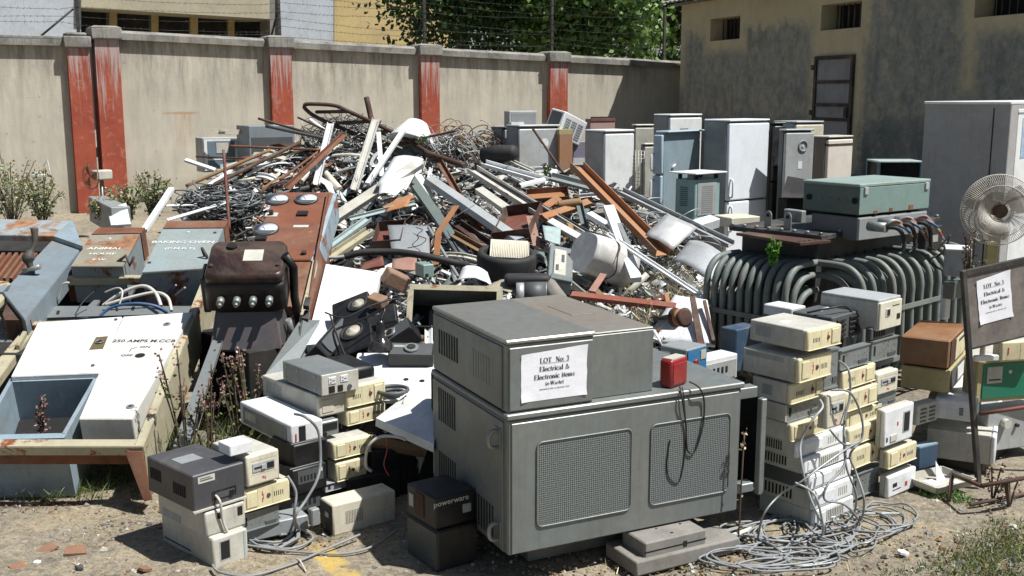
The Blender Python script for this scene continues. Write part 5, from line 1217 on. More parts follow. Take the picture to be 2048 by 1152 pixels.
mb = MB().use('tankgrey'); v8 = mb.hexa([(-.255, -.29, -.14), (.255, -.29, -.14), (.255, .3, -.14), (-.255, .3, -.14), (-.21, -.09, .099), (.21, -.09, .099), (.21, .3, .099), (-.21, .3, .099)]); bmesh.ops.bevel(mb.bm, geom=mb.bm.edges[:], offset=.03, segments=3, affect='EDGES'); mb.build('neck', br)
mb = MB().use('castblack'); v8 = mb.hexa([(-.2, -.12, -.5), (.2, -.12, -.5), (.2, .25, -.5), (-.2, .25, -.5), (-.245, -.27, -.142), (.245, -.27, -.142), (.245, .3, -.142), (-.245, .3, -.142)]); bmesh.ops.bevel(mb.bm, geom=mb.bm.edges[:], offset=.06, segments=4, affect='EDGES'); mb.build('oil_tank', br)
for i in range(4):
    x = -.16 + i * .107; mb = MB().use('galv'); mb.cyl((x, -.12, .2), (x, -.185, .2), .026, 10); mb.cyl((x, -.185, .2), (x, -.215, .2), .014, 8); mb.build('stud', br)
MB().use('offwhite').box(-.02, .06, .3805, .11, .2, .384).build('nameplate', br); MB().use('castblack').cyl((-.11, .24, .38), (-.11, .24, .40), .035, 12).build('filler_cap', br)
for x in (-.22, .22): MB().use('darkiron').cyl((x, .0, .37), (x, .0, .395), .014, 8).build('lid_bolt', br)
mb = MB().use('castblack').tube([(.26, .1, .4), (.31, .1, .3), (.3, .1, .05), (.33, .0, -.1)], .03, 8); mb.build('conduit', br)
mb = MB().use('steel').tube([(.27, -.1, .0), (.29, -.1, -.18)], .022, 10); mb.build('lever', br)
mb = MB().use('castblack').box(-.31, .0, .0, -.26, .2, .28, .01); mb.build('mounting_lug', br)
# supports below
def plank3(name, label, cat, quad, Yb, Yt, thick, mat, group=None):   # quad: 4 photo points, lower two at Yb and upper two at Yt
    P = [at(quad[0][0], quad[0][1], Yb), at(quad[1][0], quad[1][1], Yb), at(quad[2][0], quad[2][1], Yt), at(quad[3][0], quad[3][1], Yt)]
    n = (P[1] - P[0]).cross(P[3] - P[0]).normalized()
    if n.y > 0: n = -n
    return tag(MB().use(mat).prism(P, -n * thick).build(name), label, cat, group)
plank3('steel_strut', 'pale grey steel strut running down under the black circuit breaker', 'strut', [(345, 893), (375, 893), (445, 680), (425, 680)], 6.1, 7.1, .03, 'galv')
plank3('steel_strut', 'grey steel channel sloping beneath the right side of the black circuit breaker', 'strut', [(530, 750), (575, 765), (640, 640), (600, 640)], 6.6, 7.3, .04, 'galv')
Bx = Box('dark_plinth', 'black block filling the dark void below the circuit breaker', 'plinth', (505, 705, 905), 7.0, 600, 400, 38, 'soft')  # solid black block added to make the void under the breaker dark
# ---- rusty meter panel
E0, E1 = at(493, 519, 8.0), at(528, 384, 9.1)
ex = (at(621, 519, 8.0) - E0); w = ex.length
mp = matrix_thing('meter_board', 'rust brown control panel with three round dial meters leaning on the heap', 'control panel', E0, ex, E1 - E0)
Lh = (E1 - E0).dot((mp.matrix_world.to_3x3() @ Vector((0, 1, 0))))
MB().use('rustpanel').box(0, 0, -.28, w, Lh, 0, .008).build('panel', mp)
MB().use(M('peel', S('9db2bd', .85), .6, 0, .4, rust=.42, scale=5)).box(w + .0005, 0, -.26, w + .035, Lh, -.01, .003).build('peeling_edge', mp)
M('dialface', S('e4e6f0', .95), .4, 0, .1, grime=.1); M('dialrim', S('2a3034'), .4, 0, .3)
for (px, py, r_) in ((555, 401, .10), (613, 400, .10), (532, 460, .105)):
    c = mp.matrix_world.inverted() @ onpl(px, py, E0, (mp.matrix_world.to_3x3() @ Vector((0, 0, 1)))); c.z = 0; x, y = c.x, c.y
    dl = MB().use('dialrim').lathe([(r_, 0), (r_, .012), (r_ * .95, .018), (r_ * .91, .012), (0, .012)], 28, (x, y, 0)).build('dial_meter', mp)
    MB().use('dialface').lathe([(r_ * .9, .014), (0, .0145)], 28, (x, y, 0)).build('dial_face', dl)
    mb = MB().use('dgrey').prism([(x + r_ * .86 * math.cos(a), y + r_ * .86 * math.sin(a), .0152) for a in [math.pi * (1.12 + .76 * i / 12) for i in range(13)]], (0, 0, .002)); mb.build('dial_mask', dl)
    MB().use('ink').box(-.002, 0, .016, .002, r_ * .6, .0175, M4=Matrix.Translation((x, y - r_ * .2, 0)) @ Matrix.Rotation(.5, 4, 'Z')).build('needle', dl)
def mq(px, py): c = mp.matrix_world.inverted() @ onpl(px, py, E0, (mp.matrix_world.to_3x3() @ Vector((0, 0, 1)))); return c.x, c.y
x, y = mq(543, 430); MB().use('offwhite').box(x - .05, y - .035, .001, x + .05, y + .035, .005).build('switch_plate', mp); MB().use('black').cyl((x, y, .005), (x, y, .04), .018, 12).build('switch_knob', mp)
x, y = mq(605, 429); MB().use('black').box(x - .045, y - .035, .001, x + .045, y + .035, .02, .004).build('switch', mp)
x, y = mq(602, 453); MB().use('offwhite').box(x - .06, y - .02, .001, x + .06, y + .02, .004).build('nameplate', mp)
x, y = mq(522, 480); MB().use('black').box(x - .045, y - .03, .001, x + .045, y + .03, .03, .006).build('terminal_cover', mp)
x, y = mq(608, 508); MB().use('darkiron').cyl((x, y, .001), (x, y, .025), .02, 10).build('bolt', mp)
# lower open part of the meter cubicle
lp = thing('open_cubicle', 'open rusty lower cubicle below the dial meter panel with breakers inside', 'cubicle', at(600, 640, 7.4), 0)
bpy.context.view_layer.update(); Mi = lp.matrix_world.inverted()
def q4(name, pts, dep, mat, dirv=None, t=lp):
    P = [at(*p) for p in pts]; n = (P[1] - P[0]).cross(P[-1] - P[0]).normalized()
    if n.y > 0: n = -n
    Mi = t.matrix_world.inverted()
    return MB().use(mat).prism([Mi @ p for p in P], (Mi.to_3x3() @ (dirv if dirv else -n)) * dep).build(name, t)
q4('orange_panel', [(570, 620, 7.4), (598, 625, 7.4), (622, 524, 7.95), (560, 524, 7.95)], .03, 'rusty')
q4('side_post', [(598, 640, 7.3), (607, 640, 7.3), (634, 520, 7.95), (626, 520, 7.95)], .05, 'rustcream')
q4('outer_side', [(609, 648, 7.25), (640, 640, 7.9), (669, 440, 9.3), (654, 384, 9.0), (630, 520, 7.9)], .012, 'rustpanel')
q4('grey_side', [(585, 775, 6.7), (608, 790, 6.75), (636, 655, 7.3), (606, 640, 7.2)], .02, 'galv')
for i in range(4): q4('breaker', [(606 - i * 2, 610 + i * 26, 7.25), (618 - i * 2, 612 + i * 26, 7.25), (622 - i * 2, 595 + i * 26, 7.3), (611 - i * 2, 594 + i * 26, 7.3)], .05, 'black')
# white sheet
plank3('refrigerator_door', 'dirty white refrigerator door leaning beside the rusty cubicle', 'door', [(612, 690), (728, 680), (762, 545), (652, 528)], 7.0, 8.3, .05, 'white')
# ---- loudspeakers, lamp and car radios
def lcube(name, label, cat, quad, Yb, Yt, th, mat, group=None):
    P = [at(quad[0][0], quad[0][1], Yb), at(quad[1][0], quad[1][1], Yb), at(quad[2][0], quad[2][1], Yt), at(quad[3][0], quad[3][1], Yt)]
    ex, ey = P[1] - P[0], P[3] - P[0]; w, h = ex.length, ey.length
    t = matrix_thing(name, label, cat, P[0], ex, ey, group); return t, w, h
def spk(label, quad, Yb, Yt):
    t, w, h = lcube('loudspeaker', label, 'loudspeaker', quad, Yb, Yt, .1, 'black', 'black loudspeakers')
    MB().use('black').box(0, 0, -.14, w, h, 0, .008).build('cabinet', t)
    return t, w, h
def cone(t, x, y, r):
    c = MB().use('rubber').lathe([(r, 0), (r * 1.0, .012), (r * .85, .014), (r * .8, .004), (0, .003)], 22, (x, y, 0)).build('speaker_surround', t)
    MB().use(M('cone', S('c9c3b2', .8), .6, 0, .7, scale=14, dcol=S('5a5348'))).lathe([(r * .78, .006), (r * .35, .016), (r * .3, .018), (r * .15, .03), (0, .034)], 20, (x, y, 0)).build('speaker_cone', c)
t, w, h = spk('larger black loudspeaker with two dusty pale cones lying on its back on the heap', [(668, 718), (745, 688), (745, 605), (688, 600)], 6.8, 7.35)
p = t.matrix_world.inverted() @ at(711, 672, 6.95); cone(t, w * .5, h * .34, w * .31); cone(t, w * .70, h * .8, w * .27)
t, w, h = spk('smaller dark loudspeaker box tipped on its side left of the two coned loudspeaker', [(632, 690), (660, 716), (700, 640), (668, 612)], 6.75, 7.2)
MB().use('dgrey').box(w * .1, h * .1, .001, w * .9, h * .9, .006).build('grille_cloth', t)
lam = thing('desk_lamp', 'black desk lamp head with bell shade hanging from a bent arm over the loudspeakers', 'lamp', at(762, 700, 6.65), 0)
mb = MB().use(M('gloss', (.012, .012, .014), .18, 0, .2)).lathe([(.085, 0), (.083, .012), (.07, .045), (.045, .075), (.028, .09), (.026, .16), (.02, .19), (0, .195)], 26); mb.build('lamp_shade', lam)
MB().use('white').lathe([(.0, -.02), (.03, -.015), (.04, .01), (.03, .03)], 14).build('bulb', lam)
MB().use('black').tube(spline([(.0, 0, .19), (.02, .05, .26), (-.1, .03, .2), (-.26, .02, .14), (-.3, 0, .1), (-.24, -.02, -.08), (-.2, 0, -.12)], 5), .008, 6).build('lamp_arm', lam)
def radio(label, quad, Yb, Yt, knobx):
    t, w, h = lcube('car_radio', label, 'radio', quad, Yb, Yt, .1, 'black', 'black radios beside the lamp')
    MB().use('black').box(0, 0, -.15, w, h, 0, .006).build('casing', t); MB().use('dgrey').box(w * .04, h * .1, .0, w * .96, h * .9, .004, .001).build('front_panel', t)
    k = MB().use('steel').cyl((w * knobx, h * .5, .004), (w * knobx, h * .5, .02), h * .28, 18).build('knob', t); MB().use('black').cyl((w * knobx, h * .5, .0205), (w * knobx, h * .5, .026), h * .17, 14).build('knob_cap', k)
    MB().use('lgrey').box(w * .1, h * .6, .0045, w * .4, h * .75, .006).build('label', t); return t
radio('black car radio with a silver knob lying flat behind the big cabinet', [(775, 712), (866, 714), (866, 684), (785, 684)], 6.55, 6.7, .5)
radio('black radio tilted up with a silver knob above the flat one', [(778, 684), (822, 655), (808, 636), (770, 662)], 6.75, 6.85, .2)
t = lcube('black_case', 'black plastic box with a small white label standing behind the tilted radio', 'box', [(735, 655), (800, 640), (790, 602), (742, 612)], 7.0, 7.1, .1, 'black')[0]
MB().use('black').box(0, 0, -.08, .2, .14, 0, .005).build('casing', t); MB().use('lgrey').box(.05, .08, .0005, .09, .1, .002).build('label', t)
c = at(755, 602, 7.1)
bk = tag(MB().use('brick').box(-.06, -.045, -.035, .06, .045, .035, .01).build('broken_brick'), 'rough brown broken brick above the loudspeakers', 'brick'); bk.location = c; bk.rotation_euler = (.3, .2, -.5)
bk = tag(MB().use('brick').box(-.1, -.07, -.06, .1, .07, .06, .014).build('broken_brick'), 'rough pale brick wedged behind the white refrigerator door', 'brick'); bk.location = at(792, 560, 8.2); bk.rotation_euler = (.2, .5, .4)
cord('wire_bundle', 'black wires sagging across the loudspeakers', 'wire', [at(650, 625, 6.8), at(690, 635, 6.75), at(740, 612, 6.8), at(795, 598, 6.9), at(800, 620, 6.8)], .006, 'rubber')
cord('wire_bundle', 'black wire falling in front of the loudspeaker cones', 'wire', [at(660, 630, 6.7), at(672, 665, 6.65), at(690, 710, 6.6), at(705, 722, 6.6)], .007, 'rubber')
# white metal sheets below
t, w, h = lcube('steel_sheet', 'white steel sheet with two black round holes behind the beige cases', 'sheet', [(690, 800), (875, 800), (870, 706), (735, 706)], 6.2, 6.75, .02, 'white')
MB().use('white').box(0, 0, -.03, w, h, 0, .004).build('panel', t)
for px, py in ((812, 759), (844, 762)):
    c = t.matrix_world.inverted() @ onpl(px, py, t.matrix_world.translation, t.matrix_world.to_3x3() @ Vector((0, 0, 1))); MB().use('hole').cyl((c.x, c.y, .0005), (c.x, c.y, .002), .017, 16).build('round_hole', t)
t, w, h = lcube('tilted_box_lid', 'white square box lid tilted up beside the big cabinet with a small switch on it', 'lid', [(752, 842), (880, 892), (868, 800), (828, 780)], 5.75, 6.3, .02, 'white')
P = [at(752, 836, 5.8), at(868, 888, 5.55), at(872, 790, 5.95), at(826, 779, 6.25)]; Mi = t.matrix_world.inverted(); n = (P[1] - P[0]).cross(P[3] - P[0]).normalized()
MB().use('white').prism([Mi @ p for p in P], Mi.to_3x3() @ (-n) * .05).build('lid_panel', t)
c = Mi @ (at(812, 805, 6.0) + n * .0); MB().use('cream').box(c.x - .02, c.y - .05, c.z - .02, c.x + .03, c.y + .03, c.z + .02, .006).build('switch', t)
plank3('wooden_batten', 'pale rough wooden batten under the tilted white lid', 'batten', [(740, 885), (850, 905), (850, 893), (738, 868)], 5.9, 5.95, .05, 'wood')
cord('bent_hose', 'cream hose curling out of the dark gap beside the beige cases', 'hose', [at(742, 942, 5.7), at(732, 930, 5.65), at(736, 895, 5.6), at(760, 874, 5.6), at(795, 874, 5.6), at(812, 880, 5.6)], .009, 'cablew')
cord('thin_red_wire', 'thin red wire dropping from the cream hose into the dark gap', 'wire', [at(772, 876, 5.58), at(774, 900, 5.6), at(768, 930, 5.6), at(778, 952, 5.6)], .003, 'inkred')
for i in range(3):
    c = at(790, 792 + i * 2, 6.05)
    pts = [c + Vector((math.cos(a) * (.09 - .025 * i) - .02, math.sin(a) * (.09 - .025 * i) + .06, -.01 * i + .02)) for a in [k * .35 for k in range(18)]]
    tag(MB().use('dgrey').tube(pts, .012, 6, closed=True).build('coiled_hose'), 'dark hose coiled flat on the pile behind the tilted white lid', 'hose', 'rings of dark coiled hose')
B = Box('black_sack', 'crumpled black plastic housing squeezed between the tilted lid and the big cabinet', 'bag', (878, 740, 830), 5.75, 905, 858, 60, 'soft', bev=.03)
# ---- left back: pedestal fan and lamp near the wall
fl = at(182, 352, 14.0); t = thing('table_fan', 'rusty old fan with a white motor box standing before the red pillar', 'fan', (fl.x, fl.y, gz(0, 14)), R(-35)); fz = fl.z - gz(0, 14)
mb = MB().use('rusty')
for i in range(30):
    a = 2 * math.pi * i / 30; mb.tube([(.17 * k * math.cos(a), y, fz + .17 * k * math.sin(a)) for k, y in ((.2, -.05), (.8, -.05), (1, 0))], .0022, 3)
mb.tube([(.17 * math.cos(a), 0, fz + .17 * math.sin(a)) for a in [2 * math.pi * i / 30 for i in range(30)]], .006, 5, closed=True); mb.build('wire_guard', t)
for i in range(3): MB().use('cork').prism([(.0, -.02, fz), (.15 * math.cos(2.1 * i - .4), -.02, fz + .15 * math.sin(2.1 * i - .4)), (.15 * math.cos(2.1 * i + .4), -.0, fz + .15 * math.sin(2.1 * i + .4))], (0, .003, 0)).build('blade', t)
MB().use('offwhite').box(-.07, .04, fz - .06, .07, .28, fz + .07, .02).build('motor_housing', t); MB().use('galv').cyl((0, .15, 0), (0, .15, fz - .06), .015, 8).build('pole', t)
lf = at(78, 352, 13.5); t = thing('table_lamp', 'white lamp head on a wire stem among the weeds at the far left', 'lamp', (lf.x, lf.y, gz(0, 13.5)))
fz = lf.z - gz(0, 13.5); MB().use('white').box(-.08, -.05, fz - .03, .08, .05, fz + .03, .02).build('lamp_head', t); MB().use('cablew').tube([(0, 0, 0), (.12, 0, fz * .5), (.15, 0, fz), (.12, 0, fz + .2), (.06, 0, fz + .12)], .006, 5).build('stem', t)
# ================================================================ THE SCRAP HEAP
def hY(py): return 7 + (700 - py) * .0135
def SY(Y):   # surface height of the heap's front slope
    py = 700 - (Y - 7) / .0135
    return zat(py, Y)
SIL = [(300, 440), (380, 402), (450, 335), (560, 292), (680, 280), (800, 285), (900, 300), (1000, 325), (1150, 345), (1300, 395), (1450, 480), (1520, 560)]
def silh(px):
    for (a, b), (c, d) in zip(SIL, SIL[1:]):
        if a <= px <= c: return b + (d - b) * (px - a) / (c - a)
    return 460 if px < 300 else 600
def xlim(Y):
    L = [(6.2, -.95), (7, -1.25), (8.6, -1.6), (9.5, -1.8), (10.2, -2.7), (11, -3.6), (12.4, -3.9), (14, -3.6)]
    Rr = [(6.2, 1.0), (7, 1.3), (8, 1.75), (9.5, 1.9), (10.5, 2.1), (11.5, 1.6), (12.4, 1.0), (14, .6)]
    def ip(T):
        if Y <= T[0][0]: return T[0][1]
        for (a, b), (c, d) in zip(T, T[1:]):
            if Y <= c: return b + (d - b) * (Y - a) / (c - a)
        return T[-1][1]
    return ip(L), ip(Rr)
def hz(x, y):
    px = 1024 + F * x / (y * .985 + .2); Yc = hY(silh(px))
    s = SY(min(y, Yc)) if y >= 6.2 else SY(6.2)
    if y > Yc: s -= (y - Yc) * .75
    L, Rr = xlim(y); g = gz(x, y)
    e = min(1, max(0, min((x - L) / .7 + .3, (Rr - x) / .7 + .3, (y - 5.9) / .9)))
    e = e * e * (3 - 2 * e)
    return g + max(0, s - g - .06) * e - .05
M('heapbase', S('4c453c', .7), .95, 0, .6, dcol=S('201c18'), scale=8, bump=1)
bm = bmesh.new(); NX, NYY = 90, 110; GG = []
for i in range(NX):
    row = []
    for j in range(NYY):
        x = -4.6 + 7.4 * i / (NX - 1); y = 5.9 + 9.6 * j / (NYY - 1)
        row.append(bm.verts.new((x, y, hz(x, y) + .05 * mnoise.noise(Vector((x * 4, y * 4, 1))))))
    GG.append(row)
for i in range(NX - 1):
    for j in range(NYY - 1): bm.faces.new((GG[i][j], GG[i + 1][j], GG[i + 1][j + 1], GG[i][j + 1]))
me = bpy.data.meshes.new('heap_rubble'); bm.to_mesh(me); bm.free(); me.materials.append(MATS['heapbase'])
tag(link(bpy.data.objects.new('heap_rubble', me)), 'dark dusty rubble filling the body of the scrap heap', 'rubble', kind='stuff')
def inheap(x, y, m=0):
    L, Rr = xlim(y); px = 1024 + F * x / (y * .985 + .2); Yc = hY(silh(px))
    return L + m < x < Rr - m and 6.4 < y < Yc + .5
rnd = random.Random(77)
# --- uncountable small fragments
COLS = [('white', 34), ('offwhite', 20), ('grey', 12), ('lgrey', 18), ('galv', 12), ('dgrey', 9), ('black', 8), ('rusty', 7), ('darkrust', 6), ('teal', 3), ('cream', 6), ('alu', 4), ('beige', 4), ('redbrown', 4), ('dblue', 1), ('lteal', 3), ('orange', 3), ('wood', 3)]
BAG = [c for c, n in COLS for _ in range(n)]
def rmat(tilt=.9): return Matrix.Rotation(rnd.uniform(0, 6.28), 4, 'Z') @ Matrix.Rotation(rnd.uniform(-tilt, tilt), 4, 'X') @ Matrix.Rotation(rnd.uniform(-tilt, tilt), 4, 'Y')
def scatter(name, label, n, lo, hi, seed, cat='scrap'):
    global rnd
    rnd = random.Random(seed); mb = MB(); k = 0
    while k < n:
        x, y = rnd.uniform(-4.1, 2.2), rnd.uniform(6.4, 13.2)
        if not inheap(x, y, .05): continue
        k += 1; z = hz(x, y); m = rnd.choice(BAG)
        if x < -2.1 and y < 11.6: m = rnd.choice(('galv', 'white', 'rusty', 'dgrey', 'wood', 'lgrey'))
        mb.use(m); T = Matrix.Translation((x, y, z + rnd.uniform(0, .1))) @ rmat()
        s = rnd.uniform(lo, hi) * rnd.uniform(.6, 1.2); ty = rnd.random()
        if ty < .38: mb.box(-s, -s * .14, -.006, s, s * .14, .006, M4=T)
        elif ty < .55:
            mb.box(-s, -s * .12, -.004, s, s * .12, .004, M4=T); mb.box(-s, s * .12, -.004, s, s * .135, s * .16, M4=T)
        elif ty < .72: mb.box(-s * .5, -s * .35, -.004, s * .5, s * .3, .004, M4=T)
        elif ty < .86:
            a, b = T @ Vector((-s, 0, 0)), T @ Vector((s, 0, 0)); mb.cyl(a, b, s * rnd.uniform(.05, .14), 8)
        elif ty < .94: mb.box(-s * .35, -s * .25, -s * .15, s * .35, s * .25, s * .15, M4=T)
        else:
            P = [T @ Vector((s * .6 * math.cos(a), s * .45 * math.sin(a), s * .1 * math.sin(3 * a))) for a in [i * .628 for i in range(10)]]; mb.tube(P, s * .04, 5, closed=True)
    tag(mb.build(name, nrm=False), label, cat, kind='stuff')
scatter('scrap_fragments', 'small broken bits of sheet, strip and pipe covering the whole scrap heap', 8500, .02, .10, 5)
scatter('scrap_fragments', 'larger broken pieces of strip and tin mixed through the scrap heap', 900, .09, .2, 6)
# --- tangled wire
rnd = random.Random(9)
def tangle(label, cx, cy, rx, ry, n, r, mats, dz=.18, rr=(.06, .2), tl=1.0):
    mb = MB()
    for i in range(n):
        mb.use(rnd.choice(mats)); a = rnd.uniform(0, 6.28); q = math.sqrt(rnd.random()); px, py = cx + rx * q * math.cos(a), cy + ry * q * math.sin(a)
        Y = hY(py); c = at(px, py, Y); R_ = rnd.uniform(*rr); T = Matrix.Translation(c + Vector((0, 0, rnd.uniform(-.02, dz)))) @ rmat(tl)
        t0 = rnd.uniform(0, 6); ln = rnd.uniform(3, 8)
        P = [T @ Vector((R_ * math.cos(t0 + u * ln) * (1 + .3 * math.sin(3 * u)), R_ * .8 * math.sin(t0 + u * ln), .05 * math.sin(5 * u + i))) for u in [k / 14 for k in range(15)]]
        mb.tube(P, r * rnd.uniform(.7, 1.3), 5)
    tag(mb.build('tangled_wire', nrm=False), label, 'wire', kind='stuff')
tangle('dense grey tangle of stripped cable on the left flank of the heap', 440, 412, 66, 24, 230, .007, ('dgrey', 'dgrey', 'cable', 'black', 'galv'), .06, (.05, .22), .35)
tangle('thin wire tangle at the crest of the heap under the bent ladder', 690, 285, 80, 28, 140, .005, ('dgrey', 'black', 'galv'), .15)
tangle('curly pale wire nest right of the crest of the heap', 915, 300, 75, 26, 120, .006, ('lgrey', 'galv', 'darkrust', 'wood'), .1)
tangle('loose thin wires strewn over the middle of the heap', 880, 440, 320, 90, 90, .004, ('dgrey', 'lgrey', 'black'), .12, (.08, .3))
tangle('loose thin wires strewn over the lower right of the heap', 1290, 500, 130, 70, 70, .004, ('dgrey', 'lgrey', 'alu'), .1, (.08, .3))
# --- shapes of long scrap
def section(kind, w):
    h = w
    if kind == 'flat': return [(-w / 2, -.004), (w / 2, -.004), (w / 2, .004), (-w / 2, .004)]
    if kind == 'box': return [(-w / 2, -w * .3), (w / 2, -w * .3), (w / 2, w * .3), (-w / 2, w * .3)]
    if kind == 'ang': t = .007; return [(-w / 2, 0), (w / 2, 0), (w / 2, t), (-w / 2 + t, t), (-w / 2 + t, w * .7), (-w / 2, w * .7)]
    if kind == 'chan': t = .007; return [(-w / 2, 0), (w / 2, 0), (w / 2, w * .45), (w / 2 - t, w * .45), (w / 2 - t, t), (-w / 2 + t, t), (-w / 2 + t, w * .45), (-w / 2, w * .45)]
    if kind == 'trough': return [(-w / 2, w * .35), (-w * .32, .0), (w * .32, 0), (w / 2, w * .35), (w / 2 - .008, w * .35), (w * .3, .008), (-w * .3, .008), (-w / 2 + .008, w * .35)]
    if kind == 'hat': return [(-w / 2, 0), (-w * .3, w * .3), (w * .3, w * .3), (w / 2, 0), (w / 2 - .01, 0), (w * .28, w * .3 - .008), (-w * .28, w * .3 - .008), (-w / 2 + .01, 0)]
def lengthwise(p0, p1, kind, w, roll=0, bend=0, n=1):
    """sweep a profile from p0 to p1, face turned up and toward the open side"""
    p0, p1 = Vector(p0), Vector(p1); d = (p1 - p0).normalized(); upv = Vector((0, -.45, .9)); sd = d.cross(upv).normalized(); up = sd.cross(d).normalized()
    Rm = Matrix.Rotation(roll, 3, d); sd, up = Rm @ sd, Rm @ up
    sec = section(kind, w); rings = []
    n = 7 if bend else 1
    for i in range(n + 1):
        u = i / n; c = p0.lerp(p1, u) + up * bend * 4 * u * (1 - u); rings.append([c + sd * a + up * b for a, b in sec])
    return rings
def lengthmesh(mb, rings):
    V = [[mb.bm.verts.new(p) for p in r] for r in rings]; k = len(V[0])
    for A, B in zip(V, V[1:]):
        for i in range(k): mb._f([A[i], A[(i + 1) % k], B[(i + 1) % k], B[i]])
    mb._f(V[0][::-1]); mb._f(V[-1]); return mb
def beam(name, label, cat, a, b, wpx, kind, mat, ya=None, yb=None, roll=0, bend=0, group=None, lift=.05, holes=0):
    Ya = ya if ya else hY(a[1]) - lift; Yb = yb if yb else hY(b[1]) - lift
    p0, p1 = at(a[0], a[1], Ya), at(b[0], b[1], Yb); w = wpx / F * (Ya + Yb) / 2
    if kind == 'pipe': mb = MB().use(mat).tube(spline([p0, p0.lerp(p1, .5) + Vector((0, 0, bend)), p1], 5), w / 2, 12)
    else: mb = lengthmesh(MB().use(mat), lengthwise(p0, p1, kind, w, roll, bend))
    if not holes: return tag(mb.build(name), label, cat, group)
    t = thing(name, label, cat, p0, 0, group); o = mb.build('strip', t); o.matrix_parent_inverse = Matrix.Translation(-p0)
    d = (p1 - p0).normalized(); n = d.cross(Vector((0, -.45, .9)).normalized()).normalized(); u = n.cross(d); h = MB().use('hole')
    for i in range(holes):
        c = p0.lerp(p1, (i + .5) / holes); 
        if kind in ('flat', 'box'): c = c + Vector((0, 0, 0)) + u * (.3 * w if kind == 'box' else .004)
        h.cyl(c, c + u * .002, w * .1, 8)
    h.build('bolt_holes', t).matrix_parent_inverse = Matrix.Translation(-p0); return t
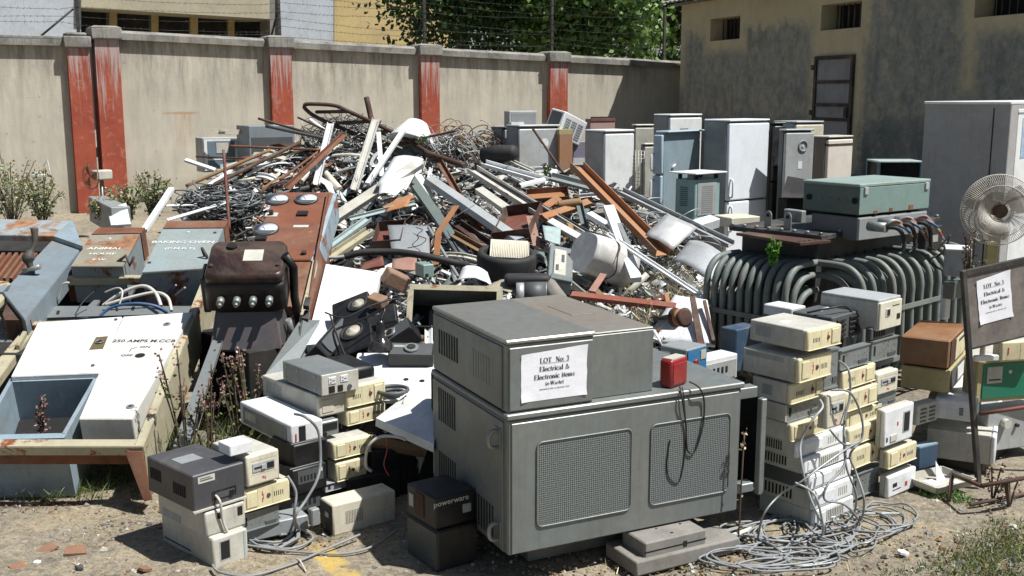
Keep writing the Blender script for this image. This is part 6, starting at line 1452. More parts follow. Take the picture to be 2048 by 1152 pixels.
# ladder of rusty pipe
lad = thing('pipe_ladder', 'rusty brown pipe ladder with rounded end lying over the crest of the heap', 'ladder', at(760, 280, 12.4))
Mi = Matrix.Translation(-lad.location)
YT, YBm = 12.7, 11.9
def lpnt(px, py): u = (px - 610) / 290; return Mi @ at(px, py, YT + (YBm - YT) * u)
MB().use('darkrust').tube(spline([lpnt(830, 338), lpnt(735, 280), lpnt(640, 238), lpnt(613, 220), lpnt(609, 212), lpnt(618, 208), lpnt(668, 211), lpnt(700, 224), lpnt(800, 272), lpnt(905, 335)], 5), .024, 8).build('side_rail', lad)
for a, b in (((632, 224), (698, 223)), ((672, 246), (737, 243)), ((712, 268), (775, 263)), ((757, 292), (818, 285))): MB().use('darkrust').cyl(lpnt(*a), lpnt(*b), .02, 8).build('rung', lad)
L_ = [
 ('steel_strip', 'tall white drilled steel strip standing up left of the white lamp shade', (753, 240), (709, 381), 15, 'chan', 'rustwhite', 11.7, 11.1, 0, 0, 5),
 ('steel_strip', 'short white strip standing upright just right of the tall drilled strip', (757, 264), (764, 352), 9, 'flat', 'white', 11.8, 11.4, 0, 0, 0),
 ('steel_strip', 'narrow white strip leaning down to the left behind the tall drilled strip', (807, 261), (735, 368), 10, 'box', 'white', 11.9, 11.2, 0, 0, 0),
 ('steel_strip', 'white strip standing steeply at the left of the tall drilled strip', (662, 248), (633, 370), 13, 'chan', 'white', 11.8, 11.3, 0, 0, 0),
 ('cream_tube', 'cream plastic tube below the steep white strip', (646, 341), (680, 380), 14, 'pipe', 'cream', None, None, 0, 0, 0),
 ('light_trough', 'long dented off white light trough sloping down to the left from the bent white sheet', (838, 335), (668, 446), 34, 'trough', 'offwhite', 10.7, 9.9, .2, 0, 0),
 ('angle_bar', 'thin rust orange angle bar slanting down the centre of the heap', (880, 327), (957, 460), 12, 'ang', 'rusty', 11.2, 9.9, 0, 0, 0),
 ('beam', 'dark grey green beam running down the centre left of the heap', (820, 356), (940, 528), 20, 'box', 'teal', 10.9, 9.2, 0, 0, 0),
 ('beam', 'second dark green channel nestled beside the dark grey green beam', (835, 375), (930, 530), 10, 'chan', 'dgrey', 10.8, 9.1, 0, 0, 0),
 ('light_trough', 'broad pale grey rounded light trough running from the crest to the black ring', (860, 362), (1040, 486), 32, 'hat', 'lgrey', 10.8, 9.4, 0, 0, 0),
 ('steel_strip', 'white twisted strip lying along the left edge of the broad pale trough', (835, 350), (862, 395), 16, 'flat', 'white', 10.9, 10.6, 0, 0, 0),
 ('window_rail', 'long bluish white rail with rust streaks descending from centre to right', (945, 343), (1172, 486), 26, 'chan', 'rustwhite', 10.9, 9.3, 0, 0, 0),
 ('window_rail', 'thin dark lipped rail hugging the long bluish white rail', (962, 345), (1180, 470), 8, 'ang', 'dgrey', 10.85, 9.35, 0, 0, 0),
 ('window_rail', 'white rail end carrying on right below the paper roll', (1100, 440), (1180, 485), 14, 'flat', 'white', 9.6, 9.1, .3, 0, 0),
 ('steel_strip', 'white bar lying nearly level above the orange scraps on the right slope', (968, 330), (1095, 366), 18, 'chan', 'white', 11.3, 10.9, 0, 0, 0),
 ('steel_channel', 'heavy rust orange steel channel sloping down at the right of the heap', (1153, 336), (1325, 512), 32, 'chan', 'rustorange', 10.6, 9.0, -.15, 0, 0),
 ('grey_rail', 'long grey metal rail running along the right rim of the heap', (1100, 358), (1300, 410), 26, 'trough', 'galv', 10.9, 10.6, 0, 0, 0),
 ('grey_rail', 'grey rail section sloping away to the right below the blue refrigerator', (1240, 385), (1462, 492), 20, 'chan', 'lgrey', 10.3, 9.4, 0, 0, 0),
 ('orange_strip', 'rust orange flat bar lying under the cardboard tube', (1072, 425), (1118, 395), 16, 'flat', 'orange', 9.9, 10.1, .2, 0, 0),
 ('orange_strip', 'long rust orange bar lying just below the cardboard tube', (1086, 436), (1178, 405), 16, 'box', 'orange', 9.7, 10.0, .2, 0, 0),
 ('orange_strip', 'rust orange rod behind the cardboard tube', (1100, 410), (1185, 398), 10, 'box', 'orange', 10.2, 10.3, 0, 0, 0),
 ('cardboard_tube', 'tan cardboard tube resting on the orange bars', (1116, 410), (1162, 404), 17, 'pipe', 'cork', 9.9, 9.9, 0, 0, 0),
 ('paper_roll', 'grey ended paper roll right of the red brown tray', (1127, 458), (1172, 470), 28, 'pipe', 'cork', 9.5, 9.7, 0, 0, 0),
 ('steel_strip', 'tall white strip with rounded cap standing against the rust orange channel', (1217, 415), (1272, 560), 22, 'box', 'white', 9.3, 8.5, 0, 0, 0),
 ('steel_strip', 'grey faced strip lying just behind the capped white strip', (1226, 420), (1262, 500), 9, 'flat', 'galv', 9.25, 8.75, 0, 0, 0),
 ('teal_strip', 'short dark teal strip standing on end between the paper roll and capped strip', (1158, 408), (1172, 466), 13, 'ang', 'teal', 9.9, 9.5, 0, 0, 0),
 ('curtain_rail', 'long thin white rail slanting right down past the crumpled white drum', (1215, 470), (1428, 612), 12, 'chan', 'white', 9.0, 7.9, 0, 0, 0),
 ('grey_pipe', 'thin grey conduit pipe slanting over the grey plate toward the open cabinet', (857, 455), (920, 560), 7, 'pipe', 'cable', 9.4, 8.6, 0, 0, 0),
 ('steel_channel', 'open dark brown channel lying beside the broad pale trough', (912, 452), (985, 503), 26, 'chan', 'darkrust', 9.9, 9.4, 0, 0, 0),
 ('steel_channel', 'light edged brown channel just below the open dark brown one', (905, 470), (968, 505), 14, 'ang', 'wood', 9.6, 9.2, 0, 0, 0),
 ('drilled_bar', 'rusty pinkish drilled bar standing on end right of the red brown tray', (1060, 432), (1074, 492), 16, 'flat', 'rustpink', 9.7, 9.3, 0, 0, 4),
 ('iron_bar', 'rust red iron bar lying above the rear housing of the big cabinet', (1143, 590), (1352, 614), 16, 'box', 'rustred', 8.0, 7.8, 0, 0, 0),
 ('iron_bar', 'short rusty bar rising from the rust red iron bar', (1184, 583), (1207, 548), 14, 'flat', 'rustpink', 8.0, 8.3, 0, 0, 0),
 ('iron_rod', 'thin dark rod leaning against the grey refrigerator on the heap', (1066, 258), (1128, 348), 5, 'pipe', 'darkrust', 11.4, 11.0, 0, 0, 0),
 ('iron_rod', 'rusty rod pointing up right from the white lamp shade', (815, 283), (913, 261), 5, 'pipe', 'darkrust', 12.1, 12.0, 0, 0, 0),
 ('iron_post', 'stubby rusty post sticking straight up behind the bent ladder', (733, 195), (744, 245), 11, 'pipe', 'darkrust', 12.8, 12.7, 0, 0, 0),
 ('rusty_pipe', 'brown pipe lying across under the white lamp shade end of the heap', (850, 305), (930, 332), 12, 'pipe', 'darkrust', 12.0, 11.6, 0, 0, 0),
 ('iron_post', 'tall thin red iron post standing left of the dial meter panel', (447, 300), (459, 460), 6, 'pipe', 'redbrown', 10.6, 10.2, 0, 0, 0),
 ('iron_rod', 'long rusty rod poking left toward the wall from the heap top', (517, 237), (652, 276), 5, 'pipe', 'darkrust', 12.5, 12.2, 0, 0, 0),
 ('iron_rod', 'short rusty rod above the white stick near the red pillar', (596, 235), (650, 260), 4, 'pipe', 'darkrust', 12.5, 12.2, 0, 0, 0),
 ('iron_rod', 'grey black rod crossing right over the heap top to the ladder', (532, 252), (700, 288), 7, 'pipe', 'dgrey', 12.3, 12.0, 0, 0, 0),
 ('iron_rod', 'rusty rod with a hooked end lying level before the glass cabinet', (458, 292), (640, 300), 5, 'pipe', 'rusty', 12.0, 11.9, 0, 0, 0),
 ('iron_rod', 'rusty brown rod crossing lowest in front of the glass cabinet', (392, 313), (500, 318), 4, 'pipe', 'darkrust', 11.8, 11.8, 0, 0, 0),
 ('white_stick', 'short thick white stick poking up left of the ladder foot', (620, 240), (650, 262), 8, 'pipe', 'white', 12.5, 12.3, 0, 0, 0),
 ('steel_strip', 'white strip lying level at the far left tip of the heap', (371, 320), (430, 340), 8, 'box', 'white', 11.8, 11.7, 0, 0, 0),
 ('steel_strip', 'long white strip slanting down beside the ANIMAL HOUSE box', (343, 378), (288, 462), 12, 'box', 'white', 10.9, 9.9, 0, 0, 0),
 ('steel_strip', 'white strip lying level over the cable tangle on the left', (318, 412), (392, 409), 7, 'flat', 'white', 10.7, 10.6, 0, 0, 0),
 ('steel_strip', 'white strip lying behind the BAKING OVEN box', (335, 440), (452, 405), 9, 'flat', 'white', 10.2, 10.5, 0, 0, 0),
 ('wooden_pole', 'brown pole running along the left flank of the heap', (372, 372), (540, 300), 7, 'pipe', 'wood', 11.4, 11.9, 0, 0, 0),
 ('rusty_pipe', 'rusty brown pole running from the left flank up to the crest', (385, 390), (600, 285), 8, 'pipe', 'darkrust', 11.2, 12.0, 0, 0, 0),
 ('wooden_pole', 'thin pale pole lying highest on the left flank', (430, 345), (600, 300), 5, 'pipe', 'wood', 11.6, 12.0, 0, 0, 0),
 ('rusty_pipe', 'rusty brown bar slanting steeply left of the steep white strip', (575, 378), (690, 270), 11, 'ang', 'rusty', 10.9, 11.8, 0, 0, 0),
 ('iron_rod', 'rusty thin rod slanting under the cream plastic tube', (560, 360), (655, 290), 5, 'pipe', 'rusty', 11.1, 11.8, 0, 0, 0),
 ('orange_bracket', 'rust orange strip standing upright left of the thin conduit pipe', (912, 412), (874, 470), 14, 'flat', 'orange', 9.6, 9.2, .3, 0, 0),
 ('orange_bracket', 'lower half of the bent rust orange strip above the open cabinet', (877, 466), (871, 530), 13, 'flat', 'orange', 9.2, 8.9, .3, 0, 0),
 ('aluminium_channel', 'dented pale channel lying left of the dark red tray', (660, 520), (740, 465), 22, 'chan', 'rustcream', 9.0, 9.4, 0, 0, 0),
 ('aluminium_channel', 'light green edged channel lying below the big bent sheet', (655, 500), (737, 440), 16, 'chan', 'lteal', 9.2, 9.7, 0, 0, 0),
 ('aluminium_channel', 'pale strip lying between the two left channels and the red tray', (700, 440), (830, 408), 9, 'ang', 'lteal', 9.8, 10.1, 0, 0, 0),
 ('wooden_offcut', 'wooden offcut edge lying under the bent white sheet', (770, 420), (825, 395), 16, 'box', 'orange', 10.0, 10.2, 0, 0, 0),
 ('white_block', 'chalky white bar lying below the long bluish rail', (958, 380), (1012, 418), 18, 'box', 'offwhite', 10.4, 10.0, 0, 0, 0),
 ('white_block', 'broken white fluorescent fitting right of the teal strip', (1178, 430), (1215, 452), 22, 'hat', 'white', 9.6, 9.4, 0, 0, 0),
 ('white_block', 'crumpled white bar below the level white bar on the right slope', (1040, 372), (1090, 360), 14, 'hat', 'white', 10.5, 10.6, 0, 0, 0),
]
M('rustorange', S('a8744a', .9), .65, 0, .4, dcol=S('8b8680'), rust=.22, scale=4); M('rustpink', S('9a7466', .9), .8, 0, .4, rust=.2, scale=8); M('rustred', S('8e4530', .9), .8, 0, .4, rust=.2)
for (nm, lb, a, b, w, kd, mt, ya, yb, rl_, bd, hl) in L_:
    beam(nm, lb, nm.split('_')[-1] if nm.split('_')[-1] not in ('block',) else 'bar', a, b, w, kd, mt, ya, yb, rl_, bd, holes=hl)
# paper roll end, long dark sleeve
def sheet(name, label, cat, quad, Ys, thick, mat, bend=0, seg=6):
    P = [at(x, y, Y) for (x, y), Y in zip(quad, Ys)]; n = (P[1] - P[0]).cross(P[3] - P[0]).normalized()
    if n.y > 0: n = -n
    mb = MB().use(mat); rnd2 = random.Random(len(label)); V = [[None] * (seg + 1) for _ in range(seg + 1)]; W = [[None] * (seg + 1) for _ in range(seg + 1)]
    for i in range(seg + 1):
        for j in range(seg + 1):
            u, v = i / seg, j / seg; p = P[0].lerp(P[1], u).lerp(P[3].lerp(P[2], u), v) + n * (bend * math.sin(math.pi * u) + rnd2.uniform(-1, 1) * .004)
            V[i][j] = mb.bm.verts.new(p); W[i][j] = mb.bm.verts.new(p - n * thick)
    for i in range(seg):
        for j in range(seg): mb._f([V[i][j], V[i + 1][j], V[i + 1][j + 1], V[i][j + 1]], True); mb._f([W[i][j], W[i][j + 1], W[i + 1][j + 1], W[i + 1][j]], True)
    for j in range(seg): mb._f([V[0][j], V[0][j + 1], W[0][j + 1], W[0][j]]); mb._f([V[seg][j], W[seg][j], W[seg][j + 1], V[seg][j + 1]])
    for i in range(seg): mb._f([V[i][0], W[i][0], W[i + 1][0], V[i + 1][0]]); mb._f([V[i][seg], V[i + 1][seg], W[i + 1][seg], W[i][seg]])
    return tag(mb.build(name), label, cat)
sheet('bent_sheet', 'big bent white steel sheet folded at the centre of the heap', 'sheet', [(752, 372), (812, 380), (847, 318), (788, 314)], (10.3, 10.2, 11.0, 11.1), .006, 'white', .03)
sheet('bent_sheet', 'torn flap of white steel hanging below the big bent sheet', 'sheet', [(757, 388), (790, 392), (812, 372), (760, 366)], (10.1, 10.1, 10.25, 10.3), .005, 'white', .02)
t = sheet('grey_plate', 'flat grey steel plate with curled wires lying left of the thin conduit pipe', 'plate', [(783, 500), (860, 518), (858, 452), (775, 450)], (9.0, 8.9, 9.5, 9.6), .008, 'lgreyflat' if False else 'grey', .01)
cord('curled_wire', 'thin black wire curled on the flat grey plate', 'wire', [at(x, y, Y) for x, y, Y in ((815, 496, 8.9), (840, 490, 8.9), (852, 478, 9.0), (835, 470, 9.1), (845, 460, 9.25), (832, 455, 9.35))], .004, 'rubber')
sheet('torn_sheet', 'crumpled grey white plastic sheet below the black ring', 'sheet', [(915, 560), (985, 572), (975, 545), (925, 535)], (8.2, 8.1, 8.3, 8.5), .005, 'white', .04)
sheet('torn_sheet', 'torn stained paper sheet draped over the round motor', 'sheet', [(965, 575), (1045, 600), (1048, 565), (1000, 560)], (8.0, 7.9, 8.1, 8.2), .004, M('stained', S('a59d88', .9), .9, 0, .6, scale=5), .03)
sheet('torn_sheet', 'grey rubber flap hanging right of the round motor', 'sheet', [(1110, 612), (1145, 608), (1110, 560), (1085, 565)], (7.7, 7.7, 8.0, 8.0), .01, 'fabric', .03)
sheet('plastic_sheet', 'dirty clear plastic sheet glinting on the lower right slope', 'sheet', [(1290, 470), (1345, 500), (1395, 455), (1330, 430)], (9.2, 9.0, 9.3, 9.4), .004, 'alu', .02)
sheet('plastic_sheet', 'dull glassy sheet beneath the grey rail on the right rim', 'sheet', [(1345, 520), (1420, 560), (1450, 510), (1380, 480)], (8.8, 8.4, 8.7, 9.0), .004, 'alu', .04)
sheet('white_sheet', 'large white panel lying at the right foot of the heap near the transformer', 'sheet', [(1290, 680), (1430, 690), (1415, 600), (1350, 590)], (7.5, 7.3, 7.8, 7.9), .02, 'white', .0)
sheet('white_sheet', 'bluish white plate right of the red brown tray', 'panel', [(1090, 480), (1120, 490), (1122, 455), (1085, 450)], (9.1, 9.1, 9.4, 9.4), .005, 'lteal', .0)
sheet('orange_sheet', 'rusty orange panel piece below the bent white sheet', 'panel', [(768, 425), (815, 412), (822, 393), (788, 395)], (9.9, 9.9, 10.2, 10.2), .01, 'rustorange', .0)
sheet('red_flap', 'dull red tin sheet underneath the black hose', 'sheet', [(715, 545), (770, 535), (765, 512), (725, 525)], (8.6, 8.6, 8.9, 8.9), .005, 'redbrown', .0)
sheet('pink_plate', 'pinkish brown steel plate right of the dull red tin sheet', 'plate', [(783, 540), (830, 540), (835, 512), (785, 518)], (8.6, 8.6, 8.9, 8.9), .008, 'rustpink', .0)
# open trays
def tray(label, quad, Ys, dep, mat, inner, name='steel_tray'):
    P = [at(x, y, Y) for (x, y), Y in zip(quad, Ys)]; t = matrix_thing(name, label, 'tray', P[0], P[1] - P[0], P[3] - P[0])
    w, h = (P[1] - P[0]).length, (P[3] - P[0]).length
    MB().use(inner).box(0, 0, -dep, w, h, -dep + .006).build('base', t)
    for nm, b in (('side_wall', (-.006, -.006, -dep, 0, h + .006, 0)), ('side_wall', (w, -.006, -dep, w + .006, h + .006, 0)), ('side_wall', (0, -.006, -dep, w, 0, 0)), ('side_wall', (0, h, -dep, w, h + .006, 0))): MB().use(mat).box(*b).build(nm, t)
    return t
tray('open red brown steel tray on the right of the broad pale trough', [(985, 465), (1056, 456), (1030, 414), (962, 424)], (9.5, 9.4, 10.0, 10.0), .1, 'darkrust', 'redbrown')
tray('open dark red steel tray with white lining left of the grey plate', [(745, 482), (800, 478), (850, 438), (737, 445)], (9.2, 9.2, 9.7, 9.7), .1, 'darkrust', 'redbrown')
tray('rust brown open tray above the cardboard tube', [(1055, 398), (1138, 392), (1135, 372), (1060, 378)], (10.2, 10.2, 10.5, 10.5), .06, 'rusty', 'orange')
# black ring with ribbed heat sink
c = at(1014, 506, 8.75); t = thing('motor_ring', 'big black ring shaped motor casing with a ribbed metal slab inside', 'motor', c, 0, rot=(R(9), R(3), 0))
MB().use('rubber').lathe([(.23, -.18), (.245, -.12), (.245, -.02), (.235, .01), (.2, .015), (.19, -.01), (.19, -.1), (0, -.1)], 36).build('ring_casing', t)
mb = MB().use('cream')
for i in range(22): mb.box(-.14 + i * .014, -.08, 0, -.133 + i * .014, .16, .012, M4=Matrix.Rotation(.3, 4, 'X') @ Matrix.Translation((.02, .0, .0)))
mb.box(-.14, -.08, -.01, .17, .16, -.0005, M4=Matrix.Rotation(.35, 4, 'X') @ Matrix.Translation((.0, .02, -.0))); mb.build('heat_sink', t)
# crumpled white drum
c = at(1210, 520, 8.75); t = thing('crumpled_drum', 'crumpled white sheet steel drum lying on the right of the heap', 'drum', c, 0, rot=(R(68), R(8), R(-62)))
mb = MB().use('dirtywhite' if 'dirtywhite' in MATS else M('dirtywhite', S('dad8d4', .95), .45, .1, .55, scale=2.5, dcol=S('6d675c')))
seg = 40; V = []
for j in range(9):
    z = -.24 + .06 * j; rr_ = []
    for k in range(seg):
        a = 2 * math.pi * k / seg; r_ = .17 * (1 + .16 * mnoise.noise(Vector((math.cos(a) * 1.7, math.sin(a) * 1.7, z * 5))) + (-.12 if abs(j - 4) < 1 else 0) * max(0, math.cos(a)))
        rr_.append(mb.bm.verts.new((r_ * math.cos(a), r_ * math.sin(a), z)))
    V.append(rr_)
for A, B_ in zip(V, V[1:]):
    for k in range(seg): mb._f([A[k], A[(k + 1) % seg], B_[(k + 1) % seg], B_[k]], True)
mb._f(V[0][::-1]); mb._f(V[-1]); mb.build('drum_shell', t)
mb = MB().use('darkrust').tube([(r_ * math.cos(a), r_ * math.sin(a), .02 * math.sin(4 * a)) for a in [i * .2 - 3.2 for i in range(33)] for r_ in (.178,)], .006, 5); mb.build('crack_band', t)
# broken fan heater / silver chassis
t, w, h = lcube('appliance_chassis', 'dented silver appliance chassis standing between the black ring and the drum', 'chassis', [(1095, 560), (1145, 570), (1135, 490), (1080, 485)], 8.3, 8.9, .1, 'galv')
MB().use('galv').box(0, 0, -.1, w, h, 0, .01).build('casing', t); MB().use('offwhite').box(w * .2, h * .15, .001, w * .7, h * .85, .02, .006).build('front_plate', t); MB().use('dgrey').box(w * .28, h * .25, .0205, w * .4, h * .4, .024).build('slot', t); MB().use('dgrey').box(w * .5, h * .5, .0205, w * .62, h * .7, .024).build('slot', t); MB().use('teal').box(w * .1, -.0, .001, w * .95, h * .12, .03, .004).build('end_cap', t)
# motor with silver coil
c = at(1075, 588, 7.9); t = thing('round_motor', 'round grey motor with finned coil under the torn stained sheet', 'motor', c)
mb = MB().use('alu').cyl((-.16, 0, -.0), (-.1, 0, 0), .085, 22); mb.build('coil_ring', t); MB().use('dgrey').cyl((-.099, 0, 0), (.06, 0.01, 0), .09, 22).build('motor_drum', t); MB().use('tubeend' if False else 'galv').cyl((.0605, .01, 0), (.068, .01, 0), .09, 22).build('end_cap', t)
mb = MB().use('rubber').box(-.25, .05, .05, .1, .2, .13, .03).build('rubber_block', t)
# open metal cabinet with dark mouth
t, w, h = lcube('open_metal_cabinet', 'rust edged grey metal cabinet lying open and dark behind the big cabinet', 'cabinet', [(815, 650), (1000, 655), (1000, 590), (812, 572)], 7.4, 7.55, .3, 'galv')
d = .42; MB().use(M('cabg', S('8c948c', .85), .6, 0, .4, rust=.22, scale=5)).box(-.01, h, -d, w + .01, h + .012, .0).build('top', t)
MB().use('cabg').box(-.012, 0, -d, -.0, h, 0).build('side', t); MB().use('cabg').box(w, 0, -d, w + .012, h, 0).build('side', t); MB().use('soft').box(0, 0, -d, w, h, -d + .01).build('back', t); MB().use('soft').box(0, -.01, -d, w, -.001, 0).build('base', t)
for nm, b in (('frame_bar', (0, h - .03, .0005, w, h + .01, .015)), ('frame_bar', (-.01, 0, .0005, .03, h - .031, .015)), ('frame_bar', (w - .03, 0, .0005, w + .01, h - .031, .015))): MB().use('rustcream').box(*b).build(nm, t)
MB().use('dgrey').box(w * .2, h * .3, -.3, w * .35, h * .7, -.25).build('inner_part', t); MB().use('darkrust').box(w * .5, h * .2, -.3, w * .75, h * .5, -.2).build('inner_part', t)
B = Box('small_box', 'small sage green metal box sitting on the open metal cabinet', 'box', (846, 530, 556), 8.0, 868, 830, 25, 'sagelight'); B.part('notch', 'R', [(.2, .05, .5, .3)], 'hole', .002)
# black hose
cord('thick_hose', 'thick black hose crossing the heap behind the open metal cabinet', 'hose', [at(x, y, Y) for x, y, Y in ((690, 513, 8.6), (725, 505, 8.6), (790, 504, 8.6), (850, 512, 8.5), (905, 524, 8.5), (935, 530, 8.6))], .028, 'rubber', seg=10)
cord('grey_conduit', 'grey flexible conduit running into the thick black hose from the left', 'conduit', [at(x, y, 8.65) for x, y in ((655, 515), (675, 515), (700, 512))], .016, 'lgrey')
# white lamp shade
c = at(826, 278, 12.3); t = thing('lampshade', 'white conical industrial lamp shade on the crest of the heap', 'lamp shade', c, 0, rot=(R(-22), R(14), 0))
MB().use('white').lathe([(.0, .21), (.09, .215), (.12, .2), (.27, -.03), (.275, -.05), (.26, -.05)], 28).build('shade', t)
MB().use('white').lathe([(.255, -.051), (.0, -.02)], 28).build('inner_cover', t)
# motor wheel with wires on the right
c = at(1360, 635, 7.3); t = thing('wire_reel', 'rusty reel wound with copper brown wire among dry grass', 'reel', c, 0, rot=(R(80), R(20), R(30)))
MB().use('darkrust').lathe([(.05, -.06), (.07, -.05), (.055, -.02), (.055, .02), (.07, .05), (.05, .06)], 20).build('spool', t); MB().use('orange').lathe([(.056, -.02), (.064, 0), (.056, .02)], 20).build('winding', t)
plank3('iron_strip', 'dark iron strip standing between the white panel and the transformer', 'strip', [(1395, 690), (1410, 690), (1390, 592), (1380, 592)], 7.3, 7.7, .02, 'darkrust')
plank3('iron_strip', 'thin brown iron strip leaning right beside the transformer tubes', 'strip', [(1425, 685), (1432, 685), (1412, 600), (1406, 600)], 7.3, 7.7, .02, 'darkrust')
# --- medium loose scrap, individual pieces in kinds
rnd = random.Random(2024)
KINDS = [
 ('metal_strip', 'loose white painted metal strip strewn on the scrap heap', 'strip', 'loose white strips on the heap', ('white', 'offwhite', 'rustwhite'), ('flat', 'chan', 'ang', 'hat'), (.2, .65), (.025, .06), 100),
 ('metal_channel', 'loose grey metal channel lying in the scrap heap', 'channel', 'loose grey channels on the heap', ('grey', 'galv', 'lgrey', 'lteal'), ('chan', 'hat', 'trough', 'ang'), (.2, .65), (.03, .075), 55),
 ('rusty_bar', 'loose rust brown bar lying in the scrap heap', 'bar', 'loose rusty bars on the heap', ('rusty', 'darkrust', 'darkrust', 'orange', 'wood'), ('ang', 'flat', 'box'), (.2, .6), (.02, .045), 30),
 ('metal_pipe', 'loose piece of metal pipe lying in the scrap heap', 'pipe', 'loose pipes on the heap', ('galv', 'dgrey', 'alu', 'darkrust', 'cream'), ('pipe',), (.2, .7), (.02, .05), 38),
 ('sheet_piece', 'crumpled piece of sheet metal lying in the scrap heap', 'sheet', 'crumpled sheet pieces on the heap', ('white', 'white', 'alu', 'lgrey', 'offwhite', 'teal', 'redbrown', 'grey', 'cream'), ('sheet',), (.14, .36), (.1, .24), 115)]
for nm, lb, cat, grp, mts, kds, (l0, l1), (w0, w1), n in KINDS:
    k = 0
    while k < n:
        x, y = rnd.uniform(-3.7, 2.0), rnd.uniform(6.6, 12.6)
        if not inheap(x, y, .15): continue
        if x < -2.0 and y < 10.6: continue
        px, py = proj((x, y, hz(x, y)))
        if 870 < px < 1320 and py > 615 or py > 600 and px < 870: continue
        k += 1; ln = rnd.uniform(l0, l1); w = rnd.uniform(w0, w1); kd = rnd.choice(kds)
        # pieces fan out from the crest
        ang = math.atan2(y - 12.6, x + 1.3) + rnd.gauss(0, .55); dx, dy = math.cos(ang) * ln / 2, math.sin(ang) * ln / 2
        lift = rnd.uniform(.03, .12)
        a = Vector((x - dx, y - dy, hz(x - dx, y - dy) + lift + rnd.uniform(0, .1))); b = Vector((x + dx, y + dy, hz(x + dx, y + dy) + lift + rnd.uniform(0, .06)))
        mb = MB().use(rnd.choice(mts))
        if kd == 'pipe': mb.cyl(a, b, w / 2, 10)
        elif kd == 'sheet':
            T = Matrix.Translation((x, y, hz(x, y) + lift + .03)) @ rmat(.6); V = [[mb.bm.verts.new(T @ Vector(((i / 4 - .5) * ln, (j / 4 - .5) * w, .05 * mnoise.noise(Vector((i * .6 + k, j * .6, k * 1.3)))))) for j in range(5)] for i in range(5)]
            for i in range(4):
                for j in range(4): mb._f([V[i][j], V[i + 1][j], V[i + 1][j + 1], V[i][j + 1]], True)
            r_ = bmesh.ops.extrude_face_region(mb.bm, geom=mb.bm.faces[:]); bmesh.ops.translate(mb.bm, verts=[v for v in r_['geom'] if isinstance(v, bmesh.types.BMVert)], vec=(0, 0, .004))
        else: lengthmesh(mb, lengthwise(a, b, kd, w, rnd.uniform(-.8, .8), rnd.choice((0, 0, .03, .06))))
        tag(mb.build(nm), lb, cat, grp)
# ================================================================ BACK ROW: REFRIGERATORS AND BOXES
def fridge(label, c, Y, xr, xl, yaw, mat, side=None, split=None, handles=True, cat='refrigerator', name='refrigerator', face='R', top=None):
    g = gz(0, Y) + (.1 if Y > 11 else 0)
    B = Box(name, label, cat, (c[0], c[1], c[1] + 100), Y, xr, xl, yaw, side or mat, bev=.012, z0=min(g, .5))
    h = B.h
    def dr(b0, b1, nm='door'):
        if face == 'R': mb = MB().use(mat).box(0.0, -.05, b0 * h, B.w, -.004, b1 * h, .014)
        else: mb = MB().use(mat).box(-.05, 0, b0 * h, -.004, B.d, b1 * h, .014)
        return mb.build(nm, B.t)
    if split:
        d1 = dr(.02, split - .006); d2 = dr(split + .006, .985)
    else: d1 = dr(.02, .985); d2 = None
    if handles:
        for (b0, b1) in ((split - .22, split - .04), (split + .03, split + .16)) if split else ((.5, .7),):
            p = B.pt(face, .06, b0, .05); q_ = B.pt(face, .06, b1, .05); n = B.nrm(face)
            MB().use(handles if isinstance(handles, str) else mat).tube(spline([p, p + n * .035 + Vector((0, 0, .02)), q_ + n * .035 - Vector((0, 0, .02)), q_], 4), .012, 6).build('handle', B.t)
    MB().use(top or mat).box(-.004, -.052, h + .001, B.w + .004, B.d, h + .022, .008).build('top_cover', B.t)
    return B
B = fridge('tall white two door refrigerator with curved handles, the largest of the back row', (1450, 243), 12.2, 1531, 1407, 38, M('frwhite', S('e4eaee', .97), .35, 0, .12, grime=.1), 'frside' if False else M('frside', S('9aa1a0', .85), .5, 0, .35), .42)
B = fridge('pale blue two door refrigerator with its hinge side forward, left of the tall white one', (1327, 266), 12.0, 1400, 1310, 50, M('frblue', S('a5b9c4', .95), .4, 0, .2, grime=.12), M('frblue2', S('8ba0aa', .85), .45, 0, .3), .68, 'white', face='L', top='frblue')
p = B.pt('R', .2, .72); MB().use('white').cyl(p + Vector((0, -.001, 0)), p + Vector((.05, -.02, .05)), .012, 8).build('stub', B.t)
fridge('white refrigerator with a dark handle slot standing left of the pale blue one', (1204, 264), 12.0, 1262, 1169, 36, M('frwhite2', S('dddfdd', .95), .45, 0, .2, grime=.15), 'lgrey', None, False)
B = bpy.data.objects['refrigerator.002']
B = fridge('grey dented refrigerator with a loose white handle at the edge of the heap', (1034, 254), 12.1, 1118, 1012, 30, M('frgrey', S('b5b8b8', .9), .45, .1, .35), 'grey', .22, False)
p = B.pt('R', .13, .42, .055); MB().use('white').box(p.x - .02, p.y - .01, p.z - .1, p.x + .02, p.y + .008, p.z + .35, .005).build('handle', B.t)
MB().use('darkrust').box(B.w * .9, -.054, B.h * .93, B.w * .97, -.051, B.h * .96).build('badge', B.t)
MB().use('white').cyl((B.w * .6, -.05, B.h * .88), (B.w * .6, -.052, B.h * .88), .05, 16).build('round_sticker', B.t)
fridge('light grey cabinet half hidden at the left of the grey dented refrigerator', (1005, 256), 12.6, 1030, 982, 60, 'lgrey', 'grey', None, False, 'cabinet', 'metal_cabinet')
B = fridge('white refrigerator with a dark red badge behind the pale blue one', (1333, 232), 13.3, 1397, 1306, 40, 'frwhite2', 'lgrey', None, False); B.part('badge', 'R', [(.3, .86, .55, .9)], 'redbrown', .055)
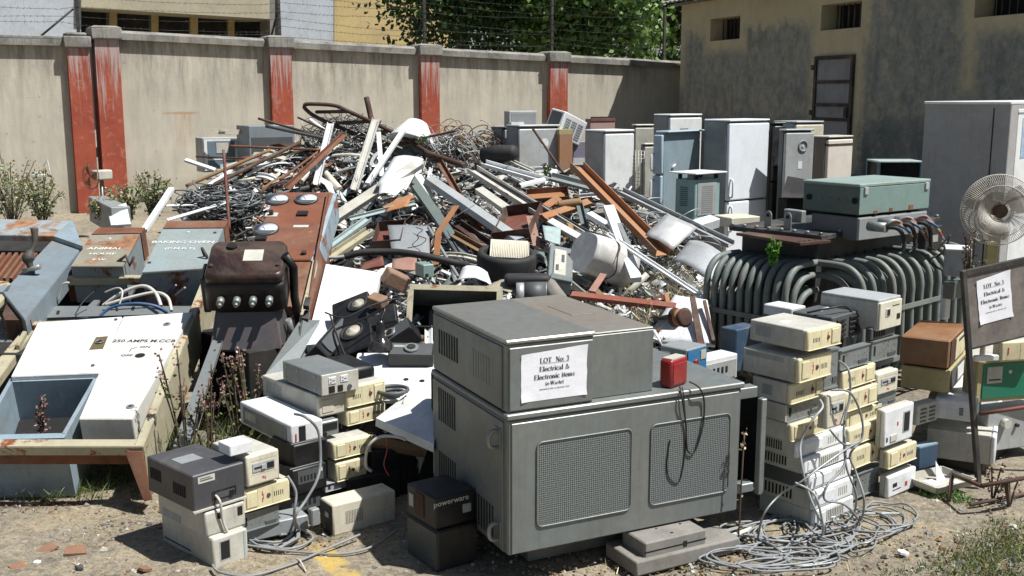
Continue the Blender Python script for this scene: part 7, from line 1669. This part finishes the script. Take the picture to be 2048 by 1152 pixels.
B = fridge('black two door refrigerator with white label right of the tall white one', (1540, 248), 12.6, 1565, 1532, 20, 'tankblack' if False else M('frblack', S('23292d', .8), .35, 0, .3), 'black', .55, False); B.part('label', 'R', [(.6, .88, .85, .96)], 'offwhite', .055); 
B = fridge('grey arched back cabinet with round dial ring right of the black refrigerator', (1563, 262), 12.3, 1621, 1556, 25, 'lgrey', 'dgrey', None, False, 'cabinet', 'metal_cabinet')
o = MB().use('grey').tube([(B.w * .6 + .06 * math.cos(a), -.056, B.h * .88 + .06 * math.sin(a)) for a in [i * .4488 for i in range(14)]], .008, 6, closed=True).build('dial_ring', B.t); MB().use('white').cyl((B.w * .6, -.05, B.h * .88), (B.w * .6, -.06, B.h * .88), .012, 8).build('dial_centre', B.t)
B.part('sticker', 'R', [(.45, .7, .6, .76)], 'white', .053)
fridge('pinkish cream chest behind the grey cabinet with the dial ring', (1583, 246), 13.4, 1640, 1545, 30, 'cream', 'lteal', None, False, 'chest', 'chest_freezer', top='lgrey')
B = fridge('cream chest freezer with rust spots and brown edged lid in front of the barred door', (1646, 276), 12.5, 1697, 1618, 38, M('frcream', S('dcd4c8', .95), .5, 0, .2, rust=.06, grime=.15), M('frcream2', S('94887c', .85), .5, 0, .4, rust=.12), None, False, 'freezer', 'chest_freezer', top='offwhite'); B.part('lid_band', 'R', [(0, .93, 1, .95)], 'darkrust', .053)
t, w, h = lcube('air_conditioner', 'white room air conditioner tipped on edge on top of the grey refrigerator', 'air conditioner', [(1116, 268), (1156, 292), (1171, 243), (1128, 221)], 12.35, 12.35, .3, 'white')
P = [at(1114, 270, 12.3), at(1158, 292, 12.6), at(1172, 243, 12.6), at(1127, 221, 12.3)]; t.matrix_world = Matrix.Translation(P[0]); bpy.context.view_layer.update()
ex = (P[1] - P[0]); ey = (P[3] - P[0]); ez = ex.cross(ey).normalized(); w, h = ex.length, ey.length; ex.normalize(); ey = ez.cross(ex)
t.matrix_world = Matrix(((ex.x, ey.x, ez.x, P[0].x), (ex.y, ey.y, ez.y, P[0].y), (ex.z, ey.z, ez.z, P[0].z), (0, 0, 0, 1)))
MB().use('white').box(0, 0, -.22, w, h, 0, .01).build('casing', t)
for i in range(3):
    for k in range(7): MB().use('grey').box(w * (.12 + .27 * i), h * (.14 + .1 * k), .0005, w * (.34 + .27 * i), h * (.19 + .1 * k), .003).build('grille_slat', t)
MB().use('dgrey').box(-.003, h * .08, -.2, .002, h * .92, -.03).build('fin_panel', t)
B = Box('metal_hood', 'open white metal hood standing on the grey dented refrigerator', 'hood', (1018, 222, 254), 12.3, 1074, 1008, 20, 'lgrey'); B.part('opening', 'R', [(.08, .1, .95, .85)], 'grey', .002); B.part('flap', 'R', [(.05, .05, .5, .3)], 'white', .03)
B = Box('pink_box', 'pinkish brown steel box with a black tool on its lid in front of the wall', 'box', (1180, 237, 290), 14.0, 1230, 1170, 30, 'pink', bev=.01); B.part('tool', 'T', [(.1, .3, .95, .45)], 'black', .02); B.part('lid_edge', 'R', [(0, .9, 1, 1)], 'redbrown', .01)
B = Box('orange_box', 'rust orange steel box standing between the grey and white refrigerators', 'box', (1118, 268, 350), 12.2, 1145, 1112, 15, 'rustorange'); B.part('yellow_lid', 'T', [(0, 0, 1, 1)], 'yellow', .05)
B = Box('purple_box', 'pale purple plastic crate seen between the refrigerators', 'crate', (1146, 283, 350), 12.6, 1172, 1142, 12, M('lilac', S('8f8aa6', .9), .5, 0, .3)); B.part('white_rim', 'R', [(0, .3, 1, .5)], 'white', .01)
for i, (y, m) in enumerate(((293, 'yellow'), (285, 'cork'), (278, 'yellow'), (272, 'cork'))):
    B = Box('hardboard_sheet', 'ragged tan hardboard sheet in a pile left of the grey refrigerator', 'sheet', (968, y + (0 if i else 0), y + 8), 12.6, 990 - i * 4, 945 + i * 6, 30, m, group='ragged tan sheets piled by the refrigerators')
c = at(995, 308, 11.9); t = thing('rubber_roll', 'black rolled rubber sleeve lying in the wire left of the grey refrigerator', 'roll', c, 0, rot=(R(84), R(0), R(62)))
MB().use('rubber').lathe([(.0, -.1), (.05, -.12), (.07, -.18), (.085, -.18), (.1, 0), (.085, .2), (.06, .24), (0, .24)], 18).build('sleeve', t)
t = thing('wire_rack', 'tall white wire rack between the white and pale blue refrigerators', 'rack', at(1264, 385, 12.2)); mb = MB().use('cablew')
zt_ = zat(302, 12.2) - t.location.z; ww = .13
for i in range(5): mb.cyl((ww * i / 4, 0, 0), (ww * i / 4, 0, zt_), .004, 5)
for i in range(12): mb.cyl((0, 0, zt_ * i / 11), (ww, 0, zt_ * i / 11), .003, 5)
mb.build('wire_mesh', t)
fridge('dull grey cabinet squeezed between the wire rack and pale blue refrigerator', (1284, 290), 12.8, 1312, 1280, 20, 'offwhite', 'grey', None, False, 'cabinet', 'metal_cabinet')
fridge('grey cream cabinet leaning behind the wire rack near the shaded wall end', (1266, 252), 14.0, 1305, 1262, 18, 'offwhite', 'grey', None, False, 'cabinet', 'metal_cabinet')
B = Box('air_cooler', 'small pale teal air cooler with a raised lid in front of the tall white refrigerator', 'air cooler', (1388, 360, 450), 10.6, 1439, 1350, 40, M('coolteal', S('8fb3b2', .9), .4, 0, .25))
B.part('grille', 'R', [(.1, .2, .85, .92)], 'lgrey', .006); B.slots('grille_slats', 'R', .25, .25, .7, .88, 14, vert=False, mat='grey', out=.008); B.slots('side_vent', 'L', .25, .4, .65, .85, 10, vert=False, mat='dblue')
MB().use('white').box(-.05, -.05, B.h + .055, B.w + .05, B.d + .05, B.h + .07, .004).build('lid', B.t)
for a, b in ((.1, .1), (.9, .1), (.1, .9), (.9, .9)): MB().use('black').box(a * B.w - .015, b * B.d - .015, B.h, a * B.w + .015, b * B.d + .015, B.h + .0545).build('lid_post', B.t)
B = Box('open_carton', 'black open steel box lying behind the green switch box', 'box', (1572, 398, 450), 9.6, 1700, 1555, 20, 'soft'); plank3('black_sheet', 'flat black steel lid folded back over the black open box', 'lid', [(1562, 395), (1690, 397), (1688, 372), (1575, 352)], 9.5, 10.0, .01, 'soft')
t = thing('side_table', 'dark square table with a pale top near the foot of the grey store wall', 'table', at(1752, 400, 12.0)); zt_ = zat(322, 12.0) - t.location.z
MB().use('lteal').box(0, 0, zt_ - .02, .5, .4, zt_, .004).build('table_top', t); MB().use('soft').box(.03, .03, 0, .47, .37, zt_ - .021).build('cabinet', t)
for x, y in ((0, 0), (.47, 0), (0, .37), (.47, .37)): MB().use('dblue').box(x, y, 0, x + .028, y + .028, zt_ - .0215).build('leg', t)
# left, against the wall
B = Box('glass_cabinet', 'grey cabinet with bluish glass door standing against the boundary wall', 'cabinet', (408, 276, 345), 14.5, 478, 392, 35, 'lgrey'); B.part('door_frame', 'R', [(.03, .05, .97, .95)], 'white', .01); B.part('glass_pane', 'R', [(.12, .12, .88, .9)], M('glassy', S('6f8694', .8), .12, 0, .2), .014); B.part('pane_bar', 'R', [(.12, .35, .88, .39)], 'white', .018)
B.part('paper_patch', 'R', [(.36, .55, .7, .85)], 'offwhite', .02)
for i in range(4): a = at(420 + i * 10, 262 + (i % 2) * 6, 14.4); b = at(475 + i * 3, 264 + (i % 2) * 5, 14.5); tag(MB().use('cream').box(0, 0, 0, (b - a).length, .03, .03, M4=Matrix.Translation(a) @ (b - a).to_track_quat('X', 'Z').to_matrix().to_4x4()).build('wooden_stick'), 'pale stick lying on top of the glass door cabinet', 'stick', 'pale sticks on the glass door cabinet')
B = Box('metal_cabinet', 'blue grey steel cabinet with open shelf against the wall behind the heap', 'cabinet', (500, 252, 330), 14.2, 590, 474, 30, 'steelblue' if False else M('sblue', S('848f96', .85), .5, 0, .35)); B.part('shelf_opening', 'R', [(.05, .3, .95, .7)], 'dgrey', .004)
B = Box('slanted_case', 'dark grey slanted steel box among weeds at the left end of the heap', 'box', (225, 415, 470), 10.6, 262, 178, 30, 'grey'); plank3('white_board', 'small white board leaning among the weeds left of the heap', 'board', [(222, 450), (262, 448), (252, 405), (215, 418)], 10.4, 10.8, .02, 'white')

B = Box('white_casing', 'low white plastic casing lying by the foot of the tall white refrigerator', 'casing', (1462, 436, 456), 9.9, 1520, 1425, 25, 'cream')
c = at(1490, 452, 9.6); o = tag(MB().use('white').tube([(.07 * math.cos(a), .07 * math.sin(a), 0) for a in [i * .35 for i in range(18)]], .012, 6, closed=True).build('plastic_ring'), 'white plastic ring lying on the rubble left of the transformer', 'ring'); o.location = c
B = Box('battery_case', 'grey battery case standing left of the dark grey junction box', 'case', (1600, 422, 478), 8.3, 1612, 1566, 30, 'grey')
B = Box('white_casing', 'second white casing tumbled among wires near the pale teal air cooler', 'casing', (1400, 448, 468), 9.7, 1440, 1380, 35, 'white')
B.t.rotation_euler = (R(12), R(-9), R(35))
for i, (x, y) in enumerate(((1330, 462), (1352, 470), (1374, 478))):
    beam('glass_shelf', ['clear refrigerator shelf lying farthest left beside the orange channel', 'clear refrigerator shelf in the middle of three on the right slope', 'clear refrigerator shelf nearest the transformer on the right slope'][i], 'shelf', (x - 12, y - 22), (x + 30, y + 22), 22, 'trough', 'alu')
# ================================================================ TREES AND WEEDS
def leafmat(key, a, b, tr=.25):
    m, nt, bs = newmat(key); g = nt.nodes.new('ShaderNodeNewGeometry')
    c = mixc(nt, g.outputs['Random Per Island'], a, b); nt.links.new(c, bs.inputs['Base Color']); bs.inputs['Roughness'].default_value = .45
    t_ = nt.nodes.new('ShaderNodeBsdfTranslucent'); nt.links.new(c, t_.inputs[0]); ms = nt.nodes.new('ShaderNodeMixShader'); ms.inputs[0].default_value = tr
    nt.links.new(bs.outputs[0], ms.inputs[1]); nt.links.new(t_.outputs[0], ms.inputs[2]); nt.links.new(ms.outputs[0], nt.nodes['Material Output'].inputs[0])
leafmat('leafdark', S('2a4420', .9), S('4c6a33', .95)); leafmat('leafmid', S('3c5e2a', .95), S('7c9a50', .95)); leafmat('leafpale', S('66764a', .9), S('aab08a', .9))
leafmat('leafbright', S('3c7a1c', .9), S('6fae30', .9)); leafmat('straw', S('a8966a', .8), S('cbbd92', .8), .15); leafmat('weed', S('4c5a2c', .8), S('7f8a50', .8)); leafmat('seedhead', S('7d5a55', .8), S('a98c80', .8), .1)
leafmat('deadstalk', S('4c4132', .8), S('9a8b6c', .8), .1)
M('bark', S('5c4c3a', .8), .9, 0, .5, scale=8, bump=.8)
def leaf(mb, p, s, asp=.45):
    d = Vector((rnd.gauss(0, 1), rnd.gauss(0, 1), rnd.gauss(-.3, .8))).normalized(); w = d.cross(Vector((rnd.gauss(0, 1), rnd.gauss(0, 1), rnd.gauss(0, 1)))).normalized() * s * asp
    mb._f([mb.bm.verts.new(p), mb.bm.verts.new(p + d * s * .5 + w), mb.bm.verts.new(p + d * s), mb.bm.verts.new(p + d * s * .5 - w)])
def tree(label, cx, cy, R_, H0, H1, mat, seed, n=230, per=36, ls=.13):
    global rnd
    rnd = random.Random(seed); t = thing('leafy_tree', label, 'tree', (cx, cy, .3)); zc, rz = (H0 + H1) / 2 - .3, (H1 - H0) / 2
    mb = MB().use('bark').tube(spline([(0, 0, -.3), (.1, 0, zc * .4), (-.1, .1, zc * .8), (.0, 0, zc * 1.1)], 4), [.22 - .008 * i for i in range(13)], 10)
    cl = []
    for i in range(n):
        d = Vector((rnd.gauss(0, 1), rnd.gauss(0, 1), rnd.gauss(0, 1))).normalized(); q = rnd.uniform(.45, 1.08) * (1 + .15 * math.sin(3 * d.x + 2 * d.z + seed))
        cl.append(Vector((d.x * R_ * q, d.y * R_ * q, zc + d.z * rz * q)))
    for c in cl[::9]: mb.tube([(0, 0, zc * .7), (c * .5 + Vector((0, 0, zc * .35))), c], [.07, .035, .01], 5)
    mb.build('trunk', t)
    mb = MB().use(mat)
    for c in cl:
        s = rnd.uniform(.22, .42)
        for k in range(per): leaf(mb, c + Vector((rnd.gauss(0, 1) * s, rnd.gauss(0, 1) * s, rnd.gauss(-.15, .8) * s)), rnd.uniform(.7, 1.3) * ls)
    mb.build('crown', t, nrm=False); return t
tree('dark dense tree rising beyond the boundary wall, left of the paler one', -1.25, 27.5, 2.25, 3.0, 8.6, 'leafdark', 3, 330, 44, .13)
tree('brighter green drooping tree beyond the wall beside the store building', 1.75, 26.5, 2.1, 2.7, 8.2, 'leafmid', 8, 330, 48, .15)
tree('shadowed tree squeezed behind the corner of the store building', 4.1, 28.5, 1.6, 2.5, 8.0, 'leafdark', 12, 200, 40, .13)
tree('dark backmost tree filling the gap between the two leafy trees', .6, 30.5, 2.6, 2.2, 9.0, 'leafdark', 15, 330, 42, .16)
def bush(name, label, cx, cy, z0, r, h, mat, seed, stems=14, per=26, ls=.06, group=None, flowers=None):
    global rnd
    rnd = random.Random(seed); t = thing(name, label, 'plant', (cx, cy, z0), 0, group); ms, ml = MB().use('bark'), MB().use(mat); fl = flowers
    for i in range(stems):
        a = rnd.uniform(0, 6.28); q = rnd.uniform(.2, 1) * r; tip = Vector((q * math.cos(a), q * math.sin(a), h * rnd.uniform(.55, 1.05)))
        P = spline([(tip.x * .1, tip.y * .1, 0), tip * .5 + Vector((0, 0, h * .08)), tip], 4); ms.tube(P, .005, 4)
        ml.use(mat)
        for k in range(per): u = rnd.uniform(.25, 1); p = P[int(u * (len(P) - 1))]; leaf(ml, p + Vector((rnd.gauss(0, .04), rnd.gauss(0, .04), rnd.gauss(0, .03))) * (r / .4), rnd.uniform(.6, 1.3) * ls)
        if fl:
            ml.use(flowers)
            for k in range(14): leaf(ml, P[-1] + Vector((rnd.gauss(0, .012), rnd.gauss(0, .012), rnd.uniform(-.1, .03))), .016, .7)
    ms.build('stems', t); ml.build('leaves', t, nrm=False)
    return t
def bpx(px, py, Y): p = at(px, py, Y); return p
for i, (px, py, Y, r, h, m, sd, lb) in enumerate(((25, 440, 12.4, .45, .8, 'leafpale', 1, 'pale green leafy bush at the far left edge before the wall'), (85, 440, 12.2, .3, .62, 'leafpale', 2, 'smaller pale bush right of the far left bush, under the lamp'), (255, 440, 11.6, .24, .45, 'leafpale', 3, 'grey green weed clump between the red pillar and the cable tangle'), (305, 430, 11.9, .3, .5, 'leafpale', 4, 'leafy sprawling weed at the left end of the heap'), (215, 445, 11.3, .22, .3, 'weed', 5, 'low weed around the small white board'))):
    p = bpx(px, py, Y); bush('leafy_bush', lb, p.x, p.y, p.z - .05, r, h, m, 20 + sd, 26, 26, .038, flowers='straw')
p = at(1545, 535, 7.15); bush('green_sapling', 'bright green sapling sprouting from the transformer beside its cooling tubes', p.x, p.y, p.z, .055, .2, 'leafbright', 41, 9, 20, .03)
p = at(1370, 330, 10.9)
p = at(842, 290, 11.9); bush('small_weed', 'little green weed growing on the crest beside the white lamp shade', p.x, p.y, p.z, .1, .12, 'leafmid', 43, 6, 8, .03)
p = at(1093, 350, 11.2); bush('small_weed', 'little green weed in front of the grey dented refrigerator', p.x, p.y, p.z, .07, .12, 'leafmid', 44, 5, 8, .03)
def grass(name, label, pts, n, h, mat, seed, lean=.35, w=.004, kind='stuff', hm=True):
    """blades over polygon-ish discs: pts = (x, y, z, radius)"""
    global rnd
    rnd = random.Random(seed); mb = MB().use(mat); tot = sum(p[3] ** 2 for p in pts)
    for (x, y, z, r) in pts:
        for i in range(int(n * r * r / tot) + 1):
            a = rnd.uniform(0, 6.28); q = math.sqrt(rnd.random()) * r; bx, by = x + q * math.cos(a), y + q * math.sin(a)
            bz = z if z is not None else (hz(bx, by) if hm == 'heap' else gz(bx, by))
            hh = h * rnd.uniform(.4, 1.2); d = Vector((rnd.gauss(0, lean), rnd.gauss(0, lean), 1)).normalized(); sdv = Vector((math.cos(a * 3), math.sin(a * 3), 0)) * w * rnd.uniform(.6, 1.5); b = Vector((bx, by, bz - .01))
            m_ = b + d * hh * .55; tp = b + d * hh + Vector((d.x, d.y, -.1)) * hh * .4
            v = [mb.bm.verts.new(q_) for q_ in (b - sdv, b + sdv, m_ + sdv * .7, m_ - sdv * .7, tp)]; mb._f([v[0], v[1], v[2], v[3]]); mb._f([v[3], v[2], v[4]])
    return tag(mb.build(name, nrm=False), label, 'grass', kind=kind)
def G0(px, py, r): p = atz(px, py, 0); return (p.x, p.y, None, r)
grass('dry_grass', 'tall dry straw grass growing over the right side of the heap', [(*at(x, y, hY(y) - .1).xy, None, r) for x, y, r in ((1330, 560, .3), (1370, 520, .35), (1420, 480, .3), (1400, 600, .3), (1330, 640, .25), (1290, 620, .2), (1440, 540, .25), (1400, 440, .2), (1450, 640, .2))], 1500, .32, 'straw', 51, .35, .0022, hm='heap')
grass('green_grass', 'green weeds and grass on the dirt at the lower right corner', [G0(1990, 1090, .2), G0(2040, 1070, .22), G0(1930, 1130, .16), G0(2040, 1130, .3), G0(1870, 1145, .1), G0(1790, 1150, .08)], 2600, .05, 'weed', 52, .6, .003)
grass('green_grass', 'green weeds under the cracked white tray', [G0(1880, 990, .12), G0(1850, 970, .1), G0(1920, 1000, .08)], 500, .06, 'leafmid', 53, .6, .004)
grass('green_grass', 'green weeds growing in the shade under the fallen switchboard rack', [(at(x, y, Y).x, Y, None, r) for x, y, Y, r in ((60, 980, 6.2, .3), (150, 980, 6.1, .3), (230, 975, 6.1, .25), (10, 990, 6.2, .3), (190, 960, 6.4, .4), (90, 1000, 6.0, .2), (280, 990, 6.0, .1))], 1300, .12, 'weed', 54, .8, .0035)
grass('dry_grass', 'straw coloured litter and dry stalks scattered on the dirt', [G0(200, 1040, .4), G0(60, 1080, .6), G0(300, 1040, .3), G0(600, 1130, .5), G0(1500, 1120, .5), G0(1750, 1080, .5), G0(1900, 1050, .5), G0(1330, 1140, .3), G0(1400, 1000, .3)], 2600, .06, 'straw', 55, 2.2, .0022)
grass('dry_grass', 'dead brown stalks and roots lying flat over the foreground dirt', [G0(150 + 140 * i, 1010 + (i * 53) % 130, .55) for i in range(14)], 3800, .07, 'deadstalk', 58, 5, .0016)
grass('green_grass', 'grass and weeds between the breaker panel rack and the left stacks', [(at(x, y, Y).x, Y, None, r) for x, y, Y, r in ((400, 870, 6.3, .2), (440, 890, 6.2, .2), (470, 860, 6.5, .2), (370, 850, 6.5, .15), (350, 900, 6.1, .12))], 500, .35, 'weed', 56, .35, .003)
for i, (px, py, Y, h, lb) in enumerate(((375, 900, 6.05, .55, 'pinkish dried seed stalks standing beside the breaker panel'), (480, 880, 6.35, .48, 'pinkish dried seed stalks in front of the dark void left of the stacks'), (420, 900, 6.15, .42, 'short dried seed stalks between the rack and the left stacks'), (500, 860, 6.7, .4, 'thin dried seed stalks tall behind the off white desktop case'))):
    p = at(px, py, Y); bush('dried_weed', lb, p.x, Y, gz(p.x, Y), .13, h + .3, 'weed', 60 + i, 9, 10, .025, flowers='seedhead')
p = at(80, 850, 6.3); bush('dried_weed', 'reddish dried weed growing inside the open pale blue cabinet shell', p.x, p.y, p.z - .12, .05, .28, 'seedhead', 71, 6, 16, .02, flowers='seedhead')
p = atz(1468, 1075, 0); bush('dried_weed', 'single tall dried stalk in front of the right end of the big cabinet', p.x, p.y - .1, 0, .02, .58, 'straw', 72, 1, 3, .02, flowers='straw')
p = at(1945, 530, 6.9); bush('dried_weed', 'dried branching weed standing before the base of the tall white cabinet', p.x, p.y, p.z - .3, .1, .5, 'weed', 73, 9, 12, .02, flowers='seedhead')
for i, (px, py) in enumerate(((1985, 1000), (2020, 1010))):
    p = atz(px, py, 0); bush('dried_weed', ['thin reddish weed by the iron bar at the lower right', 'second thin reddish weed nearest the right edge by the iron bar'][i], p.x, p.y, 0, .05, .22, 'weed', 75 + i, 4, 5, .02, flowers='seedhead')
# ---- litter on the ground
rnd = random.Random(31)
M('shard', S('8d6247', .85), .85, 0, .5, scale=8)
for i, (px, py, s, lb, m) in enumerate(((93, 1103, .06, 'broken reddish brown tile shard standing tallest on the dirt at the lower left', 'shard'), (150, 1108, .08, 'larger flat brown tile shard on the dirt at the lower left', 'shard'), (40, 1138, .05, 'small brown tile shard near the bottom left corner', 'shard'), (75, 1130, .02, 'white pebble between the brown tile shards', 'white'), (160, 1140, .025, 'dark stone chip at the bottom left', 'dgrey'), (290, 1143, .04, 'tan tile shard just left of the nearest left stack shadow', 'shard'), (1565, 1092, .03, 'white plastic scrap among the coiled cables', 'offwhite'), (1805, 1110, .035, 'pale flat paper scrap on the dirt at the lower right', 'paper'), (1770, 1037, .03, 'grey scrap inside the rightmost cable loop', 'lgrey'))):
    p = atz(px, py, 0); P = []
    k = rnd.randint(4, 6)
    for j in range(k): a = 6.28 * j / k + rnd.uniform(-.3, .3); P.append(Vector((s * math.cos(a) * rnd.uniform(.7, 1.2), s * .8 * math.sin(a), 0)))
    o = tag(MB().use(m).prism(P, (0, 0, .012)).build('tile_shard' if m == 'shard' else 'litter_scrap'), lb, 'shard' if m == 'shard' else 'litter'); o.location = (p.x, p.y, .008); o.rotation_euler = (rnd.uniform(.1, .35), rnd.uniform(-.15, .15), rnd.uniform(0, 3))
mb = MB()
for i in range(5200):
    px, py = rnd.uniform(-50, 2100), 1000 + 260 * rnd.random() ** 1.3; p = atz(px, py, 0); s = rnd.uniform(.003, .011) * (1 if rnd.random() > .04 else 2)
    mb.use(rnd.choice(('brick', 'greywood', 'cork', 'offwhite', 'dgrey', 'shard', 'greywood'))); T = Matrix.Translation((p.x, p.y, s * .2)) @ rmat(.5)
    mb.hexa([T @ Vector(v) * 1 for v in ((-s, -s * .7, -s * .5), (s, -s * .6, -s * .4), (s * .8, s * .8, -s * .5), (-s * .7, s * .6, -s * .4), (-s * .6, -s * .5, s * .4), (s * .7, -s * .4, s * .5), (s * .5, s * .5, s * .3), (-s * .5, s * .5, s * .5))])
tag(mb.build('pebbles', nrm=False), 'small stones and grit scattered over the dirt in the foreground', 'pebbles', kind='stuff')
beam('batten', 'thin white batten lying on the dirt right of the wooden blocks', 'batten', (1408, 1093), (1505, 1057), 9, 'box', 'offwhite', atz(1408, 1093, .02).y, atz(1505, 1057, .02).y)
